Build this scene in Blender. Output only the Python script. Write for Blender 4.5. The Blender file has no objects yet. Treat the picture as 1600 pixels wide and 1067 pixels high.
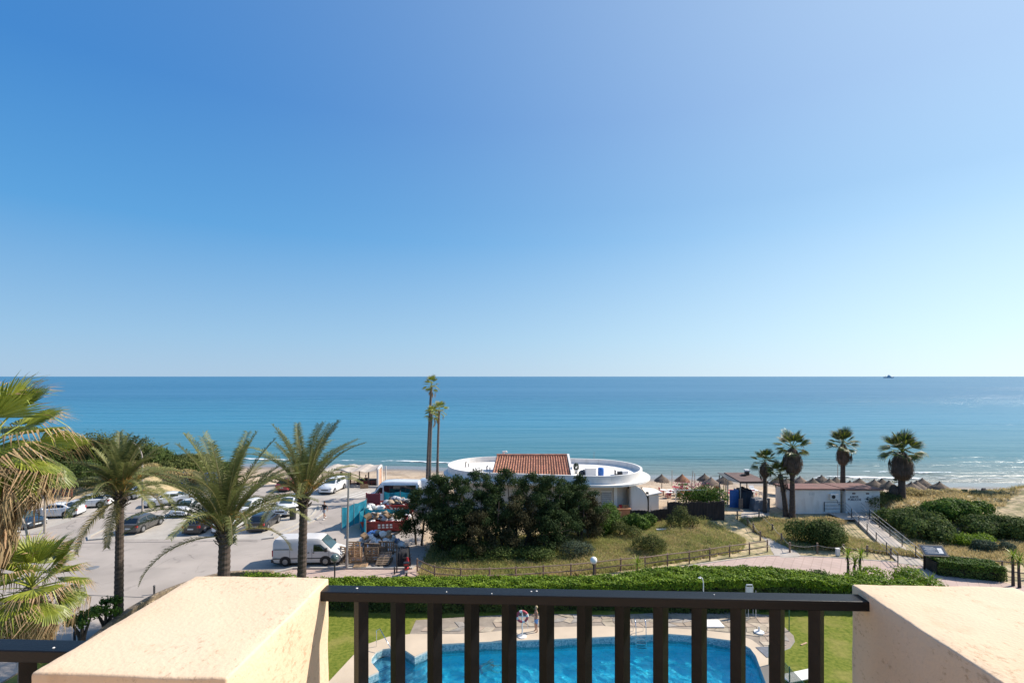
import bpy, bmesh, math, random
import numpy as np
from mathutils import Vector, Matrix, Euler
from mathutils.geometry import tessellate_polygon
from math import sin, cos, pi, radians
random.seed(11)
RNG = np.random.default_rng(11)
S = bpy.context.scene
COL = S.collection
# ---------------------------------------------------------------- camera, sky, sun
CAMZ = 14.5
cd = bpy.data.cameras.new('camera'); cam = bpy.data.objects.new('camera', cd); COL.objects.link(cam)
cam.location = (0, 0, CAMZ); cam.rotation_euler = (radians(90), 0, 0)
cd.lens = 18; cd.sensor_width = 36; cd.shift_y = 54.5/1600; cd.clip_start = 0.1; cd.clip_end = 90000
S.camera = cam
SUN = Vector((1.09, 0.40, 1.0)).normalized()
EL = math.asin(SUN.z); AZ = math.atan2(SUN.x, SUN.y)
w = bpy.data.worlds.new('World'); S.world = w; w.use_nodes = True
wn = w.node_tree.nodes; wl = w.node_tree.links
bg = wn['Background']
sky = wn.new('ShaderNodeTexSky'); sky.sky_type = 'NISHITA'; sky.sun_disc = False
sky.sun_elevation = EL; sky.sun_rotation = AZ
sky.altitude = 0; sky.air_density = 1.0; sky.dust_density = 0.35; sky.ozone_density = 3.0
WS = 0.115; EXPO = 0.55
# clear-day sky: the physical sky mixed with a measured gradient of elevation plus the wide glow round the sun
def wnode(t, **kw):
    n = wn.new(t)
    for k, v in kw.items(): setattr(n, k, v)
    return n
tcw = wnode('ShaderNodeTexCoord'); sxw = wnode('ShaderNodeSeparateXYZ'); wl.new(tcw.outputs['Generated'], sxw.inputs[0])
rmp = wnode('ShaderNodeValToRGB'); els = rmp.color_ramp.elements
K = [(0.0, (.372, .555, .760)), (.07, (.290, .520, .770)), (.25, (.088, .350, .720)), (.44, (.032, .228, .620)), (1.0, (.022, .145, .480))]
els[0].position = 0; els[0].color = (*K[0][1], 1); els[1].position = 1; els[1].color = (*K[-1][1], 1)
for p, c in K[1:-1]:
    e_ = els.new(p); e_.color = (*c, 1)
wl.new(sxw.outputs['Z'], rmp.inputs[0])
dotn = wnode('ShaderNodeVectorMath', operation='DOT_PRODUCT'); wl.new(tcw.outputs['Generated'], dotn.inputs[0]); dotn.inputs[1].default_value = SUN
acs = wnode('ShaderNodeMath', operation='ARCCOSINE'); wl.new(dotn.outputs['Value'], acs.inputs[0])
sq = wnode('ShaderNodeMath', operation='MULTIPLY'); wl.new(acs.outputs[0], sq.inputs[0]); wl.new(acs.outputs[0], sq.inputs[1])
ex = wnode('ShaderNodeMath', operation='MULTIPLY'); wl.new(sq.outputs[0], ex.inputs[0]); ex.inputs[1].default_value = -1/(radians(50)**2)
eg = wnode('ShaderNodeMath', operation='EXPONENT'); wl.new(ex.outputs[0], eg.inputs[0])
hz = wnode('ShaderNodeMapRange'); hz.inputs['From Max'].default_value = .30; hz.inputs['To Min'].default_value = 1.12; hz.inputs['To Max'].default_value = .58; wl.new(sxw.outputs['Z'], hz.inputs[0])
gm = wnode('ShaderNodeMath', operation='MULTIPLY'); wl.new(eg.outputs[0], gm.inputs[0]); wl.new(hz.outputs[0], gm.inputs[1])
gc = wnode('ShaderNodeVectorMath', operation='SCALE'); gc.inputs[0].default_value = (.94, .95, .70); wl.new(gm.outputs[0], gc.inputs['Scale'])
sm_ = wnode('ShaderNodeVectorMath', operation='ADD'); wl.new(rmp.outputs[0], sm_.inputs[0]); wl.new(gc.outputs[0], sm_.inputs[1])
scl = wnode('ShaderNodeVectorMath', operation='SCALE'); wl.new(sm_.outputs[0], scl.inputs[0]); scl.inputs['Scale'].default_value = 1/(WS*2**EXPO)
mxw = wnode('ShaderNodeMixRGB'); mxw.inputs[0].default_value = .93; wl.new(sky.outputs[0], mxw.inputs[1]); wl.new(scl.outputs[0], mxw.inputs[2])
wl.new(mxw.outputs[0], bg.inputs[0]); bg.inputs[1].default_value = WS
ld = bpy.data.lights.new('sun', 'SUN'); lo = bpy.data.objects.new('sun', ld); COL.objects.link(lo)
ld.energy = 4.7; ld.angle = radians(0.53); ld.color = (1.0, 0.92, 0.81)
lo.rotation_euler = (-SUN).to_track_quat('-Z', 'Y').to_euler()
S.view_settings.view_transform = 'Standard'; S.view_settings.look = 'None'
S.view_settings.gamma = 1; S.view_settings.exposure = EXPO; S.view_settings.use_curve_mapping = False
S.render.engine = 'CYCLES'
S.cycles.max_bounces = 6; S.cycles.transparent_max_bounces = 12
S.cycles.sample_clamp_indirect = 4
# ---------------------------------------------------------------- survey helpers: photo pixel -> ground point
FP = 800.0; HX = 800.0; HY = 588.0
def G(px, py, z=0.0):
    D = (CAMZ - z)*FP/(py - HY)
    return Vector(((px - HX)/FP*D, D, z))
def PX(px, D): return (px - HX)*D/FP
def PZ(py, D): return CAMZ - (py - HY)*D/FP
# ---------------------------------------------------------------- materials
def nd(nt, t, **kw):
    n = nt.nodes.new(t)
    for k, v in kw.items(): setattr(n, k, v)
    return n
def M(name, col, rough=0.7, var=0.15, scale=4.0, bump=0.0, bscale=None, metal=0.0, col2=None, detail=4.0, island=0.0, spec=0.5, stretch=None, contrast=0.25, trans=0.0, coat=0.0, objrand=0.0):
    m = bpy.data.materials.new(name); m.use_nodes = True
    nt = m.node_tree; L = nt.links; b = nt.nodes['Principled BSDF']
    b.inputs['Roughness'].default_value = rough; b.inputs['Metallic'].default_value = metal
    b.inputs['Specular IOR Level'].default_value = spec
    if coat: b.inputs['Coat Weight'].default_value = coat; b.inputs['Coat Roughness'].default_value = 0.05
    tc = nd(nt, 'ShaderNodeTexCoord'); src = tc.outputs['Object']
    if stretch:
        mp = nd(nt, 'ShaderNodeMapping'); mp.inputs['Scale'].default_value = stretch
        L.new(src, mp.inputs[0]); src = mp.outputs[0]
    nz = nd(nt, 'ShaderNodeTexNoise'); nz.inputs['Scale'].default_value = scale; nz.inputs['Detail'].default_value = detail
    L.new(src, nz.inputs['Vector'])
    if col2 is None: col2 = tuple(max(0, c*(1-2*var)) for c in col); col1 = tuple(min(1, c*(1+var)) for c in col)
    else: col1 = col
    cr = nd(nt, 'ShaderNodeValToRGB')
    cr.color_ramp.elements[0].position = 0.5-contrast; cr.color_ramp.elements[1].position = 0.5+contrast
    cr.color_ramp.elements[0].color = (*col2, 1); cr.color_ramp.elements[1].color = (*col1, 1)
    L.new(nz.outputs[0], cr.inputs[0]); out = cr.outputs[0]
    if island or objrand:
        ge = nd(nt, 'ShaderNodeNewGeometry') if island else nd(nt, 'ShaderNodeObjectInfo')
        mr = nd(nt, 'ShaderNodeMapRange'); k = island or objrand
        mr.inputs['To Min'].default_value = 1-k; mr.inputs['To Max'].default_value = 1+k
        L.new(ge.outputs['Random Per Island' if island else 'Random'], mr.inputs[0])
        hs = nd(nt, 'ShaderNodeHueSaturation'); L.new(out, hs.inputs['Color']); L.new(mr.outputs[0], hs.inputs['Value'])
        mr2 = nd(nt, 'ShaderNodeMapRange'); mr2.inputs['To Min'].default_value = 0.5+0.03*k; mr2.inputs['To Max'].default_value = 0.5-0.03*k
        L.new(ge.outputs['Random Per Island' if island else 'Random'], mr2.inputs[0]); L.new(mr2.outputs[0], hs.inputs['Hue'])
        out = hs.outputs[0]
    L.new(out, b.inputs['Base Color'])
    if bump:
        n2 = nd(nt, 'ShaderNodeTexNoise'); n2.inputs['Scale'].default_value = bscale or scale*6; n2.inputs['Detail'].default_value = 5
        L.new(src, n2.inputs['Vector'])
        bp = nd(nt, 'ShaderNodeBump'); bp.inputs['Strength'].default_value = bump; bp.inputs['Distance'].default_value = 0.02
        L.new(n2.outputs[0], bp.inputs['Height']); L.new(bp.outputs[0], b.inputs['Normal'])
    if trans:
        tr = nd(nt, 'ShaderNodeBsdfTranslucent'); L.new(out, tr.inputs[0])
        mx = nd(nt, 'ShaderNodeMixShader'); mx.inputs[0].default_value = trans
        L.new(b.outputs[0], mx.inputs[1]); L.new(tr.outputs[0], mx.inputs[2])
        L.new(mx.outputs[0], nt.nodes['Material Output'].inputs[0])
    return m
MT = {}
def mats():
    d = dict(
        asphalt=M('asphalt', (0.370, 0.320, 0.278), 0.9, scale=0.25, var=0.13, bump=0.3, bscale=12, detail=8),
        concrete=M('concrete', (0.42, 0.38, 0.33), 0.9, scale=0.5, var=0.1, bump=0.3, bscale=10, detail=8),
        kerb=M('kerb stone', (0.42, 0.39, 0.35), 0.85, scale=2, var=0.1),
        pale=M('pale path concrete', (0.46, 0.40, 0.34), 0.9, scale=0.8, var=0.12, bump=0.3, bscale=9),
        white=M('white render', (0.80, 0.77, 0.73), 0.8, scale=1.1, col2=(.66, .62, .57), bump=0.15, bscale=20, detail=10, contrast=.35, stretch=(1, 1, .35)),
        cream=M('cream render', (0.62, 0.54, 0.46), 0.85, scale=0.7, var=0.08, bump=0.2, bscale=15),
        offwhite=M('off white wall paint', (0.76, 0.73, 0.69), 0.8, scale=0.9, var=0.07, detail=8),
        roofred=M('red brown roof felt', (0.175, 0.080, 0.065), 0.85, scale=1.2, var=0.12, bump=0.3, bscale=14),
        roofbrown=M('brown roof felt', (0.13, 0.08, 0.07), 0.85, scale=1.2, var=0.15, bump=0.3, bscale=14),
        terracotta=M('terracotta tile', (0.52, 0.23, 0.14), 0.8, scale=2.2, var=0.22, island=0.2),
        darkwood=M('dark stained wood', (0.0080, 0.0080, 0.0090), 0.42, spec=.28, scale=3, var=0.25, bump=0.12, bscale=60, stretch=(1, 8, 8)),
        wood=M('weathered brown wood', (0.23, 0.16, 0.115), 0.8, scale=5, var=0.25, objrand=0.15),
        redwood=M('red stained wood', (0.19, 0.055, 0.035), 0.7, scale=4, var=0.2, objrand=0.1),
        palletwood=M('pallet timber', (0.47, 0.31, 0.18), 0.85, scale=6, var=0.22, objrand=0.25),
        greywood=M('grey brown pallet timber', (0.22, 0.16, 0.11), 0.85, scale=6, var=0.22, objrand=0.25),
        metal=M('galvanised metal', (0.32, 0.31, 0.30), 0.5, metal=0.5, scale=4, var=0.1),
        polepaint=M('painted pole', (0.36, 0.31, 0.26), 0.55, scale=4, var=0.15),
        chrome=M('stainless steel', (0.75, 0.76, 0.78), 0.15, metal=1.0, var=0.03),
        black=M('black plastic', (0.02, 0.02, 0.022), 0.5, var=0.2),
        iron=M('dark iron', (0.04, 0.042, 0.045), 0.55, var=0.2),
        tyre=M('tyre rubber', (0.018, 0.018, 0.018), 0.85, var=0.2),
        rim=M('alloy rim', (0.38, 0.38, 0.39), 0.35, metal=0.7, var=0.1),
        glass=M('tinted glass', (0.012, 0.016, 0.018), 0.05, var=0.1, spec=0.9),
        lglass=M('windscreen glass', (0.05, 0.085, 0.09), 0.06, var=0.1, spec=0.9),
        lamp=M('headlamp lens', (0.6, 0.62, 0.62), 0.15, var=0.05),
        tail=M('tail lamp lens', (0.40, 0.015, 0.02), 0.2, var=0.05),
        plate=M('number plate', (0.62, 0.62, 0.58), 0.5, var=0.03),
        globe=M('opal globe', (0.80, 0.80, 0.78), 0.25, var=0.03),
        smoke=M('smoked globe', (0.10, 0.14, 0.14), 0.12, var=0.05),
        trunk=M('palm trunk bark', (0.085, 0.062, 0.050), 0.95, scale=3, var=0.3, bump=0.8, bscale=9, stretch=(1, 1, 4)),
        gtrunk=M('grey palm trunk', (0.17, 0.135, 0.11), 0.95, scale=3, var=0.2, bump=0.8, bscale=9, stretch=(1, 1, 4)),
        bark=M('tree bark', (0.10, 0.075, 0.055), 0.95, scale=4, var=0.3, bump=0.6, bscale=12),
        frond=M('date frond green', (0.205, 0.215, 0.070), 0.55, spec=.3, scale=1.2, col2=(0.115, 0.130, 0.042), trans=0.3, objrand=0.3),
        frondy=M('ageing frond yellow', (0.30, 0.235, 0.07), 0.6, scale=2, col2=(0.15, 0.13, 0.045), trans=0.3, objrand=0.25),
        rach=M('frond rib', (0.24, 0.20, 0.08), 0.6, var=0.2),
        fruit=M('orange fruit stalk', (0.42, 0.20, 0.03), 0.6, var=0.2, objrand=0.2),
        fan=M('fan leaf green', (0.27, 0.29, 0.035), 0.45, scale=2.5, col2=(0.10, 0.145, 0.018), trans=0.25, objrand=0.3),
        fany=M('fan leaf yellow rib', (0.36, 0.37, 0.055), 0.5, scale=3, col2=(0.20, 0.25, 0.035), trans=0.25, objrand=0.3),
        fandk=M('fan leaf dark green', (0.055, 0.085, 0.022), 0.5, scale=2, col2=(0.030, 0.052, 0.015), trans=0.15, objrand=0.3),
        dead=M('dead leaf straw', (0.46, 0.32, 0.165), 0.85, scale=5, col2=(0.24, 0.145, 0.07), trans=0.15, island=0.35),
        skirt=M('brown dead leaf skirt', (0.135, 0.095, 0.068), 0.95, scale=2, var=0.3, island=0.35),
        cypress=M('dark conifer foliage', (0.058, 0.092, 0.030), 0.8, spec=0.12, scale=0.5, col2=(0.022, 0.040, 0.014), trans=0.2, island=0.4),
        cypbrown=M('bronze conifer foliage', (0.085, 0.082, 0.036), 0.8, spec=0.12, scale=0.5, col2=(0.045, 0.040, 0.02), trans=0.2, island=0.4),
        bushg=M('bright bush leaves', (0.120, 0.200, 0.032), 0.6, spec=0.12, scale=0.8, col2=(0.050, 0.095, 0.018), trans=0.38, island=0.45),
        bushd=M('dark green bush leaves', (0.130, 0.180, 0.048), 0.7, spec=0.12, scale=0.7, col2=(0.045, 0.070, 0.020), trans=0.36, island=0.45),
        busho=M('olive dune shrub leaves', (0.165, 0.185, 0.055), 0.7, spec=0.12, scale=0.3, col2=(0.055, 0.070, 0.022), trans=0.34, island=0.4),
        sage=M('grey green shrub leaves', (0.12, 0.15, 0.10), 0.8, spec=0.12, scale=0.7, col2=(0.06, 0.085, 0.055), trans=0.3, island=0.35),
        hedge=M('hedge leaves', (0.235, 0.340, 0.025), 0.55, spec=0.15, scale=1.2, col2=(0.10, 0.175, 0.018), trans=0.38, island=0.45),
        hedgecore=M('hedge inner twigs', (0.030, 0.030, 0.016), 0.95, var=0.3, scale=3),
        drygrass=M('dry grass blades', (0.62, 0.49, 0.27), 0.9, spec=0.12, scale=0.22, col2=(0.36, 0.30, 0.12), trans=0.42, island=0.3),
        greengrass=M('wild grass blades', (0.44, 0.43, 0.15), 0.85, spec=0.12, scale=0.3, col2=(0.27, 0.29, 0.09), trans=0.42, island=0.3),
        thatch=M('thatch straw', (0.17, 0.125, 0.09), 0.95, scale=3, var=0.25, bump=0.8, bscale=20, objrand=0.3),
        thatcho=M('reddish thatch straw', (0.28, 0.13, 0.07), 0.95, scale=3, var=0.25, bump=0.8, bscale=20),
        reed=M('reed screen', (0.055, 0.038, 0.032), 0.95, scale=2, var=0.3, bump=0.8, bscale=8, stretch=(6, 6, .5)),
        teal=M('teal debris netting', (0.015, 0.25, 0.35), 0.7, scale=2, var=0.2, trans=0.35),
        skipred=M('red skip paint', (0.30, 0.03, 0.025), 0.55, scale=2, var=0.2),
        skipdark=M('dark red panel', (0.17, 0.02, 0.035), 0.6, scale=2, var=0.1),
        bag=M('white rubbish sack', (0.70, 0.69, 0.67), 0.4, scale=5, var=0.15, bump=0.6, bscale=10, objrand=0.25),
        bagb=M('beige rubbish sack', (0.34, 0.25, 0.16), 0.6, scale=5, var=0.2, bump=0.6, bscale=10, objrand=0.4),
        bagk=M('black rubbish sack', (0.03, 0.03, 0.035), 0.35, scale=5, var=0.2, bump=0.6, bscale=10),
        card=M('cardboard', (0.36, 0.22, 0.12), 0.85, scale=4, var=0.15, objrand=0.3),
        blue=M('blue plastic', (0.02, 0.13, 0.42), 0.5, var=0.15),
        navy=M('navy tarpaulin', (0.012, 0.016, 0.028), 0.6, var=0.3, scale=3),
        greytarp=M('grey tarpaulin', (0.17, 0.17, 0.18), 0.65, var=0.2, scale=1.5, bump=0.8, bscale=4),
        red=M('red plastic', (0.45, 0.03, 0.04), 0.5, var=0.15),
        skin=M('skin', (0.42, 0.22, 0.14), 0.55, var=0.08),
        hair=M('brown hair', (0.03, 0.02, 0.015), 0.7, var=0.2),
        blond=M('blond hair', (0.45, 0.33, 0.18), 0.7, var=0.2),
        blackcloth=M('black cloth', (0.012, 0.012, 0.015), 0.9, var=0.2),
        greycloth=M('light grey cloth', (0.42, 0.43, 0.45), 0.9, var=0.1),
        bluecloth=M('light blue cloth', (0.16, 0.32, 0.62), 0.9, var=0.1),
        redcloth=M('red cloth', (0.55, 0.05, 0.06), 0.9, var=0.1),
        lifered=M('life ring red', (0.50, 0.06, 0.08), 0.5, var=0.1),
        mosaic=None,
    )
    return d
MT.update(mats())
def overlay(m, scale, lo_, hi, col, fac, stretch=(1, 1, 1), detail=8, kind='noise', dist=0.0):
    """wear: mix a second colour over the base where a noise (or crack network) passes a threshold"""
    nt = m.node_tree; L = nt.links; b = nt.nodes['Principled BSDF']; src = b.inputs['Base Color'].links[0].from_socket
    tc = nd(nt, 'ShaderNodeTexCoord'); mp = nd(nt, 'ShaderNodeMapping'); mp.inputs['Scale'].default_value = stretch; L.new(tc.outputs['Object'], mp.inputs[0])
    mr = nd(nt, 'ShaderNodeMapRange'); mr.inputs['From Min'].default_value = lo_; mr.inputs['From Max'].default_value = hi
    if kind == 'noise':
        n = nd(nt, 'ShaderNodeTexNoise'); n.inputs['Scale'].default_value = scale; n.inputs['Detail'].default_value = detail; n.inputs['Distortion'].default_value = dist; L.new(mp.outputs[0], n.inputs['Vector']); L.new(n.outputs[0], mr.inputs[0])
    else:
        wp = nd(nt, 'ShaderNodeTexNoise'); wp.inputs['Scale'].default_value = scale*1.5; wp.inputs['Detail'].default_value = 6; L.new(mp.outputs[0], wp.inputs['Vector'])
        av = nd(nt, 'ShaderNodeVectorMath', operation='MULTIPLY_ADD'); L.new(wp.outputs['Color'], av.inputs[0]); av.inputs[1].default_value = (.5/scale,)*3; L.new(mp.outputs[0], av.inputs[2])
        v = nd(nt, 'ShaderNodeTexVoronoi'); v.feature = 'DISTANCE_TO_EDGE'; v.inputs['Scale'].default_value = scale; L.new(av.outputs[0], v.inputs['Vector']); L.new(v.outputs['Distance'], mr.inputs[0])
    mu = nd(nt, 'ShaderNodeMath', operation='MULTIPLY'); L.new(mr.outputs[0], mu.inputs[0]); mu.inputs[1].default_value = fac
    out = mu.outputs[0]
    if kind == 'crack':
        n = nd(nt, 'ShaderNodeTexNoise'); n.inputs['Scale'].default_value = scale*.8; L.new(tc.outputs['Object'], n.inputs['Vector'])
        m2 = nd(nt, 'ShaderNodeMapRange'); m2.inputs['From Min'].default_value = .50; m2.inputs['From Max'].default_value = .62; L.new(n.outputs[0], m2.inputs[0])
        m3 = nd(nt, 'ShaderNodeMath', operation='MULTIPLY'); L.new(out, m3.inputs[0]); L.new(m2.outputs[0], m3.inputs[1]); out = m3.outputs[0]
    mx = nd(nt, 'ShaderNodeMixRGB'); L.new(out, mx.inputs[0]); L.new(src, mx.inputs[1]); mx.inputs[2].default_value = (*col, 1); L.new(mx.outputs[0], b.inputs['Base Color'])
overlay(MT['asphalt'], .9, .60, .74, (.17, .15, .135), .55, dist=.6)
overlay(MT['asphalt'], .10, .52, .60, (.42, .36, .31), .5, stretch=(1, 2.2, 1))
overlay(MT['asphalt'], .16, .012, .0, (.13, .115, .10), .7, kind='crack')
overlay(MT['concrete'], 1.3, .58, .72, (.24, .21, .18), .5, dist=.5)
overlay(MT['white'], 2.0, .58, .75, (.46, .41, .35), .45, stretch=(1, 1, .22))
overlay(MT['offwhite'], 1.6, .56, .74, (.48, .43, .38), .5, stretch=(1, 1, .25))
overlay(MT['roofred'], 1.5, .55, .7, (.10, .07, .06), .6)
overlay(MT['terracotta'], 1.4, .55, .7, (.26, .13, .09), .7)
def paint(name, c, metal=0.0):
    return M(name, c, 0.28, var=0.05, scale=1.5, coat=0.6, metal=metal)
PW = paint('white car paint', (0.72, 0.72, 0.72)); PB = paint('black car paint', (0.02, 0.022, 0.026))
PG = paint('dark grey car paint', (0.07, 0.068, 0.065)); PS = paint('silver car paint', (0.40, 0.42, 0.44), 0.3)
PD = paint('dark blue car paint', (0.018, 0.035, 0.055)); PR = paint('red car paint', (0.35, 0.03, 0.04))
PV = M('dull white van paint', (0.60, 0.57, 0.54), 0.4, var=0.05, scale=1.0)
# ---------------------------------------------------------------- mesh helpers
def newobj(name, me, parent=None, mat=None, loc=None, rot=None, kind=None):
    o = bpy.data.objects.new(name, me); COL.objects.link(o)
    if mat is not None and me is not None:
        for m in (mat if isinstance(mat, (list, tuple)) else [mat]): me.materials.append(m)
    if parent: o.parent = parent
    if loc is not None: o.location = loc
    if rot is not None: o.rotation_euler = rot
    if kind: o['kind'] = kind
    return o
def tag(o, label, cat, group=None):
    o['label'] = label; o['category'] = cat
    if group: o['group'] = group
    return o
def thing(name, label, cat, loc=(0, 0, 0), rz=0.0, group=None):
    o = bpy.data.objects.new(name, None); COL.objects.link(o)
    o.empty_display_size = 0.2
    o.location = loc; o.rotation_euler = (0, 0, rz)
    return tag(o, label, cat, group)
class MB:
    def __init__(s): s.v = []; s.f = []; s.m = []
    def add(s, vs, fs, m=0):
        n = len(s.v); s.v += [tuple(v) for v in vs]
        for f in fs: s.f.append(tuple(i+n for i in f)); s.m.append(m)
        return s
    def box(s, x0, x1, y0, y1, z0, z1, m=0, mat=None):
        vs = [Vector(p) for p in [(x0,y0,z0),(x1,y0,z0),(x1,y1,z0),(x0,y1,z0),(x0,y0,z1),(x1,y0,z1),(x1,y1,z1),(x0,y1,z1)]]
        if mat is not None: vs = [mat @ v for v in vs]
        return s.add(vs, [(0,3,2,1),(4,5,6,7),(0,1,5,4),(1,2,6,5),(2,3,7,6),(3,0,4,7)], m)
    def beam(s, a, b, w, h, m=0, roll=0.0):
        a = Vector(a); b = Vector(b); d = (b-a); L = d.length; d.normalize()
        up = Vector((0,0,1)) if abs(d.z) < 0.95 else Vector((0,1,0))
        r = d.cross(up).normalized(); u = r.cross(d)
        if roll: r, u = r*cos(roll)+u*sin(roll), u*cos(roll)-r*sin(roll)
        vs = []
        for p in (a, b):
            for i, j in ((-1,-1),(1,-1),(1,1),(-1,1)): vs.append(p + r*i*w/2 + u*j*h/2)
        return s.add(vs, [(0,1,2,3),(7,6,5,4),(0,4,5,1),(1,5,6,2),(2,6,7,3),(3,7,4,0)], m)
    def tube(s, pts, rad, n=8, m=0, cap=True):
        pts = [Vector(p) for p in pts]; k = len(pts)
        if not isinstance(rad, (list, tuple)): rad = [rad]*k
        base = len(s.v); ref = None
        for i, p in enumerate(pts):
            d = (pts[min(i+1,k-1)] - pts[max(i-1,0)]).normalized()
            if ref is None: ref = d.orthogonal().normalized()
            r = (ref - d*ref.dot(d)).normalized(); ref = r; u = d.cross(r)
            for j in range(n):
                a = 2*pi*j/n; s.v.append(tuple(p + (r*cos(a)+u*sin(a))*rad[i]))
        for i in range(k-1):
            for j in range(n):
                a = base+i*n+j; b = base+i*n+(j+1)%n
                s.f.append((a, b, b+n, a+n)); s.m.append(m)
        if cap:
            s.f.append(tuple(base+j for j in range(n))[::-1]); s.m.append(m)
            s.f.append(tuple(base+(k-1)*n+j for j in range(n))); s.m.append(m)
        return s
    def lathe(s, prof, n=16, m=0, c=(0,0,0), jit=0.0):
        base = len(s.v)
        for r, z in prof:
            for j in range(n):
                a = 2*pi*j/n; rr = r*(1+random.uniform(-jit, jit))
                s.v.append((c[0]+rr*cos(a), c[1]+rr*sin(a), c[2]+z))
        for i in range(len(prof)-1):
            for j in range(n):
                a = base+i*n+j; b = base+i*n+(j+1)%n
                s.f.append((a, b, b+n, a+n)); s.m.append(m)
        s.f.append(tuple(base+j for j in range(n))[::-1]); s.m.append(m)
        s.f.append(tuple(base+(len(prof)-1)*n+j for j in range(n))); s.m.append(m)
        return s
    def prism(s, poly, z0, z1, m=0):
        """poly: 2D points counter-clockwise"""
        n = len(poly); tri = tessellate_polygon([[Vector((p[0], p[1], 0)) for p in poly]])
        base = [(p[0], p[1], z0) for p in poly] + [(p[0], p[1], z1) for p in poly]
        fs = [tuple(t)[::-1] for t in tri] + [tuple(i+n for i in t) for t in tri]
        fs += [(i, (i+1) % n, (i+1) % n+n, i+n) for i in range(n)]
        return s.add(base, fs, m)
    def mesh(s, name, smooth=None):
        me = bpy.data.meshes.new(name); me.from_pydata(s.v, [], s.f)
        me.polygons.foreach_set('material_index', s.m)
        bm = bmesh.new(); bm.from_mesh(me); bmesh.ops.recalc_face_normals(bm, faces=bm.faces); bm.to_mesh(me); bm.free()
        if smooth is not None:
            me.polygons.foreach_set('use_smooth', [True]*len(me.polygons)); me.set_sharp_from_angle(angle=radians(smooth))
        me.update(); return me
    def build(s, name, mat, parent=None, smooth=None, **kw):
        return newobj(name, s.mesh(name, smooth), parent, mat, **kw)
def bevelled(o_me, w, seg=2):
    bm = bmesh.new(); bm.from_mesh(o_me)
    bmesh.ops.bevel(bm, geom=list(bm.edges), offset=w, segments=seg, affect='EDGES', profile=0.5)
    bm.to_mesh(o_me); bm.free()
def np_mesh(name, V, F, smooth=False):
    V = np.asarray(V, dtype=np.float32); F = np.asarray(F, dtype=np.int32); k = F.shape[1]
    me = bpy.data.meshes.new(name); me.vertices.add(len(V)); me.vertices.foreach_set('co', V.ravel())
    me.loops.add(F.size); me.loops.foreach_set('vertex_index', F.ravel())
    me.polygons.add(len(F)); me.polygons.foreach_set('loop_start', np.arange(0, F.size, k, dtype=np.int32))
    me.update(calc_edges=True); me.validate()
    if smooth: me.polygons.foreach_set('use_smooth', np.ones(len(F), bool))
    return me
def unit(n, rng=RNG):
    v = rng.normal(size=(n, 3)); return v/np.linalg.norm(v, axis=1)[:, None]
def leaf_quads(P, N, size, rng=RNG, asp=0.5, rnd=0.7):
    """rhombus leaves at P, roughly facing N"""
    n = len(P); N = N + unit(n, rng)*rnd; N /= np.linalg.norm(N, axis=1)[:, None]
    U = np.cross(N, unit(n, rng)); U /= np.linalg.norm(U, axis=1)[:, None]; W = np.cross(N, U)
    s = (size*rng.uniform(0.6, 1.4, n))[:, None]
    V = np.stack([P-U*s, P-W*s*asp, P+U*s, P+W*s*asp], 1).reshape(-1, 3)
    F = np.arange(4*n).reshape(-1, 4)
    return V, F
def blob_leaves(blobs, n, size, rng=RNG, inner=0.72, gap=0.25, asp=0.5, rnd=0.7, zmin=-1e9):
    """blobs: (x,y,z,rx,ry,rz)"""
    B = np.array(blobs, float); wt = (B[:, 3]*B[:, 5]+B[:, 3]*B[:, 4]); wt /= wt.sum()
    idx = rng.choice(len(B), n, p=wt); d = unit(n, rng); d[:, 2] = np.where(rng.random(n) < 0.35, np.abs(d[:, 2]), d[:, 2])
    r = np.where(rng.random(n) < .14, rng.uniform(1.0, 1.26, n), rng.uniform(inner, 1.06, n))[:, None]
    P = B[idx, :3] + d*B[idx, 3:6]*r
    ph = rng.uniform(0, 6, 3); q = P*3.1/np.maximum(0.5, B[:, 3:6].mean())
    f = np.sin(q[:, 0]*1.7+ph[0]+np.sin(q[:, 2]*1.3))*np.sin(q[:, 1]*1.9+ph[1])*np.sin(q[:, 2]*2.1+ph[2])
    keep = (f > -1+gap*1.6*0.5) & ((f > -0.15) | (rng.random(n) > gap*1.5)) & (P[:, 2] > zmin)
    P = P[keep]; N = d[keep]
    return leaf_quads(P, N, size, rng, asp, rnd)
def sheet(name, pts, z, mat, holes=(), kind='structure', parent=None):
    loops = [[Vector((p[0], p[1], 0)) for p in pts]] + [[Vector((p[0], p[1], 0)) for p in h] for h in holes]
    tri = tessellate_polygon(loops); vs = [(p.x, p.y, z) for l in loops for p in l]
    me = bpy.data.meshes.new(name); me.from_pydata(vs, [], [tuple(t) for t in tri])
    bm = bmesh.new(); bm.from_mesh(me); bmesh.ops.recalc_face_normals(bm, faces=bm.faces)
    if sum(f.normal.z for f in bm.faces) < 0: bmesh.ops.reverse_faces(bm, faces=bm.faces)
    bm.to_mesh(me); bm.free()
    return newobj(name, me, parent, mat, kind=kind)
def smoothcurve(pts, sub=6):
    """Catmull-Rom through 2D/3D points"""
    P = [Vector(p) for p in pts]; out = []
    for i in range(len(P)-1):
        p0 = P[max(i-1, 0)]; p1 = P[i]; p2 = P[i+1]; p3 = P[min(i+2, len(P)-1)]
        for k in range(sub):
            t = k/sub
            out.append(0.5*((2*p1)+(p2-p0)*t+(2*p0-5*p1+4*p2-p3)*t*t+(3*p1-p0-3*p2+p3)*t**3))
    out.append(P[-1]); return out
def copy_thing(root):
    r = root.copy(); COL.objects.link(r)
    for ch in [c for c in root.children]:
        c = ch.copy(); COL.objects.link(c); c.parent = r
        for g in ch.children:
            d = g.copy(); COL.objects.link(d); d.parent = c
    return r
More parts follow.
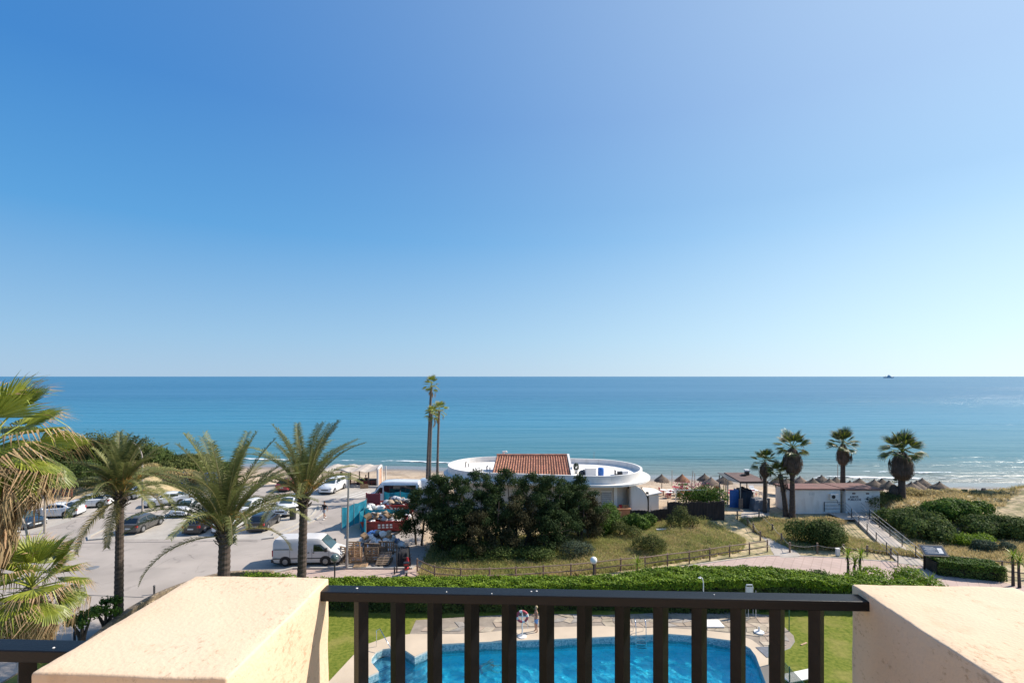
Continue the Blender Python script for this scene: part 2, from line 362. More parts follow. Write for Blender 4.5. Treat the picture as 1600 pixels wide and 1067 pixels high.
def inpoly(x, y, poly):
    c = False; n = len(poly)
    for i in range(n):
        x1, y1 = poly[i][0], poly[i][1]; x2, y2 = poly[i-1][0], poly[i-1][1]
        if (y1 > y) != (y2 > y) and x < (x2-x1)*(y-y1)/(y2-y1)+x1: c = not c
    return c
def fbm(x, y, s=1.0, seed=0.0):
    return (sin(x*s+seed)*cos(y*s*1.3+seed*2)+0.5*sin(x*s*2.3+1.7+seed)*sin(y*s*2.1+.6)+0.25*sin(x*s*4.9+y*s*3.1+seed))/1.75
# ================================================================ SETTING
SEA_Z = -1.5
def shore_y(x):          # where the beach meets the sea
    k = [(-200, 96), (-60, 95), (-21, 91.5), (5, 86), (25, 83), (42, 79.5), (66, 77), (200, 76)]
    for i in range(len(k)-1):
        if x <= k[i+1][0]:
            t = (x-k[i][0])/(k[i+1][0]-k[i][0]); t = t*t*(3-2*t)
            return k[i][1]+(k[i+1][1]-k[i][1])*t
    return 72
PARK = [(-80, 3), (-24.5, 3), (-24.2, 26), (-22.6, 29.5), (-22.0, 32.5), (-21.2, 34.6), (-19.6, 36.0), (-16.5, 38.6), (-7.5, 38.6), (-6.9, 41.5), (-9.0, 50), (-9.3, 61.5),
        (-17, 66.5), (-30, 68.0), (-36, 66), (-41, 62.5), (-45.5, 62.5), (-49.5, 58), (-51, 48), (-80, 44)]
def ss(a, b, v):
    t = min(1, max(0, (v-a)/(b-a))); return t*t*(3-2*t)
prom_up = [G(*p_) for p_ in ((630, 893), (652, 896), (679, 909), (720, 912), (765, 911), (849, 907), (930, 900), (1008, 892.5), (1077, 883.5), (1140, 874.5), (1199, 868), (1250, 868.5), (1320, 872), (1400, 878), (1452, 886), (1470, 899), (1560, 909), (1640, 921), (1800, 945))]
def prom_y(x):
    for a, b in zip(prom_up, prom_up[1:]):
        if a.x <= x < b.x: return a.y+(b.y-a.y)*(x-a.x)/(b.x-a.x)
    return 38.0 if x < 0 else 32.5
def th(x, y):
    z = -0.05
    wild = ss(-7.5, -4, x)*ss(.7, 3.5, y-prom_y(x))
    z += wild*0.10*(1+fbm(x, y, 0.9))*(1-ss(56, 62, y)) * (1-ss(24, 27, x)*(1-ss(45, 40, y)))
    sy = shore_y(x)
    b0 = 60.0
    if y > b0:
        e1 = sy-7.5; z += -1.13*ss(b0-4, e1, y)-.32*min(1.0, max(0, (y-e1)/(sy-e1)))-max(0, y-sy)*.05; t = (y-b0)/(sy-b0)
        if t < 1.1: z += 0.10*fbm(x, y, 0.7, 2)*(1-ss(.5, 1, t))
    # right-hand dunes
    d = ss(36, 44, x)*ss(46, 52, y)*(1-ss(55.5, 59.5, y))
    z += d*(1.1+0.9*fbm(x, y, 0.33, 1.0)+0.12*fbm(x, y, 1.7, 3))
    d2 = math.exp(-((x-56)/9)**2-((y-54)/4.5)**2); z += 1.2*d2
    # left-hand dune under the shrubs
    d3 = ss(-42, -48, x)*ss(62.5, 67, y)*(1-ss(72, 80, y)); z += d3*2.2
    d4 = ss(-30, -44, x)*ss(67.5, 70, y)*(1-ss(72, 79, y)); z += d4*(1-d3)*1.2
    return z
def fillpts(xs, ys):
    nx, ny = len(xs), len(ys); V = []; F = []
    for y in ys:
        for x in xs: V.append((x, y, th(x, y)))
    for j in range(ny-1):
        for i in range(nx-1):
            cx, cy = (xs[i]+xs[i+1])/2, (ys[j]+ys[j+1])/2
            if -21 < cx < 36 and cy < 30.6: continue
            a = j*nx+i; F.append((a, a+1, a+1+nx, a+nx))
    return V, F
xs = [-260, -200, -150, -120] + [-100+0.9*i for i in range(int(205/0.9)+1)] + [120, 150, 200, 260]
ys = [-30, -10, 0, 4, 8, 12, 16, 20, 24, 28, 30.6] + [31.5+0.75*i for i in range(int(60/0.75)+1)] + [95, 100, 115, 140]
V, F = fillpts(xs, ys)
me = np_mesh('ground', V, F, smooth=True)
# ground cover painted as a property of the place: 0 sand, 1 scrub soil
def scrub(x, y):
    a = ss(-7.0, -5.5, x)*ss(36.8, 37.6, y)*(1-ss(52, 54, y-(0.25*(x-20) if x > 20 else 0)))
    b = ss(23, 25, x)*ss(.8, 2.2, y-prom_y(x))*(1-ss(51, 53.5, y))
    c = ss(30, 33, x)*ss(.5, 1.5, y-prom_y(x))*(1-ss(46, 51, y))
    d = ss(33, 37, x)*ss(50, 53, y)*(1-ss(62, 66, y))*(1-.85*ss(49, 53, x))*(0.5+0.8*fbm(x, y, .5, 4))
    e = ss(-40, -43, x)*ss(62, 63.5, y)*(1-ss(72, 78, y))
    return max(0, min(1, max(a, b, c, d, e)))
ca = me.color_attributes.new('cover', 'FLOAT_COLOR', 'POINT')
ca.data.foreach_set('color', np.array([(scrub(v[0], v[1]),)*3+(1,) for v in V], np.float32).ravel())
def ground_mat():
    m = bpy.data.materials.new('sand and scrub soil'); m.use_nodes = True; nt = m.node_tree; L = nt.links
    b = nt.nodes['Principled BSDF']; b.inputs['Roughness'].default_value = 0.95
    tc = nd(nt, 'ShaderNodeTexCoord'); at = nd(nt, 'ShaderNodeAttribute', attribute_name='cover')
    n1 = nd(nt, 'ShaderNodeTexNoise'); n1.inputs['Scale'].default_value = 0.5; n1.inputs['Detail'].default_value = 8; L.new(tc.outputs['Object'], n1.inputs['Vector'])
    s = nd(nt, 'ShaderNodeValToRGB'); s.color_ramp.elements[0].color = (0.38, 0.275, 0.18, 1); s.color_ramp.elements[1].color = (0.52, 0.40, 0.28, 1)
    s.color_ramp.elements[0].position = .35; s.color_ramp.elements[1].position = .6
    L.new(n1.outputs[0], s.inputs[0])
    n2 = nd(nt, 'ShaderNodeTexNoise'); n2.inputs['Scale'].default_value = 1.3; n2.inputs['Detail'].default_value = 8; L.new(tc.outputs['Object'], n2.inputs['Vector'])
    g = nd(nt, 'ShaderNodeValToRGB'); g.color_ramp.elements[0].color = (0.24, 0.21, 0.095, 1); g.color_ramp.elements[1].color = (0.50, 0.38, 0.22, 1)
    g.color_ramp.elements[0].position = .38; g.color_ramp.elements[1].position = .62
    L.new(n2.outputs[0], g.inputs[0])
    mx = nd(nt, 'ShaderNodeMixRGB'); L.new(at.outputs['Color'], mx.inputs[0]); L.new(s.outputs[0], mx.inputs[1]); L.new(g.outputs[0], mx.inputs[2])
    # wet sand by height above the sea
    sx = nd(nt, 'ShaderNodeSeparateXYZ'); L.new(tc.outputs['Object'], sx.inputs[0])
    mr = nd(nt, 'ShaderNodeMapRange'); mr.inputs['From Min'].default_value = -1.10; mr.inputs['From Max'].default_value = -1.38; L.new(sx.outputs['Z'], mr.inputs[0])
    wet = nd(nt, 'ShaderNodeMixRGB'); L.new(mr.outputs[0], wet.inputs[0]); L.new(mx.outputs[0], wet.inputs[1]); wet.inputs[2].default_value = (0.16, 0.125, 0.095, 1)
    L.new(wet.outputs[0], b.inputs['Base Color'])
    r = nd(nt, 'ShaderNodeMapRange'); r.inputs['To Min'].default_value = 0.95; r.inputs['To Max'].default_value = 0.16; L.new(mr.outputs[0], r.inputs[0]); L.new(r.outputs[0], b.inputs['Roughness'])
    n3 = nd(nt, 'ShaderNodeTexNoise'); n3.inputs['Scale'].default_value = 2.2; n3.inputs['Detail'].default_value = 7; L.new(tc.outputs['Object'], n3.inputs['Vector'])
    bp = nd(nt, 'ShaderNodeBump'); bp.inputs['Distance'].default_value = 0.25; L.new(n3.outputs[0], bp.inputs['Height'])
    bs = nd(nt, 'ShaderNodeMapRange'); bs.inputs['To Min'].default_value = 0.7; bs.inputs['To Max'].default_value = 0.04; L.new(mr.outputs[0], bs.inputs[0]); L.new(bs.outputs[0], bp.inputs['Strength'])
    L.new(bp.outputs[0], b.inputs['Normal'])
    return m
newobj('ground', me, None, ground_mat(), kind='structure')
# ---- sea
def sea_mat():
    m = bpy.data.materials.new('sea water'); m.use_nodes = True; nt = m.node_tree; L = nt.links
    b = nt.nodes['Principled BSDF']; b.inputs['IOR'].default_value = 1.33
    tc = nd(nt, 'ShaderNodeTexCoord'); sx = nd(nt, 'ShaderNodeSeparateXYZ'); L.new(tc.outputs['Object'], sx.inputs[0])
    dp = nd(nt, 'ShaderNodeValToRGB'); e = dp.color_ramp.elements
    mr = nd(nt, 'ShaderNodeMapRange'); mr.inputs['From Min'].default_value = 76; mr.inputs['From Max'].default_value = 420; L.new(sx.outputs['Y'], mr.inputs[0]); L.new(mr.outputs[0], dp.inputs[0])
    e[0].position = 0.0; e[0].color = (0.20, 0.20, 0.17, 1)
    e[1].position = 1; e[1].color = (0.022, 0.130, 0.235, 1)
    for p, c in ((0.03, (0.13, 0.18, 0.17, 1)), (0.075, (0.045, 0.155, 0.185, 1)), (0.30, (0.030, 0.180, 0.275, 1))):
        k = e.new(p); k.color = c
    L.new(dp.outputs[0], b.inputs['Base Color'])
    def noise(scale, det, st, dist=0.0):
        mp = nd(nt, 'ShaderNodeMapping'); mp.inputs['Scale'].default_value = st; mp.inputs['Rotation'].default_value = (0, 0, 0.10); L.new(tc.outputs['Object'], mp.inputs[0])
        n = nd(nt, 'ShaderNodeTexNoise'); n.inputs['Scale'].default_value = scale; n.inputs['Detail'].default_value = det; n.inputs['Distortion'].default_value = dist
        L.new(mp.outputs[0], n.inputs['Vector']); return n.outputs[0]
    a = noise(1.0, 6, (0.10, 0.45, 1), 0.4); c = noise(1.0, 4, (0.5, 1.6, 1), 0.3); big = noise(1.0, 4, (0.0012, 0.010, 1)); swell = noise(1.0, 2, (0.018, 0.13, 1))
    ad = nd(nt, 'ShaderNodeMath', operation='MULTIPLY_ADD'); L.new(c, ad.inputs[0]); ad.inputs[1].default_value = 0.25; L.new(a, ad.inputs[2])
    ad2 = nd(nt, 'ShaderNodeMath', operation='MULTIPLY_ADD'); L.new(swell, ad2.inputs[0]); ad2.inputs[1].default_value = 2.6; L.new(ad.outputs[0], ad2.inputs[2])
    bp = nd(nt, 'ShaderNodeBump'); bp.inputs['Distance'].default_value = 1.25; L.new(ad2.outputs[0], bp.inputs['Height'])
    st = nd(nt, 'ShaderNodeMapRange'); st.inputs['From Min'].default_value = .35; st.inputs['From Max'].default_value = .65; st.inputs['To Min'].default_value = 0.22; st.inputs['To Max'].default_value = 1.0
    L.new(big, st.inputs[0]); L.new(st.outputs[0], bp.inputs['Strength']); L.new(bp.outputs[0], b.inputs['Normal'])
    b.inputs['Roughness'].default_value = 0.28
    b.inputs['Specular IOR Level'].default_value = 0.24
    return m
sm = sea_mat()
mb = MB(); mb.add([(-60000, 60, SEA_Z), (60000, 60, SEA_Z), (60000, 60000, SEA_Z), (-60000, 60000, SEA_Z)], [(0, 1, 2, 3)])
mb.build('sea', sm, kind='structure')
# foam of the small breakers: low irregular ridges of white water
def foam_mat():
    m = bpy.data.materials.new('foam'); m.use_nodes = True; nt = m.node_tree; L = nt.links
    b = nt.nodes['Principled BSDF']; b.inputs['Base Color'].default_value = (.8, .82, .83, 1); b.inputs['Roughness'].default_value = .8
    tc = nd(nt, 'ShaderNodeTexCoord'); mp = nd(nt, 'ShaderNodeMapping'); mp.inputs['Scale'].default_value = (.35, 1.1, 1); L.new(tc.outputs['Object'], mp.inputs[0])
    n = nd(nt, 'ShaderNodeTexNoise'); n.inputs['Scale'].default_value = 1.6; n.inputs['Detail'].default_value = 9; n.inputs['Roughness'].default_value = .7; L.new(mp.outputs[0], n.inputs['Vector'])
    at = nd(nt, 'ShaderNodeAttribute', attribute_name='dense'); ad = nd(nt, 'ShaderNodeMath', operation='ADD'); L.new(n.outputs[0], ad.inputs[0]); L.new(at.outputs['Fac'], ad.inputs[1])
    mr = nd(nt, 'ShaderNodeMapRange'); mr.inputs['From Min'].default_value = .95; mr.inputs['From Max'].default_value = 1.05; L.new(ad.outputs[0], mr.inputs[0])
    t = nd(nt, 'ShaderNodeBsdfTransparent'); mx = nd(nt, 'ShaderNodeMixShader'); L.new(mr.outputs[0], mx.inputs[0]); L.new(t.outputs[0], mx.inputs[1]); L.new(b.outputs[0], mx.inputs[2])
    L.new(mx.outputs[0], nt.nodes['Material Output'].inputs[0]); return m
FM = foam_mat()
def foam(x0, x1, off, wd, h, dens, seed):
    V = []; F = []; D = []; n = int((x1-x0)/0.6); k = 6
    for i in range(n+1):
        x = x0+(x1-x0)*i/n; e = min(1, min(i, n-i)/(n*0.12))
        y = shore_y(x)+off+0.9*fbm(x, 0, 0.12, seed)+.3*fbm(x, 3, .7, seed); ww = wd*(0.6+0.5*fbm(x, 9, 0.25, seed+2)+.3)*max(.15, e)
        for j in range(k+1):
            t = j/k; V.append((x, y+(t-.5)*ww, SEA_Z+0.02+h*e*sin(pi*t)*(1+.3*fbm(x, t, 2, seed)))); D.append(dens*sin(pi*t)**0.6*(0.55+.45*e)*(0.8+0.3*fbm(x, 5, .18, seed)))
    for i in range(n):
        for j in range(k): a = i*(k+1)+j; F.append((a, a+k+1, a+k+2, a+1))
    me = np_mesh('foam', V, F, True); c = me.color_attributes.new('dense', 'FLOAT_COLOR', 'POINT')
    c.data.foreach_set('color', np.array([(d, d, d, 1) for d in D], np.float32).ravel())
    return me
fms = [foam(-140, 14, 4.5, 1.6, .16, .66, 1), foam(-100, 0, 1.0, 2.4, .02, .36, 3), foam(27, 62, .8, 2.2, .06, .52, 5), foam(38, 140, 3.0, 2.2, .10, .66, 7), foam(52, 150, 8.2, 2.0, .2, .60, 9), foam(8, 36, .4, 1.4, .03, .34, 11), foam(50, 130, .3, 1.2, .03, .46, 13)]
fms_old = lambda: [foam(-130, 2, 9.5, 2.6, .18, .72, 1), foam(-95, -2, 5, 2.2, .02, .36, 3), foam(27, 60, 1.0, 2.5, .06, .55, 5), foam(36, 130, 5.5, 2.8, .12, .66, 7), foam(55, 140, 10.5, 2.6, .22, .62, 9), foam(6, 34, 1.2, 1.6, .03, .38, 11), foam(44, 120, 1.6, 1.4, .03, .5, 13)]
for k, f in enumerate(fms): newobj('surf_foam', f, None, FM, kind='stuff')['label'] = 'white foam of small breakers along the beach'
# ---- parking ground, islands, pavements
sheet('parking_ground', PARK, 0.0, MT['asphalt'])
sheet('parking_bays', [(-37.5, 45.6), (-21.6, 45.6), (-20.2, 52), (-21.2, 57.6), (-37.5, 57.6)], 0.004, MT['concrete'])
sheet('sandy_bay', [(-26, 61), (-17.5, 61), (-16.5, 66.3), (-26, 67)], 0.004, MT['concrete'])
sheet('dirt_verge', [(-50.8, 44.2), (-44.6, 44.2), (-44.0, 62.3), (-49.3, 58)], 0.004, MT['concrete'])
def kerb(pts, wd=0.22, h=0.12, close=False):
    mb = MB(); P = [Vector((p[0], p[1], 0)) for p in pts]
    if close: P.append(P[0])
    n = len(P); Lp = []; Rp = []
    for i, p in enumerate(P):
        d = (P[min(i+1, n-1)]-P[max(i-1, 0)]).normalized(); r = Vector((-d.y, d.x, 0))*wd/2; Lp.append(p+r); Rp.append(p-r)
    base = 0
    vs = []
    for i in range(n): vs += [Lp[i], Lp[i]+Vector((0, 0, h)), Rp[i]+Vector((0, 0, h)), Rp[i]]
    fs = []
    for i in range(n-1):
        for a, b in ((0, 1), (1, 2), (2, 3)): fs.append((i*4+a, i*4+b, i*4+4+b, i*4+4+a))
    fs += [(0, 3, 2, 1), (n*4-4, n*4-3, n*4-2, n*4-1)]
    mb.add(vs, fs); return mb.build('kerb', MT['kerb'], kind='structure')
kerb([(-38.4, 57), (-38.6, 48), (-38.2, 46.2), (-37.4, 45.3), (-36.4, 45.6), (-36.6, 47)])
kerb([(-22.2, 45.6), (-21.4, 45.9), (-20.7, 48), (-19.9, 51.5), (-20.0, 54.5), (-20.8, 57.5)])
kerb([(-21.9, 46.8), (-21.2, 49.4), (-20.9, 53.4), (-21.6, 57.3)], wd=.12)
kerb([(-38, 57.9), (-28, 58.2), (-21.2, 57.8)])
kerb([(-17, 66.6), (-30, 68.1), (-36, 66.1), (-41, 62.6), (-45.5, 62.6)], wd=.3, h=.25)
kerb([(-7.5, 38.6), (-16.5, 38.6), (-19.4, 36.2)])
# concrete joints in the roadway: thin recessed strips
for (a, b) in (((-45, 44.2), (-22.5, 45.2)), ((-24.2, 33.6), (-34, 34.4))):
    mb = MB(); mb.add([(a[0], a[1], .006), (b[0], b[1], .006), (b[0], b[1]+.07, .006), (a[0], a[1]+.07, .006)], [(0, 1, 2, 3)]); mb.build('road_joint', MT['iron'], kind='structure')
mb = MB(); mb.lathe([(.42, .005), (.40, .018), (.1, .020)], 20); o = mb.build('manhole_cover', MT['metal'], loc=G(145, 887)); tag(o, 'round metal manhole cover set in the grey road', 'manhole')
# white bay lines
for k, x in enumerate((-36.9, -30.8, -25.4)):
    mb = MB(); mb.box(x-.04, x+.04, 46, 51.2, .006, .010); mb.build('bay_line', MT['white'], kind='structure')
for k in range(3):
    mb = MB(); mb.beam((-20.5+k*.9, 61.2, .008), (-18.9+k*.9, 64.6, .008), .12, .004); mb.build('bay_line', MT['white'], kind='structure')
def paver_mat(name, c1, c2, cm, bw, rh, rot):
    m = bpy.data.materials.new(name); m.use_nodes = True; nt = m.node_tree; L = nt.links; b = nt.nodes['Principled BSDF']; b.inputs['Roughness'].default_value = .85
    tc = nd(nt, 'ShaderNodeTexCoord'); mp = nd(nt, 'ShaderNodeMapping'); mp.inputs['Rotation'].default_value = (0, 0, rot); L.new(tc.outputs['Object'], mp.inputs[0])
    br = nd(nt, 'ShaderNodeTexBrick'); br.offset = 0; br.inputs['Scale'].default_value = 1; br.inputs['Brick Width'].default_value = bw; br.inputs['Row Height'].default_value = rh; br.inputs['Mortar Size'].default_value = .028
    br.inputs['Color1'].default_value = (*c1, 1); br.inputs['Color2'].default_value = (*c2, 1); br.inputs['Mortar'].default_value = (*cm, 1); L.new(mp.outputs[0], br.inputs[0])
    n = nd(nt, 'ShaderNodeTexNoise'); n.inputs['Scale'].default_value = .6; n.inputs['Detail'].default_value = 8; L.new(tc.outputs['Object'], n.inputs[0])
    mr = nd(nt, 'ShaderNodeMapRange'); mr.inputs['To Min'].default_value = .8; mr.inputs['To Max'].default_value = 1.2; L.new(n.outputs[0], mr.inputs[0])
    hs = nd(nt, 'ShaderNodeHueSaturation'); L.new(br.outputs[0], hs.inputs['Color']); L.new(mr.outputs[0], hs.inputs['Value']); L.new(hs.outputs[0], b.inputs['Base Color'])
    return m
PAV = paver_mat('pink promenade paving', (0.46, 0.34, 0.29), (0.43, 0.315, 0.265), (0.36, 0.26, 0.215), .62, .62, radians(35))
sheet('promenade', [(-6.5, 33.0), (44, 33.0)] + [(p.x, p.y) for p in reversed(prom_up)], 0.008, PAV)
sheet('pavement', [(-19, 33.0), (-6.4, 33.0), (-6.6, 38.5), (-16.4, 38.5), (-19.3, 36.2)], 0.012, PAV)
kerb([(p.x, p.y) for p in prom_up[8:15]], wd=.12, h=.04)
Lp_ = smoothcurve([G(*p_) for p_ in ((1158, 798), (1160, 815), (1180, 830), (1196, 846), (1213, 871))], 6); Rp_ = smoothcurve([G(*p_) for p_ in ((1202, 800), (1204, 818), (1217, 838), (1233, 852), (1256, 871))], 6)
vs_ = []; nn_ = 5
for a_, b_ in zip(Lp_, Rp_):
    for k_ in range(nn_+1): q_ = a_.lerp(b_, k_/nn_); vs_.append((q_.x, q_.y, max(th(q_.x, q_.y), -.02)+.045-.05*abs(2*k_/nn_-1)**4))
newobj('sand_path', np_mesh('sand_path', vs_, [(r_*(nn_+1)+k_, r_*(nn_+1)+k_+1, (r_+1)*(nn_+1)+k_+1, (r_+1)*(nn_+1)+k_) for r_ in range(len(Lp_)-1) for k_ in range(nn_)], True), None, MT['pale'], kind='structure')
# ================================================================ pool garden
def GP(px, py, z=0.06): p = G(px, py, z); return (p.x, p.y)
pool = [GP(*p) for p in ((575,1056),(592,1048.5),(586,1041),(580,1034),(581,1026),(588,1018),(598,1013.5),(610,1012),(632,1014.5),(648,1025),(690,1005.5),(783,1001),(862,998),(940,994.5),(1044,989.5),(1090,993),(1140,999.5),(1158,1004),(1172,1012),(1181,1024),(1187,1040),(1197,1067))] + [(11.3, 20), (9.8, 14), (-3, 13.5), (-9.5, 16), (-9.0, 22)]
deck = [GP(*p) for p in ((511,1067),(552,1023),(575.6,1005),(607,994),(640,990),(725,990),(783,985),(842,980),(940,977),(985,981),(1040,980),(1100,984),(1150,990),(1175,999),(1196,1015),(1204,1035),(1214,1067))] + [(12.6, 19), (10.8, 12.6), (-4, 12), (-11, 14.5), (-11.0, 22.5)]
crazy = [GP(*p, 0.03) for p in ((640,990),(650,968),(725,963),(783,960),(842,958),(905,959),(940,960),(1000,958),(1060,954),(1130,954),(1203,960),(1222,975),(1240,992),(1242,1001),(1235,1011),(1220,1017),(1207,1022))] + list(reversed(deck[4:15]))
lawn_out = [(-21.6, 6), (36, 6), (36, 31.9), (-20, 31.9), (-21.2, 29)]
LAWN = M('lawn grass', (0.215, 0.225, 0.040), 0.95, scale=5.0, col2=(0.075, 0.115, 0.012), bump=1.0, bscale=22, detail=12, contrast=.22, spec=.1)
overlay(LAWN, .55, .50, .66, (.30, .25, .08), .55)
overlay(LAWN, 30, .55, .68, (.05, .08, .01), .5)
# one hole for deck and stone terrace together
hole = deck[:5] + [GP(650, 968, .03), GP(725, 963, .03), GP(783, 960, .03), GP(842, 958, .03), GP(905, 959, .03), GP(940, 960, .03), GP(1000, 958, .03), GP(1060, 954, .03), GP(1130, 954, .03), GP(1203, 960, .03), GP(1222, 975, .03), GP(1240, 992, .03), GP(1242, 1001, .03), GP(1235, 1011, .03), GP(1220, 1017, .03), GP(1207, 1022, .03)] + deck[15:]
sheet('lawn', lawn_out, 0.0, LAWN, holes=[hole])
sheet('terrace_bed', crazy, 0.015, M('mortar', (0.30, 0.25, 0.20), .95, var=.15, scale=2))
DECK = M('pale pool paving', (0.56, 0.45, 0.33), 0.85, scale=0.6, var=0.08, bump=.3, bscale=12)
mb = MB(); n = len(deck)
o = sheet('pool_surround', deck, 0.06, DECK, holes=[pool])
mb = MB()
for i in range(n):
    a = deck[i]; b = deck[(i+1) % n]; mb.add([(a[0], a[1], 0), (b[0], b[1], 0), (b[0], b[1], .06), (a[0], a[1], .06)], [(0, 1, 2, 3)])
mb.build('surround_edge', DECK, o)
def mosaic_mat(name, a, b_, sc, mort):
    m = bpy.data.materials.new(name); m.use_nodes = True; nt = m.node_tree; L = nt.links; b = nt.nodes['Principled BSDF']; b.inputs['Roughness'].default_value = .3
    tc = nd(nt, 'ShaderNodeTexCoord'); v = nd(nt, 'ShaderNodeTexVoronoi'); v.inputs['Scale'].default_value = sc; v.distance = 'CHEBYCHEV'; v.inputs['Randomness'].default_value = 0.15; L.new(tc.outputs['Object'], v.inputs[0])
    sp = nd(nt, 'ShaderNodeSeparateColor'); L.new(v.outputs['Color'], sp.inputs[0])
    cr = nd(nt, 'ShaderNodeValToRGB'); cr.color_ramp.elements[0].color = (*a, 1); cr.color_ramp.elements[1].color = (*b_, 1); L.new(sp.outputs[0], cr.inputs[0]); L.new(cr.outputs[0], b.inputs['Base Color'])
    return m
MOS = mosaic_mat('blue grey mosaic', (0.10, 0.25, 0.31), (0.38, 0.52, 0.55), 15, None)
MOSF = mosaic_mat('light blue pool tile', (0.06, 0.80, 0.97), (0.32, 0.93, 1.0), 5, None)
LIP = M('white coping lip', (0.68, 0.64, 0.56), .7, var=.06)
POOLN = len(pool)
def ring(z0, z1, mat, name, off=0.0, parent=None):
    mb = MB()
    cx = sum(p[0] for p in pool)/POOLN; cy = sum(p[1] for p in pool)/POOLN
    for i in range(POOLN):
        a = pool[i]; b = pool[(i+1) % POOLN]
        mb.add([(a[0], a[1], z0), (b[0], b[1], z0), (b[0], b[1], z1), (a[0], a[1], z1)], [(0, 1, 2, 3)])
    return mb.build(name, mat, parent)
pb = thing('swimming_pool', 'irregular blue swimming pool below the railing with mosaic waterline and stepped corner', 'swimming pool')
ring(-0.02, 0.058, LIP, 'coping_lip', parent=pb)
ring(-0.62, -0.02, MOS, 'mosaic_band', parent=pb)
ring(-1.7, -0.62, MOSF, 'side_wall', parent=pb)
pf_ = sheet('pool_floor', pool, -1.7, MOSF, kind=None, parent=pb)
# steps in the alcove
a0 = Vector(GP(580, 1034, -.3)); STEPM = M('pale blue step tile', (0.36, 0.52, 0.62), .4, var=.08); EDGEM = M('blue step edge', (0.03, 0.10, 0.30), .4)
dirv = (Vector(GP(640, 1012))-Vector(GP(583, 1036))).normalized(); nrm = Vector((dirv.y, -dirv.x))
for k in range(4):
    base = Vector(GP(579, 1031)); q = base+nrm*(0.75*k-1.2)
    w0 = 2.6
    poly = [q-dirv*0.2, q+dirv*w0, q+dirv*w0+nrm*0.75, q-dirv*.2+nrm*.75]
    if k == 0: poly = [GP(581,1033), GP(582,1026), GP(589,1019), GP(599,1014.5), GP(610,1013), GP(630,1015), (q+dirv*w0+nrm*.75)[:], (q-dirv*.0+nrm*.75)[:]]
    mb = MB(); mb.prism([tuple(p) for p in poly], -1.69, -0.30-0.27*k); s = mb.build('step', STEPM, pb)
    if k: 
        mb = MB(); e0 = q+nrm*.72-dirv*.2; e1 = q+nrm*.72+dirv*w0; mb.beam((e0.x, e0.y, -.29-.27*k), (e1.x, e1.y, -.29-.27*k), .05, .02); mb.build('step_edge', EDGEM, s)
# water surface: gently rippled real mesh
def water_mat():
    m = bpy.data.materials.new('pool water'); m.use_nodes = True; nt = m.node_tree; L = nt.links
    nt.nodes.remove(nt.nodes['Principled BSDF'])
    t = nd(nt, 'ShaderNodeBsdfTransparent'); t.inputs[0].default_value = (0.58, 0.96, 1.0, 1)
    r = nd(nt, 'ShaderNodeBsdfRefraction'); r.inputs[0].default_value = (0.58, 0.96, 1.0, 1); r.inputs['IOR'].default_value = 1.33; r.inputs['Roughness'].default_value = .02
    g = nd(nt, 'ShaderNodeBsdfGlossy'); g.inputs['Roughness'].default_value = .03
    tc = nd(nt, 'ShaderNodeTexCoord'); n = nd(nt, 'ShaderNodeTexNoise'); n.inputs['Scale'].default_value = 2.2; n.inputs['Detail'].default_value = 3; n.inputs['Distortion'].default_value = 1.2; L.new(tc.outputs['Object'], n.inputs[0])
    bp = nd(nt, 'ShaderNodeBump'); bp.inputs['Strength'].default_value = .5; bp.inputs['Distance'].default_value = .12; L.new(n.outputs[0], bp.inputs['Height'])
    for s_ in (r, g): L.new(bp.outputs[0], s_.inputs['Normal'])
    m1 = nd(nt, 'ShaderNodeMixShader'); m1.inputs[0].default_value = .6; L.new(t.outputs[0], m1.inputs[1]); L.new(r.outputs[0], m1.inputs[2])
    fr = nd(nt, 'ShaderNodeFresnel'); fr.inputs[0].default_value = 1.33; L.new(bp.outputs[0], fr.inputs['Normal'])
    m2 = nd(nt, 'ShaderNodeMixShader'); L.new(fr.outputs[0], m2.inputs[0]); L.new(m1.outputs[0], m2.inputs[1]); L.new(g.outputs[0], m2.inputs[2])
    L.new(m2.outputs[0], nt.nodes['Material Output'].inputs[0]); return m
def wz(x, y):
    return -.34+.016*(sin(x*4.1+1.3*sin(y*2.3))+sin(y*4.7+1.7*sin(x*1.9+1))+.8*sin((x+y)*5.3+1.2*sin(x*3.1))+.5*sin((x*1.3-y)*8.1))
gx, gy = [min(p[0] for p in pool)-.3, max(p[0] for p in pool)+.3], [min(p[1] for p in pool)-.3, max(p[1] for p in pool)+.3]
stp = .09; nxg, nyg = int((gx[1]-gx[0])/stp), int((gy[1]-gy[0])/stp)
Vw = [(gx[0]+i*stp, gy[0]+j*stp, wz(gx[0]+i*stp, gy[0]+j*stp)) for j in range(nyg+1) for i in range(nxg+1)]
pgrow = [(p[0]+(.15 if p[0] > 2 else -.15), p[1]+(.15 if p[1] > 22 else -.15)) for p in pool]
Fw = []
for j in range(nyg):
    for i in range(nxg):
        cx_, cy_ = Vw[j*(nxg+1)+i][:2]
        if inpoly(cx_, cy_, pool) or inpoly(cx_, cy_, pgrow): a = j*(nxg+1)+i; Fw.append((a, a+1, a+nxg+2, a+nxg+1))
pw_o = newobj('pool_water', np_mesh('pool_water', Vw, Fw, True), None, water_mat(), kind='structure')
pw_o.cycles.is_caustics_caster = True; ld.cycles.is_caustics_light = True
for o_ in [pf_]+list(pb.children): o_.cycles.is_caustics_receiver = True
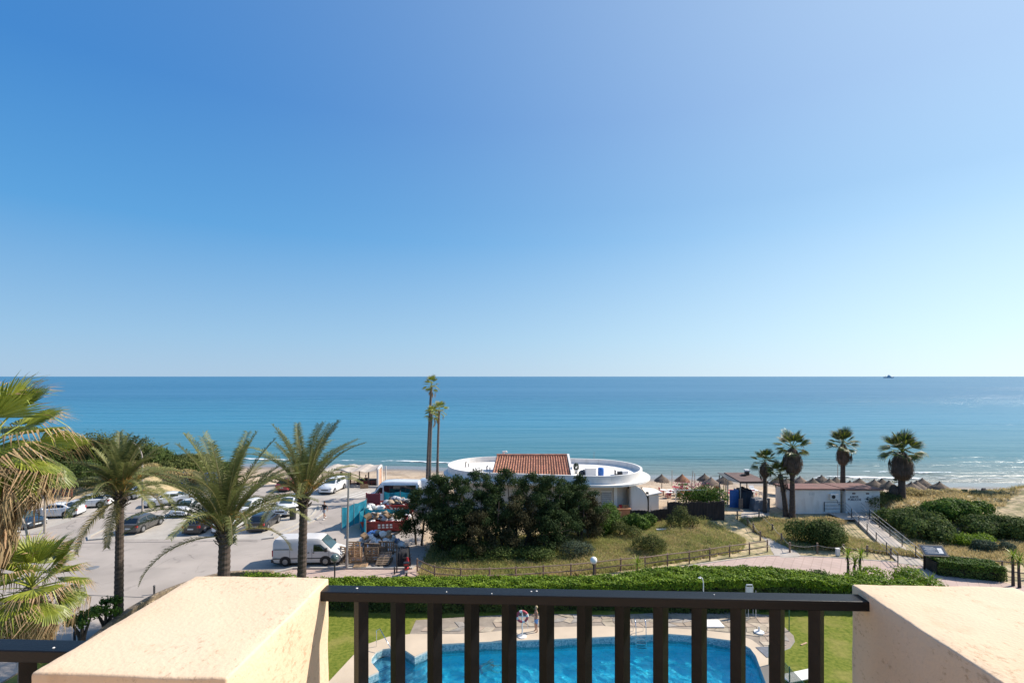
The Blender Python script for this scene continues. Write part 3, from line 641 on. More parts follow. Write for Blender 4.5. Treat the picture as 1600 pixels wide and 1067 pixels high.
# crazy paving stones: jittered cells clipped to the terrace, one object each
STM = [M('terrace stone', c, .85, var=.15, scale=3, bump=.4, bscale=15, objrand=.22) for c in ((0.36, 0.285, 0.215), (0.30, 0.27, 0.235), (0.42, 0.35, 0.26))]
tpar = thing('stone_terrace', 'crazy paved stone terrace between the pool surround and the hedge', 'terrace')
rs = random.Random(5); cnt = 0
jit = {}
def jp(i, j):
    if (i, j) not in jit: jit[(i, j)] = (i*0.58+rs.uniform(-.17, .17)+(0.29 if j % 2 else 0), j*0.52+rs.uniform(-.15, .15))
    return jit[(i, j)]
for j in range(46, 64):
    for i in range(-14, 32):
        q = [jp(i, j), jp(i+1, j), jp(i+1, j+1), jp(i, j+1)]
        cx = sum(p[0] for p in q)/4; cy = sum(p[1] for p in q)/4
        if not all(inpoly(cx+(p[0]-cx)*.9, cy+(p[1]-cy)*.9, crazy) for p in q): continue
        if cx < 3.6 and cy > 29.2 and rs.random() < .5: continue
        cut = [(cx+(p[0]-cx)*.93, cy+(p[1]-cy)*.93) for p in q]
        mb = MB(); mb.prism(cut, .0, .035+rs.uniform(0, .012)); cnt += 1
        if cnt <= 290: mb.build('paving_stone', rs.choice(STM), tpar)
# ================================================================ terrace of the camera: pillars and railings
TH = radians(-2.4)
RM = Matrix.Rotation(TH, 4, 'Z')
PLASTER = M('cream pillar plaster', (0.72, 0.555, 0.395), 0.95, spec=.2, scale=2.6, col2=(0.655, 0.475, 0.31), bump=.14, bscale=80, detail=9, contrast=.3)
def plaster_detail(m):     # fine dark pitting and hairline flaking
    nt = m.node_tree; L = nt.links; b = nt.nodes['Principled BSDF']; src = b.inputs['Base Color'].links[0].from_socket
    tc = nd(nt, 'ShaderNodeTexCoord'); n = nd(nt, 'ShaderNodeTexNoise'); n.inputs['Scale'].default_value = 60; n.inputs['Detail'].default_value = 9; n.inputs['Roughness'].default_value = .75
    mp = nd(nt, 'ShaderNodeMapping'); mp.inputs['Scale'].default_value = (1, .6, 1); L.new(tc.outputs['Object'], mp.inputs[0]); L.new(mp.outputs[0], n.inputs[0])
    n2 = nd(nt, 'ShaderNodeTexNoise'); n2.inputs['Scale'].default_value = 3.2; n2.inputs['Detail'].default_value = 4; L.new(tc.outputs['Object'], n2.inputs[0])
    mu = nd(nt, 'ShaderNodeMath', operation='MULTIPLY_ADD'); L.new(n2.outputs[0], mu.inputs[0]); mu.inputs[1].default_value = .35; L.new(n.outputs[0], mu.inputs[2])
    mr = nd(nt, 'ShaderNodeMapRange'); mr.inputs['From Min'].default_value = .735; mr.inputs['From Max'].default_value = .84; L.new(mu.outputs[0], mr.inputs[0])
    sc = nd(nt, 'ShaderNodeMath', operation='MULTIPLY'); L.new(mr.outputs[0], sc.inputs[0]); sc.inputs[1].default_value = .6
    mx = nd(nt, 'ShaderNodeMixRGB'); L.new(sc.outputs[0], mx.inputs[0]); L.new(src, mx.inputs[1]); mx.inputs[2].default_value = (.34, .22, .13, 1); L.new(mx.outputs[0], b.inputs['Base Color'])
plaster_detail(PLASTER)
overlay(PLASTER, 4.3, .0045, .0, (.46, .33, .22), .45, kind='crack')
overlay(PLASTER, 9, .60, .75, (.52, .36, .22), .5, stretch=(1, 1, .35))
def pillar(name, u0, u1, v0, v1, top, label):
    bm = bmesh.new()
    bmesh.ops.create_cube(bm, size=1)
    for v in bm.verts: v.co = Vector(((u0+u1)/2+v.co.x*(u1-u0), (v0+v1)/2+v.co.y*(v1-v0), (top-1.75)/2+v.co.z*(top+1.75)))
    bmesh.ops.bevel(bm, geom=list(bm.edges), offset=.0065, segments=3, affect='EDGES', profile=.5)
    for k in range(7): bmesh.ops.subdivide_edges(bm, edges=[e for e in bm.edges if e.calc_length() > .035], cuts=1, use_grid_fill=True) if k < 5 else None
    for v in bm.verts:
        c = v.co; d = Vector((fbm(c.y, c.z, 17, 1), fbm(c.x, c.z, 15, 2), fbm(c.x, c.y, 13, 3)))*.0024; v.co = c+d
        edge = min(abs(c.x-u0), abs(c.x-u1))+abs(c.z-top)
        if edge < .03: v.co += Vector((0, 0, -.0016*abs(fbm(c.x*3, c.y, 60, 5))))
    me = bpy.data.meshes.new(name); bm.to_mesh(me); bm.free()
    me.polygons.foreach_set('use_smooth', [True]*len(me.polygons))
    o = newobj(name, me, None, PLASTER); o.matrix_world = Matrix.Translation((0, 0, CAMZ)) @ RM
    return tag(o, label, 'pillar')
pillar('terrace_pillar', -1.188, -.712, 1.160, 1.755, -.700, 'broad cream plaster pillar left of the dark railing, lit on its right side')
pillar('terrace_pillar', 1.073, 1.600, 1.12, 1.775, -.700, 'cream plaster pillar at the right end of the railing with a shaded face')
def railing(u0, u1, v0, v1, bal, label, end=0.0):
    t = thing('terrace_railing', label, 'railing', loc=(0, 0, CAMZ)); t.rotation_euler = (0, 0, TH)
    mb = MB(); mb.box(u0, u1, v0, v1, -.752, -.720); me = mb.mesh('handrail'); bevelled(me, .003)
    newobj('handrail', me, t, MT['darkwood'])
    vm = (v0+v1)/2-.004; m2 = MB(); m2.beam((0, 0, -1.55), (0, 0, -.7525), .0357, .0357, roll=pi/4); m = m2.mesh('baluster'); m.materials.append(MT['darkwood'])
    for k, u in enumerate(bal):
        o = newobj('baluster', m, t, None, loc=(u, vm, 0)); o.rotation_euler = (0, 0, random.uniform(-.03, .03))
    mb = MB(); mb.box(u0, u1, vm-.02, vm+.02, -1.59, -1.551); newobj('bottom_rail', mb.mesh('bottom_rail'), t, MT['darkwood'])
    for k in range(6):      # small pale droppings and paint specks on the handrail
        s = MB(); u = random.uniform(u0+.1, u1-.05); r = random.uniform(.002, .0045); s.lathe([(r, 0), (r*.8, .0012), (.0004, .0018)], 8); newobj('paint_speck', s.mesh('paint_speck'), t, MT['white'], loc=(u, random.uniform(v0+.01, v1-.01), -.7199))
    return t
railing(-.730, 1.095, 1.683, 1.743, [-.582+.1252*k for k in range(13)], 'dark brown wooden railing with thirteen balusters between the two cream pillars')
railing(-2.9, -1.175, 1.290, 1.349, [-1.352-.1252*k for k in range(11)], 'dark wooden railing at the far left edge beyond the left pillar')
TF = M('sandy terrace floor tiles', (.62, .46, .33), .8, var=.15, scale=3)
mb = MB(); mb.box(-6, 6, -2.4, 1.8, -1.95, -1.75, mat=RM); mb.build('terrace_floor', TF, loc=(0, 0, CAMZ), kind='structure')
WF = M('cream bounce wall', (.78, .62, .46), .9, var=.08, scale=1)
mb = MB(); mb.box(-6, 6, -2.7, -2.402, -1.95, 1.3, mat=RM); mb.build('bounce_wall', WF, loc=(0, 0, CAMZ), kind='structure')  # unseen wall behind the camera, added to bounce warm light and block sky
mb = MB(); mb.box(-6, 6, .9, 1.78, -14.5, -1.952, mat=RM); mb.build('house_front_wall', PLASTER, loc=(0, 0, CAMZ), kind='structure')
# ================================================================ hedges
def hedge(name, front, back, h, label, cat='hedge', n=300, size=.07, mat='hedge', bump=.12, zb=0.0, core='hedgecore'):
    """front/back: lists of xy with same count; h: heights"""
    t = thing(name, label, cat, loc=(front[0][0], front[0][1], zb)); o0 = Vector((front[0][0], front[0][1], 0))
    Vs = []; Fs = []; V2s = []; F2s = []; mb = MB()
    for i in range(len(front)-1):
        a, b, c, d = [Vector((*p, 0))-o0 for p in (front[i], front[i+1], back[i+1], back[i])]
        h0, h1 = h[i], h[i+1]; L = (b-a).length; W = ((d-a).length+(c-b).length)/2
        s = .16; ca, cb, cc, cd_ = a.lerp(d, s*.7), b.lerp(c, s*.7), c.lerp(b, s*.7), d.lerp(a, s*.7)
        mb.add([ca, cb, cc, cd_, ca+Vector((0,0,h0-s)), cb+Vector((0,0,h1-s)), cc+Vector((0,0,h1-s)), cd_+Vector((0,0,h0-s))], [(0,3,2,1),(4,5,6,7),(0,1,5,4),(1,2,6,5),(2,3,7,6),(3,0,4,7)])
        fa = np.array
        for (p0, p1, vert, nn) in ((a, b, True, a-d), (d, c, True, d-a), (None, None, False, Vector((0, 0, 1)))):
            area = L*(h0+h1)/2 if vert else L*W; k = int(area*n*(1.0 if vert else 1.7))
            if k <= 0: continue
            u = RNG.random(k); v = RNG.random(k)
            if vert:
                P = (fa(p0)[None]*(1-u)[:, None]+fa(p1)[None]*u[:, None]); hh = h0*(1-u)+h1*u; P[:, 2] = hh*v
                wv = RNG.normal(0, bump*.35, k)+bump*.5*np.sin(P[:, 0]*2.3+P[:, 2]*3)*np.sin(P[:, 0]*.9)-bump*.2; nn_ = fa(nn.normalized()); P += nn_[None]*wv[:, None]
                N = np.repeat(nn_[None], k, 0)
            else:
                P = (fa(a)[None]*((1-u)*(1-v))[:, None]+fa(b)[None]*(u*(1-v))[:, None]+fa(c)[None]*(u*v)[:, None]+fa(d)[None]*((1-u)*v)[:, None])
                hh = h0*(1-u)+h1*u; P[:, 2] = hh+RNG.normal(0, bump*.4, k)+bump*.7*np.sin(P[:, 0]*2.7+1)*np.sin(P[:, 0]*1.1+P[:, 1]*4); N = np.repeat(fa((0, 0, 1.))[None], k, 0)
            if vert:
                g_ = np.sin(P[:, 0]*5.1+P[:, 2]*2)*np.sin(P[:, 2]*4.3+P[:, 0]*1.7); kp = (g_ > -.35) | (RNG.random(k) < .35) | (P[:, 2] > hh-.35); P = P[kp]; N = N[kp]; hh = hh[kp]
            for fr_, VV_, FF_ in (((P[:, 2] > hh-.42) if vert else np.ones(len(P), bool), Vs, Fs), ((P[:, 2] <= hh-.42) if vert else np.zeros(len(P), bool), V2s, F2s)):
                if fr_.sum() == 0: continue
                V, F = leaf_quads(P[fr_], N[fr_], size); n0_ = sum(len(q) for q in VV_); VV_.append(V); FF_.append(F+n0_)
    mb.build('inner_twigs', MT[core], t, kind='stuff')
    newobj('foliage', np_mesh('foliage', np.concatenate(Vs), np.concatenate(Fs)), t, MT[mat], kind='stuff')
    if V2s: newobj('shaded_leaves', np_mesh('shaded_leaves', np.concatenate(V2s), np.concatenate(F2s)), t, MT['bushd'], kind='stuff')  # lower side leaves get a darker green, shade put into the colour
    return t
hx = [-17.5, -12, -6, 0, 4.5, 6.5, 9, 13, 17, 20.5, 24]
hf = [(x, 31.5+(.25*sin(x*.4))) for x in hx]; hb = [(x, 33.0+(0.8 if 7 < x < 18 else .2)) for x in hx]
hh = [1.35, 1.45, 1.5, 1.55, 1.55, 1.6, 1.85, 1.98, 1.92, 1.6, 1.5]
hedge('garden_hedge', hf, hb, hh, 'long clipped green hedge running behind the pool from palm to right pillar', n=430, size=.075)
p = [G(1466, 899), G(1520, 905), G(1574, 909)]
hedge('clipped_hedge', [(q.x, q.y) for q in p], [(q.x+.3, q.y+1.7) for q in p], [1.0, 1.0, .95], 'short clipped hedge block beside the promenade below the info board', n=420, size=.07, mat='bushg', bump=.1)
# ================================================================ bushes
def bush(name, label, blobs, n, size, mat, cat='bush', group=None, stems=False, **kw):
    x = sum(b[0] for b in blobs)/len(blobs); y = sum(b[1] for b in blobs)/len(blobs); z = th(x, y)
    t = thing(name, label, cat, loc=(x, y, z), group=group)
    bl = [(b[0]-x, b[1]-y, b[2], b[3], b[4], b[5]) for b in blobs]
    V, F = blob_leaves(bl, n, size, zmin=-.1, **kw)
    newobj('foliage', np_mesh('foliage', V, F), t, MT[mat], kind='stuff')
    mb = MB()
    for b in bl:
        for k in range(3):
            a = random.uniform(0, 6.28); mb.tube([(b[0], b[1], 0), (b[0]+cos(a)*b[3]*.3, b[1]+sin(a)*b[4]*.3, max(.2, b[2]*.6)), (b[0]+cos(a)*b[3]*.6, b[1]+sin(a)*b[4]*.6, b[2]+b[5]*.5)], [.06, .04, .015], 5)
    mb.build('stems', MT['bark'], t, kind='stuff')
    return t
def lumpy(x0, x1, y0, y1, h, k, seed, rr=.9):
    r = random.Random(seed); out = []
    for i in range(k):
        u = (i+.5)/k; x = x0+(x1-x0)*u+r.uniform(-.3, .3); y = r.uniform(y0, y1); hh_ = h*r.uniform(.75, 1.05); out.append((x, y, hh_*.5, rr*r.uniform(.8, 1.2), rr*r.uniform(.7, 1.0), hh_*.55))
    return out
bush('round_bush', 'big dark green bush behind the rope fence between the two paths', lumpy(24.6, 28.2, 43.0, 44.6, 2.1, 8, 1, 1.0), 16000, .075, 'bushd')
bush('dune_shrub', 'dense dark green shrub alongside the right railing of the ramp', [(37.0, 50.2, .6, 1.2, 1.2, .85), (38.4, 49.6, .8, 1.5, 1.3, .95), (36.9, 48.0, .8, 1.3, 1.2, .9), (38.6, 47.4, .9, 1.5, 1.3, 1.0), (36.4, 45.8, .8, 1.2, 1.1, .95), (38.0, 45.6, .8, 1.2, 1.1, 1.0), (40.0, 49.8, .9, 1.3, 1.2, .9), (37.2, 44.4, .6, .9, .8, .8)], 17000, .11, 'bushd')
bush('dune_shrub', 'wide mid green shrub on the dune in front of the largest right palm', lumpy(41.0, 45.5, 48.8, 50.8, 1.6, 9, 3, 1.15), 17000, .11, 'bushg', gap=.2)
bush('dune_shrub', 'long dark shrub belt on the dune behind the bright low bush', lumpy(41.8, 46.5, 45.4, 47.2, 1.75, 10, 4, 1.15), 16000, .11, 'bushd')
bush('dune_shrub', 'dark shrub cut by the right edge of the picture', lumpy(48.6, 54, 44.2, 46, 2.1, 8, 5, 1.2), 10000, .12, 'bushd')
bush('low_bush', 'bright green low bush on the dry grass behind the info board', lumpy(38.0, 41.0, 43.4, 44.4, .95, 6, 6, .8), 9000, .06, 'hedge')
bush('low_bush', 'grey green low bush touching the bright green one', lumpy(38.8, 40.2, 42.6, 43.0, .9, 3, 7, .6), 5000, .06, 'sage')
bush('small_tuft_bush', 'small green tuft in the dry grass above the right fence', [(41.2, 42.6, .3, .6, .5, .4)], 1600, .06, 'sage')
bush('round_bush', 'glossy bright green bush at the right end of the dark trees', lumpy(7.2, 9.6, 46.4, 49.0, 2.3, 8, 8, .95), 16000, .095, 'bushg')
bush('round_bush', 'smaller leafy green bush beside the reed screen', lumpy(10.6, 13.2, 47.8, 49.4, 1.5, 5, 9, .75), 6500, .09, 'bushg')
bush('wild_bush', 'feathery green bush growing on the grass field near the front fence', [(11.4, 41.6, .8, .9, .8, .9), (10.7, 42.3, .6, .8, .8, .7), (12.2, 42.2, .5, .6, .6, .6)], 5200, .055, 'busho')
bush('wild_bush', 'pale green bush at the foot of the dark trees', [(4.8, 40.6, .6, 1.0, .7, .75), (5.8, 41, .5, .8, .7, .6)], 4200, .055, 'sage')
bush('wild_bush', 'tall weedy bush in front of the reed screen', [(16.0, 48.6, .9, .8, .6, 1.2), (15.2, 48.3, .6, .7, .6, .8), (17, 48.5, .5, .7, .5, .7)], 4200, .06, 'busho')
bush('wild_bush', 'olive green bush left of the white plank on the grass', [(9.6, 46.3, .6, .9, .7, .8), (10.8, 45.6, .5, .8, .7, .6)], 3600, .06, 'busho')
bush('wild_bush', 'low dark undergrowth below the dark trees', lumpy(-4.5, 2.8, 39.6, 41.2, 1.2, 8, 10, 1.0), 9000, .07, 'bushd')
bush('verge_bush', 'round leafy bush on the promenade edge by the young palms', [(20.9, 35.0, .6, 1.1, .7, .65), (22, 34.9, .4, .8, .6, .5)], 4500, .07, 'bushg')
bush('verge_bush', 'spreading bright green ground bush above the right end of the hedge', lumpy(23.0, 28.3, 33.6, 35.3, 1.3, 9, 11, .95), 11000, .075, 'hedge')
bush('beach_bush', 'low grey green shrub on the sand dune by the signboard', lumpy(51, 54.5, 55.5, 57, .5, 5, 12, .9), 4200, .09, 'sage')
bush('beach_bush', 'dark low shrub on top of the right dune', lumpy(58.5, 62, 60, 61.5, .7, 4, 13, 1.0), 4200, .1, 'busho')
bush('dry_bush', 'tan dry scrub mound behind the largest right palm', lumpy(44.5, 51.0, 56.5, 59, 1.15, 9, 14, 1.25), 12000, .10, 'drygrass', gap=.1)
bush('dry_bush', 'olive scrub on the sand beside the toilet block', lumpy(37.4, 42, 54, 57, 1.3, 6, 15, 1.2), 6500, .09, 'busho', gap=.1)
bush('dry_bush', 'straw coloured scrub at the far right end of the beach', lumpy(56, 72, 64, 67, 1.1, 9, 16, 1.6), 7000, .1, 'drygrass', gap=.1)
bush('dry_bush', 'dry grass mound in front of the toilet block beside the sandy path', lumpy(25.0, 32.5, 49.5, 51.2, .55, 9, 17, 1.0), 8000, .07, 'drygrass', gap=.1)
bush('oleander_bush', 'green oleander bush with pink flowers behind the reed screen', lumpy(19.0, 22.6, 55.0, 57.6, 2.3, 6, 18, 1.15), 9000, .09, 'bushg')
V_, F_ = leaf_quads(np.array([(random.uniform(18.0, 22), random.uniform(56.2, 58), random.uniform(1.9, 2.7)) for k in range(350)]), unit(350), .09)
o = newobj('pink_flowers', np_mesh('pink_flowers', V_, F_), None, M('pink petals', (.50, .12, .18), .7), kind='stuff'); o.parent = bpy.data.objects['oleander_bush']; o.matrix_parent_inverse = Matrix.Translation(-Vector(bpy.data.objects['oleander_bush'].location))
# left dune shrubs
for k, (px, D, top, wd, lab) in enumerate([(105, 69, 681, 4.2, 'rounded olive shrub on the dune above the white parked car, leftmost'), (150, 70, 678, 4.5, 'tallest olive green shrub on the left dune before the sea'), (195, 71, 684, 4.3, 'olive shrub behind the curved street lamp'),
        (240, 72, 697, 4.0, 'lower olive shrub right of the curved street lamp'), (285, 72, 712, 3.8, 'low olive shrub behind the blue recycling bin'), (60, 67, 690, 4.5, 'olive shrub on the dune half hidden by the near fan palm'), (325, 73, 722, 3.4, 'lowest olive shrub at the right end of the dune'), (10, 66, 700, 5.0, 'olive shrub behind the near fan palm at the left edge')]):
    X = PX(px, D); h = PZ(top, D)-th(X, D)
    bush('dune_shrub', lab, lumpy(X-wd*.7, X+wd*.7, D-3.0, D+1.5, h, 9, 30+k, 1.9), 12000, .14, 'busho' if k % 3 else 'bushd')
bush('dune_shrub', 'dark green shrub tight behind the red timber fence', lumpy(PX(60, 63), PX(150, 64), 63.6, 66, 3.0, 8, 50, 1.5), 9000, .12, 'bushd')
for k, (px, D, lab) in enumerate([(215, 66.5, 'dry brown scrub below the curved street lamp'), (265, 67.5, 'brown scrub beside the blue recycling bin'), (318, 69, 'brown scrub at the far edge of the parking')]):
    X = PX(px, D); bush('dry_bush', lab, lumpy(X-2, X+2, D-.6, D+1, 1.5, 5, 60+k, 1.0), 4000, .1, 'drygrass', gap=.1)
# ---- grass field and dune grass blades
def tufts(n, test, h, seed, mat, name, label):
    r = np.random.default_rng(seed); P = []
    while len(P) < n:
        x = r.uniform(-8, 66); y = r.uniform(36, 66); q = test(x, y)
        if q and r.random() < q: P.append((x, y, th(x, y)))
    P = np.array(P); k = 5
    P = np.repeat(P, k, 0)+r.normal(0, .09, (n*k, 3))*[1, 1, 0]; a = r.uniform(0, 6.28, n*k); hh_ = h*r.uniform(.4, 1.3, n*k); le = r.normal(0, .45, (n*k, 2))*hh_[:, None]
    wv = np.stack([np.cos(a), np.sin(a), 0*a], 1)*(.022+.02*r.random(n*k))[:, None]
    tip = P+np.concatenate([le, hh_[:, None]], 1)
    V = np.stack([P-wv, P+wv, tip], 1).reshape(-1, 3); F = np.arange(len(V)).reshape(-1, 3)
    o = newobj(name, np_mesh(name, V, F), None, MT[mat], kind='stuff'); o['label'] = label; o['category'] = 'grass'
field = [(-6.8, 37.0), (-5, 36.6), (3, 36.9), (9, 38.6), (14, 40.4), (18.8, 42.4), (20.6, 45), (19.6, 50), (19, 53), (14, 50.5), (8, 47), (-2, 46), (-6.8, 44)]
def sandyspot(x, y): return 0.55+.6*fbm(x, y, .7, 8)
tufts(19000, lambda x, y: inpoly(x, y, field) and sandyspot(x, y)+.2, .26, 1, 'greengrass', 'wild_grass', 'green and straw wild grass covering the field behind the front fence')
tufts(9000, lambda x, y: inpoly(x, y, field) and (1-sandyspot(x, y))*.9+.05, .30, 2, 'drygrass', 'dry_grass', 'dry straw grass patches in the field behind the front fence')
f2 = [(23.4, 43.0), (29, 42.6), (33, 40.5), (31.0, 45), (26.8, 52.0), (23.0, 51.6), (22.6, 47)]
f3 = [(32.6, 39.6), (46, 38.6), (62, 40), (60, 47), (43, 47), (36, 47)]
f4 = [(36, 52), (50, 52), (66, 62), (60, 66), (37, 66)]
tufts(8000, lambda x, y: inpoly(x, y, f2) and sandyspot(x, y)+.1, .32, 3, 'drygrass', 'dry_grass', 'dry golden grass between the sandy path and the ramp')
tufts(9000, lambda x, y: inpoly(x, y, f3) and .9, .24, 4, 'drygrass', 'dry_grass', 'dry golden grass behind the info board and right fence')
tufts(3500, lambda x, y: inpoly(x, y, f4) and (scrub(x, y) > .3), .4, 5, 'drygrass', 'dune_grass', 'straw dune grass on the sand at the right')
tufts(2500, lambda x, y: inpoly(x, y, f2) and .5, .4, 6, 'greengrass', 'wild_grass', 'green weeds among the dry grass between path and ramp')
# low clumps of weeds that break up the grass field
def weeds(n, poly, mat, seed, label, hs=(.25, .6)):
    r = np.random.default_rng(seed); bl = []
    xs_ = [p[0] for p in poly]; ys_ = [p[1] for p in poly]
    while len(bl) < n:
        x = r.uniform(min(xs_), max(xs_)); y = r.uniform(min(ys_), max(ys_))
        if inpoly(x, y, poly): h = r.uniform(*hs); bl.append((x, y, th(x, y)+h*.3, h*r.uniform(.9, 1.9), h*r.uniform(.8, 1.4), h*.75))
    V, F = blob_leaves(bl, n*150, .055, r, gap=.1, asp=.3, inner=.3, rnd=1.2)
    o = newobj('weeds', np_mesh('weeds', V, F), None, MT[mat], kind='stuff'); o['label'] = label; o['category'] = 'weeds'
weeds(120, field, 'greengrass', 1, 'pale green weeds scattered over the wild grass field', (.3, .75))
weeds(60, field, 'drygrass', 11, 'straw coloured weeds scattered over the wild grass field', (.25, .6))
weeds(45, field, 'bushd', 2, 'darker green weeds scattered over the wild grass field', (.2, .45))
weeds(40, [(-6.5, 38.5), (2, 38.8), (6, 40.5), (5, 43), (-6.5, 43)], 'bushd', 3, 'dark weeds in the shade of the conifers', (.4, .9))
weeds(40, f2, 'drygrass', 4, 'straw coloured weeds between path and ramp')
weeds(26, f2, 'busho', 5, 'olive weeds between path and ramp')
weeds(60, f3, 'drygrass', 6, 'straw coloured weeds behind the right fence', (.2, .45))
weeds(22, f4, 'sage', 7, 'grey green weeds on the dune sand', (.25, .5))
# ================================================================ palms
def frond_mesh(L, e0, droop, seed, pairs=74, ll=.50, curl=0.0, mats=('frond', 'rach')):
    r = random.Random(seed); mb = MB(); pts = []; p = Vector((0, 0, 0)); n = 14
    for i in range(n+1):
        t = i/n; e = e0-droop*t**1.3; pts.append(p.copy()); p = p+Vector((cos(e), curl*t, sin(e)))*(L/n)
    mb.tube(pts, [.035*(1-i/n)+.006 for i in range(n+1)], 4, m=1)
    def at(t):
        f = t*n; i = min(int(f), n-1); return pts[i].lerp(pts[i+1], f-i), (pts[i+1]-pts[i]).normalized()
    for k in range(pairs):
        t = .13+.87*(k+.5)/pairs; q, d = at(t)
        prof = min(1, (t-.08)*5)*(1-.55*max(0, t-.55)/.45)
        for s in (-1, 1):
            side = d.cross(Vector((0, 0, 1))).normalized()*s; up = side.cross(d)*s
            if up.z < 0: up = -up
            l = ll*prof*r.uniform(.75, 1.2); dr = (side*.75+d*.62+up*r.uniform(.15, .5)).normalized()
            m = q+dr*l*.55; e = m+(dr+Vector((0, 0, -.55))).normalized()*l*.5; wv = d*.0145
            mb.add([q-wv, q+wv, m+wv*1.25, m-wv*1.25, e], [(0, 1, 2, 3), (3, 2, 4)], 0)
    me = mb.mesh('frond'); me.materials.append(MT[mats[0]]); me.materials.append(MT[mats[1]]); return me
FR = {}
for si, Lf in enumerate((3.0, 4.3)):
    for k, (e0, dr) in enumerate(((1.42, .55), (1.15, .95), (.85, 1.35), (.50, 1.45), (.10, 1.35), (-.35, .95))):
        FR[(si, k)] = [frond_mesh(Lf, e0, dr*f, 10*k+si+j, curl=c) for j, (f, c) in enumerate(((1, .12), (1.2, -.15)))]
FRY = [[frond_mesh(Lf, e0, dr, 77+i, mats=('frondy', 'rach')) for i, (e0, dr) in enumerate(((.15, 1.5), (-.3, 1.1), (-.85, .6)))] for Lf in (3.0, 4.3)]
def date_palm(x, y, tz, r0, si, nf, label, seed, lean=(0, 0), fruit=True, sc=1.0, low=1.0, skip=None):
    t = thing('date_palm', label, 'palm tree', loc=(x, y, 0)); r = random.Random(seed)
    n = int(tz/.14); pts = []; rad = []
    for i in range(n+1):
        u = i/n; pts.append((lean[0]*u, lean[1]*u, tz*u)); rr = r0*(1.18-.28*u if u > .06 else 1.5-5*u)*(1+.09*(i % 2)); rad.append(rr*(1.25 if u > .93 else 1))
    mb = MB(); mb.tube(pts, rad, 14); mb.build('trunk', MT['trunk'], t)
    top = Vector((lean[0], lean[1], tz))
    mb = MB()
    for k in range(70):     # cut frond bases round the head
        a = r.uniform(0, 6.28); z = r.uniform(-.75, .15); d = Vector((cos(a), sin(a), r.uniform(.5, 1.4))).normalized(); p = top+Vector((cos(a)*r0*.9, sin(a)*r0*.9, z)); mb.beam(p, p+d*r.uniform(.2, .4), .09, .04)
    mb.build('leaf_bases', MT['bark'], t, kind='stuff')
    for k in range(nf):
        u = k/nf; band = 0 if u < .24 else 1 if u < .48 else 2 if u < .70 else 3 if u < .86 else 4 if u < .96 else 5
        if band >= 3 and r.random() > (low+.25 if band == 3 else low): continue
        a = k*2.39996+r.uniform(-.2, .2)
        if skip and band >= skip[2] and skip[0] < (a+pi) % (2*pi)-pi < skip[1]: continue
        me = r.choice(FR[(si, band)])
        if band >= 4 and r.random() < .4: me = FRY[si][min(2, band-4+r.randint(0, 1))]
        o = newobj('frond', me, t, None, loc=top+Vector((cos(a)*.15, sin(a)*.15, .25-.5*u)), rot=(r.uniform(-.12, .12), r.uniform(-.10, .10), a)); s = sc*r.uniform(.85, 1.1); o.scale = (s, s, s)
    if fruit:
        for k in range(9):
            a = r.uniform(0, 6.28); mb = MB(); e = r.uniform(.5, 1.2); p0 = top+Vector((cos(a)*.2, sin(a)*.2, .1)); d = Vector((cos(a)*cos(e), sin(a)*cos(e), sin(e)))
            mb.tube([p0, p0+d*.6, p0+d*.9], [.02, .016, .012], 5)
            for j in range(14): mb.tube([p0+d*.8, p0+d*1.0+Vector((r.uniform(-.15, .15), r.uniform(-.15, .15), r.uniform(-.1, .2))), p0+d*1.15+Vector((r.uniform(-.3, .3), r.uniform(-.3, .3), r.uniform(-.35, .1)))], .010, 3, cap=False)
            mb.build('fruit_stalk', MT['fruit'], t)
    return t
date_palm(PX(185, 29.5), 29.5, 7.7, .20, 0, 50, 'slender date palm on a dark trunk by the stone wall, leftmost of three', 1, lean=(.1, 0), sc=1.08, low=.45)
date_palm(PX(347, 27.0), 27.0, 6.3, .29, 1, 62, 'largest bushy date palm with orange stalks behind the pillar', 2, lean=(.15, 0), sc=1.16, low=.3, skip=(-2.3, -.8, 3))
date_palm(PX(470, 32.2), 32.2, 6.9, .24, 1, 58, 'date palm whose trunk stands in front of the white van', 3, lean=(.2, 0), sc=1.08, low=.3, skip=(-1.2, .9, 3))
def fan_mesh(pl, R, seed, segs=26, spread=2.3, droop=.35, tipd=1.0, mats=('fan', 'fany', 'dead'), cup=.25, tl=1.0, dr=.6):
    r = random.Random(seed); mb = MB(); d0 = Vector((pl, 0, 0))
    mb.tube([(0, 0, 0), (pl*.5, 0, .03), (pl, 0, 0)], [.03, .022, .014], 4, m=1)
    for k in range(segs):
        a = (k+.5-segs/2)/segs*spread*1.0; da = spread/segs/2; l = R*(.72+.28*cos(a*.6))*r.uniform(.92, 1.05)
        def pt(rr, ang, dz=0): x = rr*cos(ang); y = rr*sin(ang); return Vector((pl+x, y, cup*abs(sin(ang))*rr*.5-droop*rr*rr/R*.6+dz))
        f = .014*(1 if k % 2 else -1)
        h = l*.55
        A, B = pt(.03, a-da), pt(.03, a+da); C, D_ = pt(h, a-da*.98, f), pt(h, a+da*.98, -f)
        mid = (C+D_)/2; E, Fp = pt(l*.8, a-da*.5), pt(l*.8, a+da*.5); tip = (pt(l*.8, a))+Vector((cos(a)*.8*(1-tipd*.3)+r.uniform(-.25, .25), sin(a)*.8+r.uniform(-.25, .25), -tipd*r.uniform(.3, 1.1))).normalized()*l*r.uniform(.16, .36)*tl
        mi = 1 if k % 5 == 2 else 0
        mb.add([A, B, D_, C, E, Fp, tip], [(0, 1, 2, 3)], mi); n0 = len(mb.v)-7
        mb.f.append((n0+3, n0+2, n0+5, n0+4)); mb.m.append(mi)
        mb.f.append((n0+4, n0+5, n0+6)); mb.m.append(2 if r.random() < dr else 1)
    me = mb.mesh('leaf')
    for m in mats: me.materials.append(MT[m])
    return me
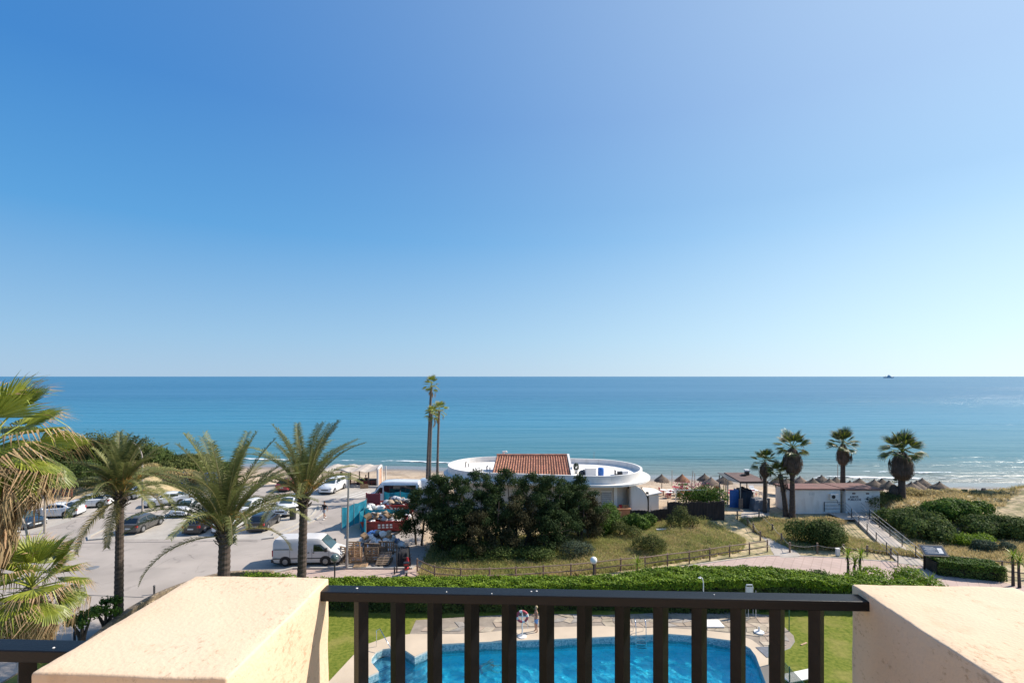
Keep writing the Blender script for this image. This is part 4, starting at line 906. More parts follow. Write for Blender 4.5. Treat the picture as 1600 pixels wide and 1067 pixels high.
def dead_mesh(L, seed, mats=('dead',)):
    r = random.Random(seed); mb = MB(); mb.tube([(0, 0, 0), (L*.35, 0, -.05), (L*.5, 0, -.3)], [.022, .02, .012], 4)
    for k in range(24):
        p0 = Vector((L*.5, 0, -.3)); a = r.uniform(-1.2, 1.2); l = L*r.uniform(.35, .7); d = Vector((cos(a)*.35, sin(a)*.4, -1)).normalized()
        q = p0+d*l*.5+Vector((r.uniform(-.05, .05), r.uniform(-.05, .05), 0)); e = q+Vector((r.uniform(-.2, .2), r.uniform(-.2, .2), -1)).normalized()*l*.5; wv = Vector((sin(a), cos(a), 0))*.016
        mb.add([p0-wv*.4, p0+wv*.4, q+wv, q-wv, e], [(0, 1, 2, 3), (3, 2, 4)])
    me = mb.mesh('dead_leaf')
    for m in mats: me.materials.append(MT[m])
    return me
FANS = [fan_mesh(.75, 1.0, s, droop=dr, tipd=tp) for s, dr, tp in ((1, .15, .5), (2, .4, 1.2), (3, .6, 1.6))]
FANBIG = [fan_mesh(.9, 1.15, s, segs=34, droop=dr_, tipd=tp, spread=2.5, tl=tl_, dr=d2) for s, dr_, tp, tl_, d2 in ((4, .2, .7, 1, .5), (5, .5, 1.6, 1.6, .85), (6, .75, 3.0, 2.2, 1.0))]
FANDK = [fan_mesh(.75, 1.0, s, segs=18, droop=dr, tipd=tp, mats=('fandk', 'fan', 'dead')) for s, dr, tp in ((7, .15, .5), (8, .4, 1.0))]
DEAD = [dead_mesh(1.7, s) for s in (1, 2, 3)]; DEADK = [dead_mesh(1.6, s, ('skirt',)) for s in (4, 5)]
def fan_palm(x, y, z0, tz, r0, label, seed, nl=34, nd=22, leaves=FANS, deads=DEAD, sc=1.0, trunk='gtrunk', lean=(0, 0), skirt=None, group=None, tops=(1.35, -.5), drange=(.1, .6)):
    t = thing('fan_palm', label, 'palm tree', loc=(x, y, z0), group=group); r = random.Random(seed)
    n = max(6, int(tz/.25)); mb = MB(); mb.tube([(lean[0]*(i/n)**1.5, lean[1]*(i/n), tz*i/n) for i in range(n+1)], [r0*(1.25-.35*min(1, i/n*2))*(1+.05*(i % 2)) for i in range(n+1)], 12); mb.build('trunk', MT[trunk], t)
    top = Vector((lean[0], lean[1], tz))
    for k in range(nl):
        u = (k+.5)/nl; e = tops[0]+(tops[1]-tops[0])*u+r.uniform(-.12, .12); a = k*2.39996+r.uniform(-.2, .2); me = leaves[min(len(leaves)-1, int(u*len(leaves)+r.uniform(-.3, .3))) if u*len(leaves) > .3 else 0]
        o = newobj('leaf', me, t, None, loc=top+Vector((0, 0, .15-.35*u)), rot=Euler((r.uniform(-.5, .5), -e, a), 'XYZ')); s = sc*r.uniform(.85, 1.12); o.scale = (s, s, s)
    for k in range(nd):
        a = r.uniform(0, 6.28); u = r.random(); o = newobj('dead_leaf', r.choice(deads), t, None, loc=top+Vector((0, 0, -.25-.5*u)), rot=(0, drange[0]+(drange[1]-drange[0])*u, a)); s = sc*r.uniform(.8, 1.15); o.scale = (s, s, s)
    if skirt:
        h, w_ = skirt; mb = MB(); N_ = int(260*w_*h); prof = lambda v: w_*(sin(min(1, v*1.15+.10)*pi*.62)**.8)*(1 if v < .8 else 1-(v-.8)*2.6)
        mb.lathe([(max(.05, prof(v/8)*.82), -h*v/8) for v in range(9)], 12, c=top, jit=.06)
        for k in range(N_):
            v = r.random()*.93; a = r.uniform(0, 6.28); rr = prof(v)*r.uniform(.85, 1.06); p = top+Vector((cos(a)*rr, sin(a)*rr, -h*v)); rr2 = prof(min(1, v+.12))*r.uniform(.9, 1.12); q = top+Vector((cos(a)*rr2, sin(a)*rr2, -h*(v+.10+.08*r.random()))); wv = Vector((-sin(a), cos(a), 0))*.035
            mb.add([p-wv, p+wv, q+wv*.3, q-wv*.3], [(0, 1, 2, 3)])
        mb.build('dead_leaf_skirt', MT['dead' if leaves is FANBIG else 'skirt'], t, kind='stuff')
    return t
fan_palm(PX(-22, 12.3), 12.3, 0, 12.75, .22, 'nearest fan palm at the left edge with straw coloured dead leaves', 21, nl=30, nd=90, leaves=FANBIG, sc=1.0, tops=(1.25, -.75), skirt=(3.0, .60), drange=(-.35, 1.1))
fan_palm(PX(33, 17.5), 17.5, 0, 7.3, .22, 'shorter fan palm with yellow green leaves in front of the road, lower left', 23, nl=34, nd=70, leaves=FANBIG, sc=.98, lean=(.35, 0), skirt=(1.6, .45), drange=(-.3, .9))
# right-hand palms
def rpalm(px, D, cy, label, seed, sc, r0, skirt, nl=20, lean=(0, 0), nd=10):
    X = PX(px, D); z0 = th(X, D) if D < 62 else -.4
    return fan_palm(X, D, z0, PZ(cy, D)-z0, r0, label, seed, nl=nl, nd=nd, leaves=FANDK, deads=DEADK, sc=sc, trunk='trunk', skirt=skirt, lean=lean, tops=(1.35, -.35), group='palms by the toilet block')
rpalm(1238, 52.6, 700, 'tall palm with a round brown skirt at the left end of the toilet block', 31, 1.15, .25, (2.7, .95), nl=23)
rpalm(1228, 53.2, 741, 'short green palm leaning left against the tall skirted palm', 32, .95, .24, None, nl=20, lean=(-.6, 0))
rpalm(1195, 54.5, 722, 'small skirted palm right beside the brown roofed kiosk', 33, .9, .18, (1.6, .62), nl=18)
rpalm(1317, 61.0, 694, 'palm rising behind the roof of the toilet block', 34, 1.15, .28, (2.5, .72), nl=24)
rpalm(1409, 55.2, 706, 'largest skirted palm right of the toilet block', 35, 1.35, .32, (3.0, 1.15), nl=25)
rpalm(1397, 55.6, 757, 'small palm with a dark brown shaggy head left of the largest palm', 36, .35, .12, (1.35, .60), nl=7, nd=4)
def tall(px, D, cy, label, seed, sc, lean):
    X = PX(px, D); fan_palm(X, D, -.1, PZ(cy, D)+.1, .155, label, seed, nl=17, nd=5, leaves=FANS, sc=sc*.68, trunk='gtrunk', group='three tall palms left of the round building', lean=lean, tops=(1.4, -.6))
tall(667, 61.0, 602, 'tallest of the three thin palms left of the round building', 41, 1.0, (.55, 0))
tall(671, 60.5, 646, 'middle thin palm whose crown touches the tallest trunk', 42, .95, (.25, 0))
tall(683, 64.0, 641, 'right thin palm nearest the round building', 43, 1.05, (.25, 0))
# ================================================================ dark conifer clump
def conifer(x, y, h, rw, label, seed, brown=False, bare=.28, n=6400):
    t = thing('conifer_tree', label, 'tree', loc=(x, y, th(x, y)), group='dark conifers in front of the round building'); r = random.Random(seed)
    mb = MB(); stems = []
    for k in range(r.randint(2, 4)):
        a = r.uniform(0, 6.28); q = Vector((cos(a)*.3, sin(a)*.3, 0)); e = Vector((cos(a)*rw*.5, sin(a)*rw*.5, h*.75)); m = q.lerp(e, .5)+Vector((r.uniform(-.3, .3), r.uniform(-.3, .3), 0)); mb.tube([q, m, e], [.11, .085, .03], 6); stems.append(e)
        for j in range(5):
            z = r.uniform(.25, .7); p = q.lerp(e, z); b = r.uniform(0, 6.28); mb.tube([p, p+Vector((cos(b), sin(b), .35))*r.uniform(.5, 1.1)], [.03, .012], 4)
    mb.build('trunk', MT['bark'], t)
    bl = []
    for k in range(24):
        u = k/23; z = h*(bare+.06+(1-bare-.12)*u**.9); rr = rw*(1.0 if u < .6 else 1.0-.62*(u-.6)/.4); a = k*2.4+r.uniform(-.5, .5); off = rr*r.uniform(.25, .95); s = r.uniform(.45, .95)*(1-.35*u)
        bl.append((cos(a)*off, sin(a)*off, z, s, s, s*.72))
    bl.append((0, 0, h*.9, .35, .35, h*.10))
    V, F = blob_leaves(bl, n, .085, gap=.35, asp=.35, inner=.30, rnd=.85)
    newobj('crown', np_mesh('crown', V, F), t, MT['cypbrown' if brown else 'cypress'], kind='stuff')
cl = [(655, 44.2, 760, 1.5, 0, 'outermost dark conifer beside the scooter, left end of the clump'), (683, 43.4, 738, 1.5, 0, 'dark conifer below the three tall thin palms'), (712, 43.0, 742, 1.6, 0, 'dark conifer hiding the left end of the round roof'),
      (741, 43.8, 733, 1.6, 0, 'dark conifer left of the tiled roof'), (766, 42.6, 752, 1.5, 0, 'shorter dark conifer under the left corner of the tiled roof'), (790, 43.6, 728, 1.6, 0, 'highest dark conifer in front of the tiled roof'),
      (813, 42.2, 775, 1.5, 1, 'bronze tinted shorter conifer in the middle of the clump'), (833, 44.2, 736, 1.6, 0, 'dark conifer below the middle of the tiled roof'), (858, 43.6, 742, 1.6, 0, 'dark conifer below the right half of the tiled roof'),
      (884, 44.4, 752, 1.5, 0, 'dark conifer under the right corner of the tiled roof'), (906, 45.4, 740, 1.25, 0, 'narrow pointed conifer at the right end of the clump'), (920, 45.6, 775, 1.2, 1, 'bronze low conifer before the cream doorway'), (700, 42.0, 790, 1.4, 0, 'low dark conifer at the front left of the clump'), (745, 41.4, 800, 1.3, 1, 'low bronze conifer at the front of the clump'), (860, 42.0, 795, 1.4, 0, 'low dark conifer at the front right of the clump')]
for k, (px, D, ty, rw, br, lab) in enumerate(cl): conifer(PX(px, D), D, PZ(ty, D), rw*1.45, lab, 100+k, brown=br, bare=.20 if ty < 760 else .12, n=13500)
# ================================================================ round white beach restaurant
B = thing('beach_restaurant', 'low white round ended building with tiled middle roof and walled roof terrace', 'building', loc=(0, 0, 0))
cR = Vector((9.1, 58.4)); cL = Vector((-1.9, 60.2)); RR = 5.6
ax = (cR-cL).normalized(); nx_ = Vector((ax.y, -ax.x))   # nx_: towards the camera
def stadium(r, n=26, dR=0.0, dL=0.0):
    pts = []
    for k in range(n+1):
        a = -pi/2+pi*k/n; p = cR+ax*(dR+r*cos(a))-nx_*(r*sin(a))*1.0; pts.append(p)
    for k in range(n+1):
        a = pi/2+pi*k/n; p = cL+ax*(-dL+r*cos(a))-nx_*(r*sin(a)); pts.append(p)
    return [(p.x, p.y) for p in pts]
def strip(ring, z0, z1, mb, inner=False):
    n = len(ring); vs = [(p[0], p[1], z0) for p in ring]+[(p[0], p[1], z1) for p in ring]
    mb.add(vs, [(i, (i+1) % n, (i+1) % n+n, i+n) for i in range(n)])
def wallring(ro, ri, z0, z1, name, mat, parent):
    mb = MB(); o, i_ = stadium(ro), stadium(ri); n = len(o)
    vs = [(p[0], p[1], z) for z in (z0, z1) for p in o]+[(p[0], p[1], z) for z in (z0, z1) for p in i_]
    fs = []
    for k in range(n):
        j = (k+1) % n
        fs += [(k, j, j+n, k+n), (2*n+j, 2*n+k, 3*n+k, 3*n+j), (k+n, j+n, 3*n+j, 3*n+k), (j, k, 2*n+k, 2*n+j)]
    mb.add(vs, fs); return mb.build(name, mat, parent, smooth=40)
mb = MB(); mb.prism(stadium(4.9), 0, 3.15); mb.build('wall', MT['cream'], B)
mb = MB(); mb.prism(stadium(RR+.5, dR=.35), 3.15, 3.36); mb.build('canopy', MT['white'], B)
mb = MB(); mb.prism(stadium(RR-.02), 3.362, 3.60); mb.build('roof_deck', MT['white'], B)
wallring(RR, RR-.22, 3.364, 4.22, 'parapet', MT['white'], B)
# front block standing out of the right half, with the recess
mb = MB(); mb.prism([(8.2, 53.6), (10.6, 53.5), (10.6, 56), (8.2, 56)], .0, 3.14); mb.build('front_wall', MT['cream'], B)
dr_ = MB(); dr_.box(9.35, 10.35, 53.42, 53.50, .1, 2.45); dob = dr_.build('door', M('grey roller door', (.32, .33, .35), .6, var=.1), B)
mb = MB(); mb.box(9.28, 10.42, 53.40, 53.49, 2.452, 2.55); mb.build('door_frame', MT['white'], dob)
mb = MB()
for k in range(11): mb.box(9.37, 10.33, 53.405, 53.418, .2+.2*k, .22+.2*k)
mb.build('door_slats', MT['offwhite'], dob, kind='stuff')
mb = MB(); mb.box(8.55, 8.85, 53.42, 53.52, 1.5, 2.1); mb.build('notice_board', MT['bag'], B)
mb = MB(); mb.box(10.62, 10.95, 53.35, 53.8, 0, 3.14); mb.build('column', MT['white'], B)
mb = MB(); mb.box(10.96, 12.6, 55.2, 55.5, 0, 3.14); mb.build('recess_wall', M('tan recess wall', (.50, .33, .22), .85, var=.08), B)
# quarter round wing wall
arc = [(10.6+1.9, 0), (14.15, 0)] + [(14.15, 1.35)] + [(14.15-1.75*(1-cos(a)), 1.35+1.79*sin(a)) for a in [pi/2*k/12 for k in range(1, 13)]]
vs = [(x, 53.45, z) for x, z in arc]+[(x, 53.80, z) for x, z in arc]; n = len(arc)
mb = MB(); tri = tessellate_polygon([[Vector((x, z, 0)) for x, z in arc]])
mb.add(vs, [tuple(t) for t in tri]+[tuple(i+n for i in t)[::-1] for t in tri]+[(i, (i+1) % n, (i+1) % n+n, i+n) for i in range(n)]); mb.build('wing_wall', MT['white'], B, smooth=30)
mb = MB(); mb.box(12.3, 12.5, 53.5, 56, 0, 3.1); mb.build('side_wall', MT['cream'], B)
# small annexe with a sloping roof
mb = MB(); mb.box(14.42, 15.45, 53.9, 56.3, 0, 2.02); a_ = mb.build('annexe_wall', MT['white'], B)
mb = MB(); mb.add([(14.16, 53.6, 1.98), (15.75, 53.75, 2.26), (15.75, 56.4, 2.06), (14.16, 56.4, 2.24), (14.16, 53.6, 2.08), (15.75, 53.75, 2.36), (15.75, 56.4, 2.16), (14.16, 56.4, 2.34)], [(0,3,2,1),(4,5,6,7),(0,1,5,4),(1,2,6,5),(2,3,7,6),(3,0,4,7)]); mb.build('annexe_roof', MT['white'], a_)
mb = MB(); mb.box(14.17, 14.41, 53.95, 54.2, 0, 2.3); mb.build('gap_shade_block', MT['black'], B)  # black block put into the gap to stand in for its shade
mb = MB(); mb.lathe([(.08, 0), (.16, -.1), (.14, -.35), (.05, -.4)], 10, c=(12.3, 53.9, 3.1)); mb.build('hanging_lamp', MT['black'], B)
# tiled middle roof with rows of barrel tiles
x0, x1 = -2.05, 6.45; ye, yr, ze, zr = 55.6, 60.2, 3.45, 5.28
mb = MB(); mb.add([(x0-.3, ye, ze-.12), (x1+.02, ye, ze-.12), (x1, yr, zr-.12), (x0+.25, yr, zr-.12), (x0-.3, ye, 3.365), (x1+.02, ye, 3.365), (x1, yr, 3.365), (x0+.25, yr, 3.365)], [(0,1,2,3),(4,7,6,5),(0,4,5,1),(1,5,6,2),(2,6,7,3),(3,7,4,0)]); RF = mb.build('tiled_roof', M('roof mortar bed', (.36, .17, .11), .9, var=.15), B)
me_ = MB(); nc = 29; pw = (x1-x0)/nc; rows = 13
for c in range(nc):
    for r_ in range(rows):
        t0, t1 = r_/rows, (r_+1)/rows+.012; 
        xc = lambda t: x0-.3*(1-t)+.25*t+((x1-x0)+.3*(1-t)-.25*t)*(c+.5)/nc
        for k in range(4):
            a, b = pi*k/4, pi*(k+1)/4; R0, R1 = pw*.33, pw*.27; j = random.uniform(-.012, .012)
            P = lambda t, R, an, lift: (xc(t)+R*cos(an), ye+(yr-ye)*t, ze-.12+(zr-ze)*t+R*sin(an)*1.1+lift)
            me_.add([P(t0, R0, a, .03+j), P(t0, R0, b, .03+j), P(t1, R1, b, .0+j), P(t1, R1, a, .0+j)], [(0, 1, 2, 3)])
me_.build('roof_tiles', MT['terracotta'], RF, kind='stuff')
mb = MB(); mb.tube([(x0+.25, yr, zr), (x1, yr, zr)], .13, 8); mb.build('ridge', MT['terracotta'], RF)
mb = MB(); mb.add([(x1+.03, ye-.1, 3.366), (x1+.28, ye-.1, 3.366), (x1+.28, yr+.1, 3.366), (x1+.03, yr+.1, 3.366), (x1+.03, ye-.1, ze+.1), (x1+.28, ye-.1, ze+.1), (x1+.28, yr+.1, zr+.12), (x1+.03, yr+.1, zr+.12)], [(0,3,2,1),(4,5,6,7),(0,1,5,4),(1,2,6,5),(2,3,7,6),(3,0,4,7)]); mb.build('gable_wall', MT['white'], B)
mb = MB(); mb.tube([(-1.0, 60.6, 5.2), (-1.0, 60.6, 5.65)], .16, 8); mb.tube([(-1, 60.6, 5.6), (-.7, 60.6, 5.65), (-.6, 60.6, 5.5)], .10, 6); mb.build('chimney', MT['white'], RF)
# things on the roof terrace
def small(name, mb, mat, label, cat, loc, rz=0, group=None, smooth=None):
    o = mb.build(name, mat, loc=loc, rot=(0, 0, rz), smooth=smooth); tag(o, label, cat, group); return o
m = MB(); m.box(-.55, .55, -.4, .4, 0, .8); m.box(-.6, .6, -.45, .45, .8, .88); small('storage_box', m, MT['white'], 'white storage box on the roof terrace beside the blue barrel', 'box', (8.6, 56.2, 3.60))
m = MB(); m.lathe([(.28, 0), (.32, .1), (.33, .45), (.32, .8), (.27, .88)], 16); small('barrel', m, MT['blue'], 'bright blue barrel on the white roof terrace', 'barrel', (9.75, 56.2, 3.60), smooth=40)
m = MB(); m.box(-.3, .3, -.25, .25, 0, .05); m.box(-.3, -.22, -.25, .25, .05, .5); m.box(.0, .6, -.25, .25, .0, .35); small('machine', m, MT['black'], 'black ventilation unit on the right of the roof terrace', 'machine', (11.7, 56.8, 3.60))
m = MB(); m.box(-.35, .35, -.3, .3, 0, .42); m.box(-.3, .3, -.36, -.31, .08, .36); small('vent_unit', m, MT['offwhite'], 'white air unit beside the black ventilation unit', 'air conditioner', (12.5, 56.9, 3.60))
pt = thing('potted_plant', 'small potted plant on the roof terrace next to the tiled roof', 'plant', loc=(7.2, 57.5, 3.60)); m = MB(); m.lathe([(.16, 0), (.22, .4), (.24, .45), (.2, .43)], 12); m.build('pot', MT['bag'], pt)
V_, F_ = leaf_quads(unit(300)*[.28, .28, .4]+[0, 0, .75], unit(300), .09); newobj('foliage', np_mesh('foliage', V_, F_), pt, MT['sage'], kind='stuff')
for k, (x, y, l) in enumerate(((7.7, 56.5, 'dark rubbish sack on the roof terrace left of the white box'), (8.0, 56.9, 'blue black bundle behind the white storage box'))):
    m = MB(); m.lathe([(.2, 0), (.34, .15), (.3, .4), (.1, .55)], 10, jit=.15); small('bundle', m, MT['navy' if k else 'bagk'], l, 'sack', (x, y, 3.6))
for k, (x, y, l) in enumerate(((-5.6, 61.6, 'white vent pipe on the left of the round roof'), (-2.9, 59.0, 'blue grey vent pipe near the tiled roof'))):
    m = MB(); m.tube([(0, 0, 0), (0, 0, .5), (.12, 0, .62)], .07, 8); m.tube([(.35, .1, 0), (.35, .1, .42)], .06, 8); small('vent_pipe', m, MT['metal'], l, 'pipe', (x, y, 3.60))
m = MB(); m.tube([(0, 0, 0), (0, 0, .9)], .025, 6); m.beam((0, 0, .75), (.25, 0, .8), .02, .02); small('antenna', m, MT['metal'], 'thin antenna on the far parapet of the round roof', 'antenna', (10.2, 63.7, 4.22))
# stacked orange crates in the recess, barbecue counter
m = MB(); m.box(-.95, .75, -.4, .4, 0, .85); m.box(-1.0, .8, -.45, .45, .85, .93); small('counter', m, M('orange brick counter', (.42, .20, .11), .8, var=.15), 'orange brick serving counter in the recess of the round building', 'counter', (11.45, 52.9, 0))
for k, (x, z) in enumerate(((11.2, .932), (11.85, .932), (11.5, .932))):
    m = MB(); m.box(-.16, .16, -.14, .14, 0, .03); [m.box(*q) for q in ((-.16, -.14, -.14, .14, .03, .3), (.14, .16, -.14, .14, .03, .3), (-.14, .14, -.14, -.12, .03, .3), (-.14, .14, .12, .14, .03, .3))]
    small('crate', m, MT['card' if k else 'red'], ['red crate on the left of the orange counter', 'cardboard box on the right of the orange counter', 'cardboard box in the middle of the orange counter'][k], 'crate', (x, 52.9, z))
# ================================================================ toilet block
T = thing('toilet_block', 'low white toilet block with brown red felt roof and stencilled lettering', 'building')
yb = 54.0
xL0, xL1, xR1 = PX(1236, 54), PX(1313, 54), PX(1371, 54)
mb = MB(); mb.box(xL0, xL1, yb, 57.2, 0, 2.39); mb.build('left_wall', MT['offwhite'], T); mb = MB(); mb.box(xL0, xL1, yb, yb+.15, 2.391, 2.55); mb.build('left_fascia', MT['offwhite'], T)
mb = MB(); mb.box(xL1+.35, xR1, yb-.35, 57.2, 0, 2.43); mb.build('right_wall', MT['offwhite'], T); mb = MB(); mb.box(xL1+.35, xR1, yb-.35, yb-.2, 2.431, 2.60); mb.build('right_fascia', MT['offwhite'], T)
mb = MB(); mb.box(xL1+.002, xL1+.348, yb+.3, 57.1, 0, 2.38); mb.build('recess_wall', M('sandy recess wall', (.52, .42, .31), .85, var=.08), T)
def slab(x0, x1, y0, y1, z0, z1, t, name):
    mb = MB(); mb.add([(x0, y0, z0), (x1, y0, z0), (x1, y1, z1), (x0, y1, z1), (x0, y0, z0+t), (x1, y0, z0+t), (x1, y1, z1+t), (x0, y1, z1+t)], [(0,3,2,1),(4,5,6,7),(0,1,5,4),(1,2,6,5),(2,3,7,6),(3,0,4,7)]); return mb.build(name, MT['roofred'], T)
slab(xL0-.12, xL1+.25, yb-.12, 57.4, 2.56, 2.40, .12, 'left_roof'); slab(xL1+.27, xR1+.30, yb-.60, 57.4, 2.62, 2.44, .12, 'right_roof')
mb = MB()
for i in range(5): mb.box(31.3, 31.9, yb-.012, yb-.001, 1.98+.06*i, 2.02+.06*i)
mb.build('vent_grille', MT['bag'], T)
mb = MB(); mb.box(-.42, .42, -.35, 0, 0, .55); ac = mb.build('air_conditioner', MT['white'], T, loc=(PX(1301, 54)-.0, yb-.002, 1.62))
mb = MB(); mb.lathe([(.2, 0), (.2, .02), (.02, .03)], 16); f_ = mb.build('fan_grille', MT['black'], ac, rot=(pi/2, 0, 0), loc=(-.12, -.352, .27))
mb = MB(); mb.tube([(0, 0, 0), (.25, -.05, -.2), (.3, 0, -.5)], .02, 5); mb.build('drain_pipe', MT['iron'], ac, loc=(.2, -.05, .02))
mb = MB(); mb.box(-.03, .03, -.05, 0, -.06, .06); mb.build('light_switch', MT['black'], T, loc=(xL1-.15, yb-.002, 1.05))
mb = MB(); mb.box(PX(1315.2, 53.9), xL1+.33, yb+.27, yb+.295, 0.02, 2.05); dd = mb.build('door', M('sand door', (.36, .26, .17), .6), T)
mb = MB(); mb.lathe([(.03, 0), (.03, .05)], 8); mb.build('handle', MT['chrome'], dd, loc=(PX(1316, 53.9), yb+.26, 1.0))
def text(s, size, loc, name, mat, parent, rz=0, tilt=pi/2, ext=.004, bold=0):
    cu = bpy.data.curves.new(name, 'FONT'); cu.offset = bold; cu.body = s; cu.size = size; cu.align_x = 'CENTER'; cu.extrude = ext; cu.resolution_u = 2
    tmp = bpy.data.objects.new('tmp', cu); COL.objects.link(tmp); dg = bpy.context.evaluated_depsgraph_get()
    me = bpy.data.meshes.new_from_object(tmp.evaluated_get(dg)); bpy.data.objects.remove(tmp)
    return newobj(name, me, parent, mat, loc=loc, rot=(tilt, 0, rz))
yw = yb-.35-.006
LET = M('dark stencil lettering', (.035, .035, .05), .8)
text('ASEOS', .31, (PX(1335, 53.6), yw, 1.78), 'lettering', LET, T, bold=.008); text('PÚBLICOS', .31, (PX(1335.5, 53.6), yw, 1.50), 'lettering', LET, T, bold=.008)
for x in (1334.5, 1356): m = MB(); m.box(-.17, .17, -.01, 0, 0, .16); m.build('air_grille', M('brown grille', (.16, .10, .08), .8) if x < 1340 else bpy.data.materials['brown grille'], T, loc=(PX(x, 53.6), yw+.004, 2.16))
m = MB(); m.lathe([(.11, 0), (.11, .01)], 14); m.box(-.34, -.14, .0, .02, 0, .008); m.box(.14, .36, .0, .02, 0, .008); m.box(-.06, .06, .15, .22, 0, .008); m.build('wall_emblem', LET, T, loc=(PX(1356, 53.6), yw+.006, 1.66), rot=(pi/2, 0, 0))
sheet('concrete_apron', [(PX(1300, 53), 51.2), (PX(1372, 52), 51.2), (38.4, 53.5), (xL1-1.5, 53.9), (PX(1300, 53), 53.9)], .19, MT['pale'])
# ================================================================ kiosk
K = thing('beach_kiosk', 'open beach kiosk with a flat brown roof and steel posts', 'kiosk')
kx0, kx1, ky0, ky1 = PX(1156, 56), PX(1201, 56), 56.0, 60.2
P4 = [(kx0, ky0, 2.92), (kx1, ky0, 2.92), (kx1-.4, ky1, 3.12), (kx0, ky1, 3.12)]
mb = MB(); mb.add([(p[0], p[1], p[2]) for p in P4]+[(p[0], p[1], p[2]+.1) for p in P4], [(0,3,2,1),(4,5,6,7),(0,1,5,4),(1,2,6,5),(2,3,7,6),(3,0,4,7)]); mb.build('roof', MT['roofbrown'], K)
mb = MB(); mb.add([(kx0-1.0, 56.6, 3.0), (kx0-.02, 56.0, 2.90), (kx0-.02, 60.2, 3.1), (kx0-1.0, 59.6, 3.28), (kx0-1.0, 56.6, 3.05), (kx0-.02, 56.0, 2.95), (kx0-.02, 60.2, 3.15), (kx0-1.0, 59.6, 3.33)], [(0,3,2,1),(4,5,6,7),(0,1,5,4),(1,2,6,5),(2,3,7,6),(3,0,4,7)]); mb.build('gable_underside', MT['black'], K)  # black slab for the dark underside of the roof's left gable
for (x, y) in ((kx0+.1, ky0+.1), (kx1-.15, ky0+.1), (kx0+.1, ky1-.3), (kx1-.6, ky1-.3), (kx0-.9, 57), (kx0-.9, 59.3)):
    m = MB(); m.box(x-.05, x+.05, y-.05, y+.05, -.1, 2.91 if y < 57.5 else 3.1); m.build('post', MT['polepaint'], K)
m = MB(); m.box(kx0, kx1, ky0, ky0+.06, 2.80, 2.915); m.build('roof_beam', MT['iron'], K)
m = MB(); m.box(-.2, .2, -.2, .2, 0, .45); vv = m.build('roof_vent', MT['black'], K, loc=(PX(1167, 59), 59.0, 3.15)); m = MB(); m.box(-.26, .26, -.26, .26, .45, .62); m.build('vent_cap', MT['bag'], vv)
m = MB(); m.box(-.25, .2, -.15, .15, 0, .22); m.build('roof_box', MT['black'], K, loc=(PX(1162, 58.6), 58.5, 3.12))
m = MB(); m.box(0, .95, 0, .06, 0, 1.95); m.box(.95, 1.0, 0, 1.2, 0, 1.9); o = small('blue_panel', m, MT['blue'], 'tall blue plastic panel under the left side of the kiosk roof', 'panel', (kx0-.85, 56.6, .02))
m = MB(); m.box(0, .5, 0, .05, 0, 1.15); small('wood_panel', m, MT['wood'], 'brown wooden board leaning beside the blue panel', 'board', (kx0-.15, 55.9, .02), .2)
# covered equipment: lumpy tarpaulins
def tarp(w_, d_, h, seed, n=14):
    mb = MB(); vs = []
    for j in range(n+1):
        for i in range(n+1):
            u, v = i/n, j/n; e = min(u, 1-u, v, 1-v)*2; z = h*(1-max(0, 1-e*5)**2)*(1+.10*fbm(u*6, v*6, 1, seed)); s = 1-.07*(z/h); vs.append(((u-.5)*w_*s+.05*fbm(v*9, u, 1, seed), (v-.5)*d_*s+.05*fbm(u*9, v, 1, seed), max(0, z)))
    mb.add(vs, [(j*(n+1)+i, j*(n+1)+i+1, (j+1)*(n+1)+i+1, (j+1)*(n+1)+i) for j in range(n) for i in range(n)]); return mb
small('covered_cart', tarp(1.6, 2.2, 1.95, 1), MT['navy'], 'tall dark tarpaulin covered cart under the kiosk roof', 'cart', (kx0+1.0, 57.2, .0), smooth=60)
small('covered_cart', tarp(1.7, 1.6, 1.25, 2), MT['greytarp'], 'grey tarpaulin covered trolley in front of the dark covered cart', 'cart', (kx0+1.9, 55.7, .0), smooth=60)
m = MB(); m.box(-.2, .2, -.2, .2, .1, 1.3); m.lathe([(.2, 0), (.2, .2)], 12); small('gas_cart', m, MT['greytarp'], 'slim blue grey trolley on wheels right of the covered carts', 'trolley', (kx1-.35, 55.6, 0))
# beach chairs and tables behind the kiosk
def chair_mb():
    m = MB(); [m.beam((x, y, 0), (x*.9, y*.9, .45), .04, .04) for x in (-.22, .22) for y in (-.22, .22)]
    m.box(-.25, .25, -.25, .25, .45, .49); m.beam((0, .24, .47), (0, .32, .9), .46, .04); return m
cm_r = chair_mb().mesh('c'); cm_r.materials.append(MT['red']); cm_w = chair_mb().mesh('c'); cm_w.materials.append(MT['white'])
rr = random.Random(4)
ctab = 0
for k in range(34):
    x = rr.uniform(18.5, 30.5); y = rr.uniform(61.5, 67.5)
    o = newobj('plastic_chair', cm_r if k % 5 < 3 else cm_w, None, None, loc=(x, y, th(x, y)-.02), rot=(0, 0, rr.uniform(0, 6.28)))
    tag(o, 'red plastic beach chair standing on the sand behind the kiosk' if k % 5 < 3 else 'white plastic beach chair standing on the sand behind the kiosk', 'chair', 'red plastic chairs behind the kiosk' if k % 5 < 3 else 'white plastic chairs behind the kiosk')
for k in range(9):
    x = rr.uniform(18.5, 30); y = rr.uniform(61.5, 67); t = thing('beach_table', 'red and white round table among the chairs behind the kiosk', 'table', (x, y, th(x, y)), group='round tables behind the kiosk')
    m = MB(); m.lathe([(.25, 0), (.04, .04), (.04, .72)], 10); m.build('leg', MT['iron'], t); m = MB(); m.lathe([(.45, .721), (.45, .75)], 16); m.build('table_top', MT['red' if k % 2 else 'white'], t)
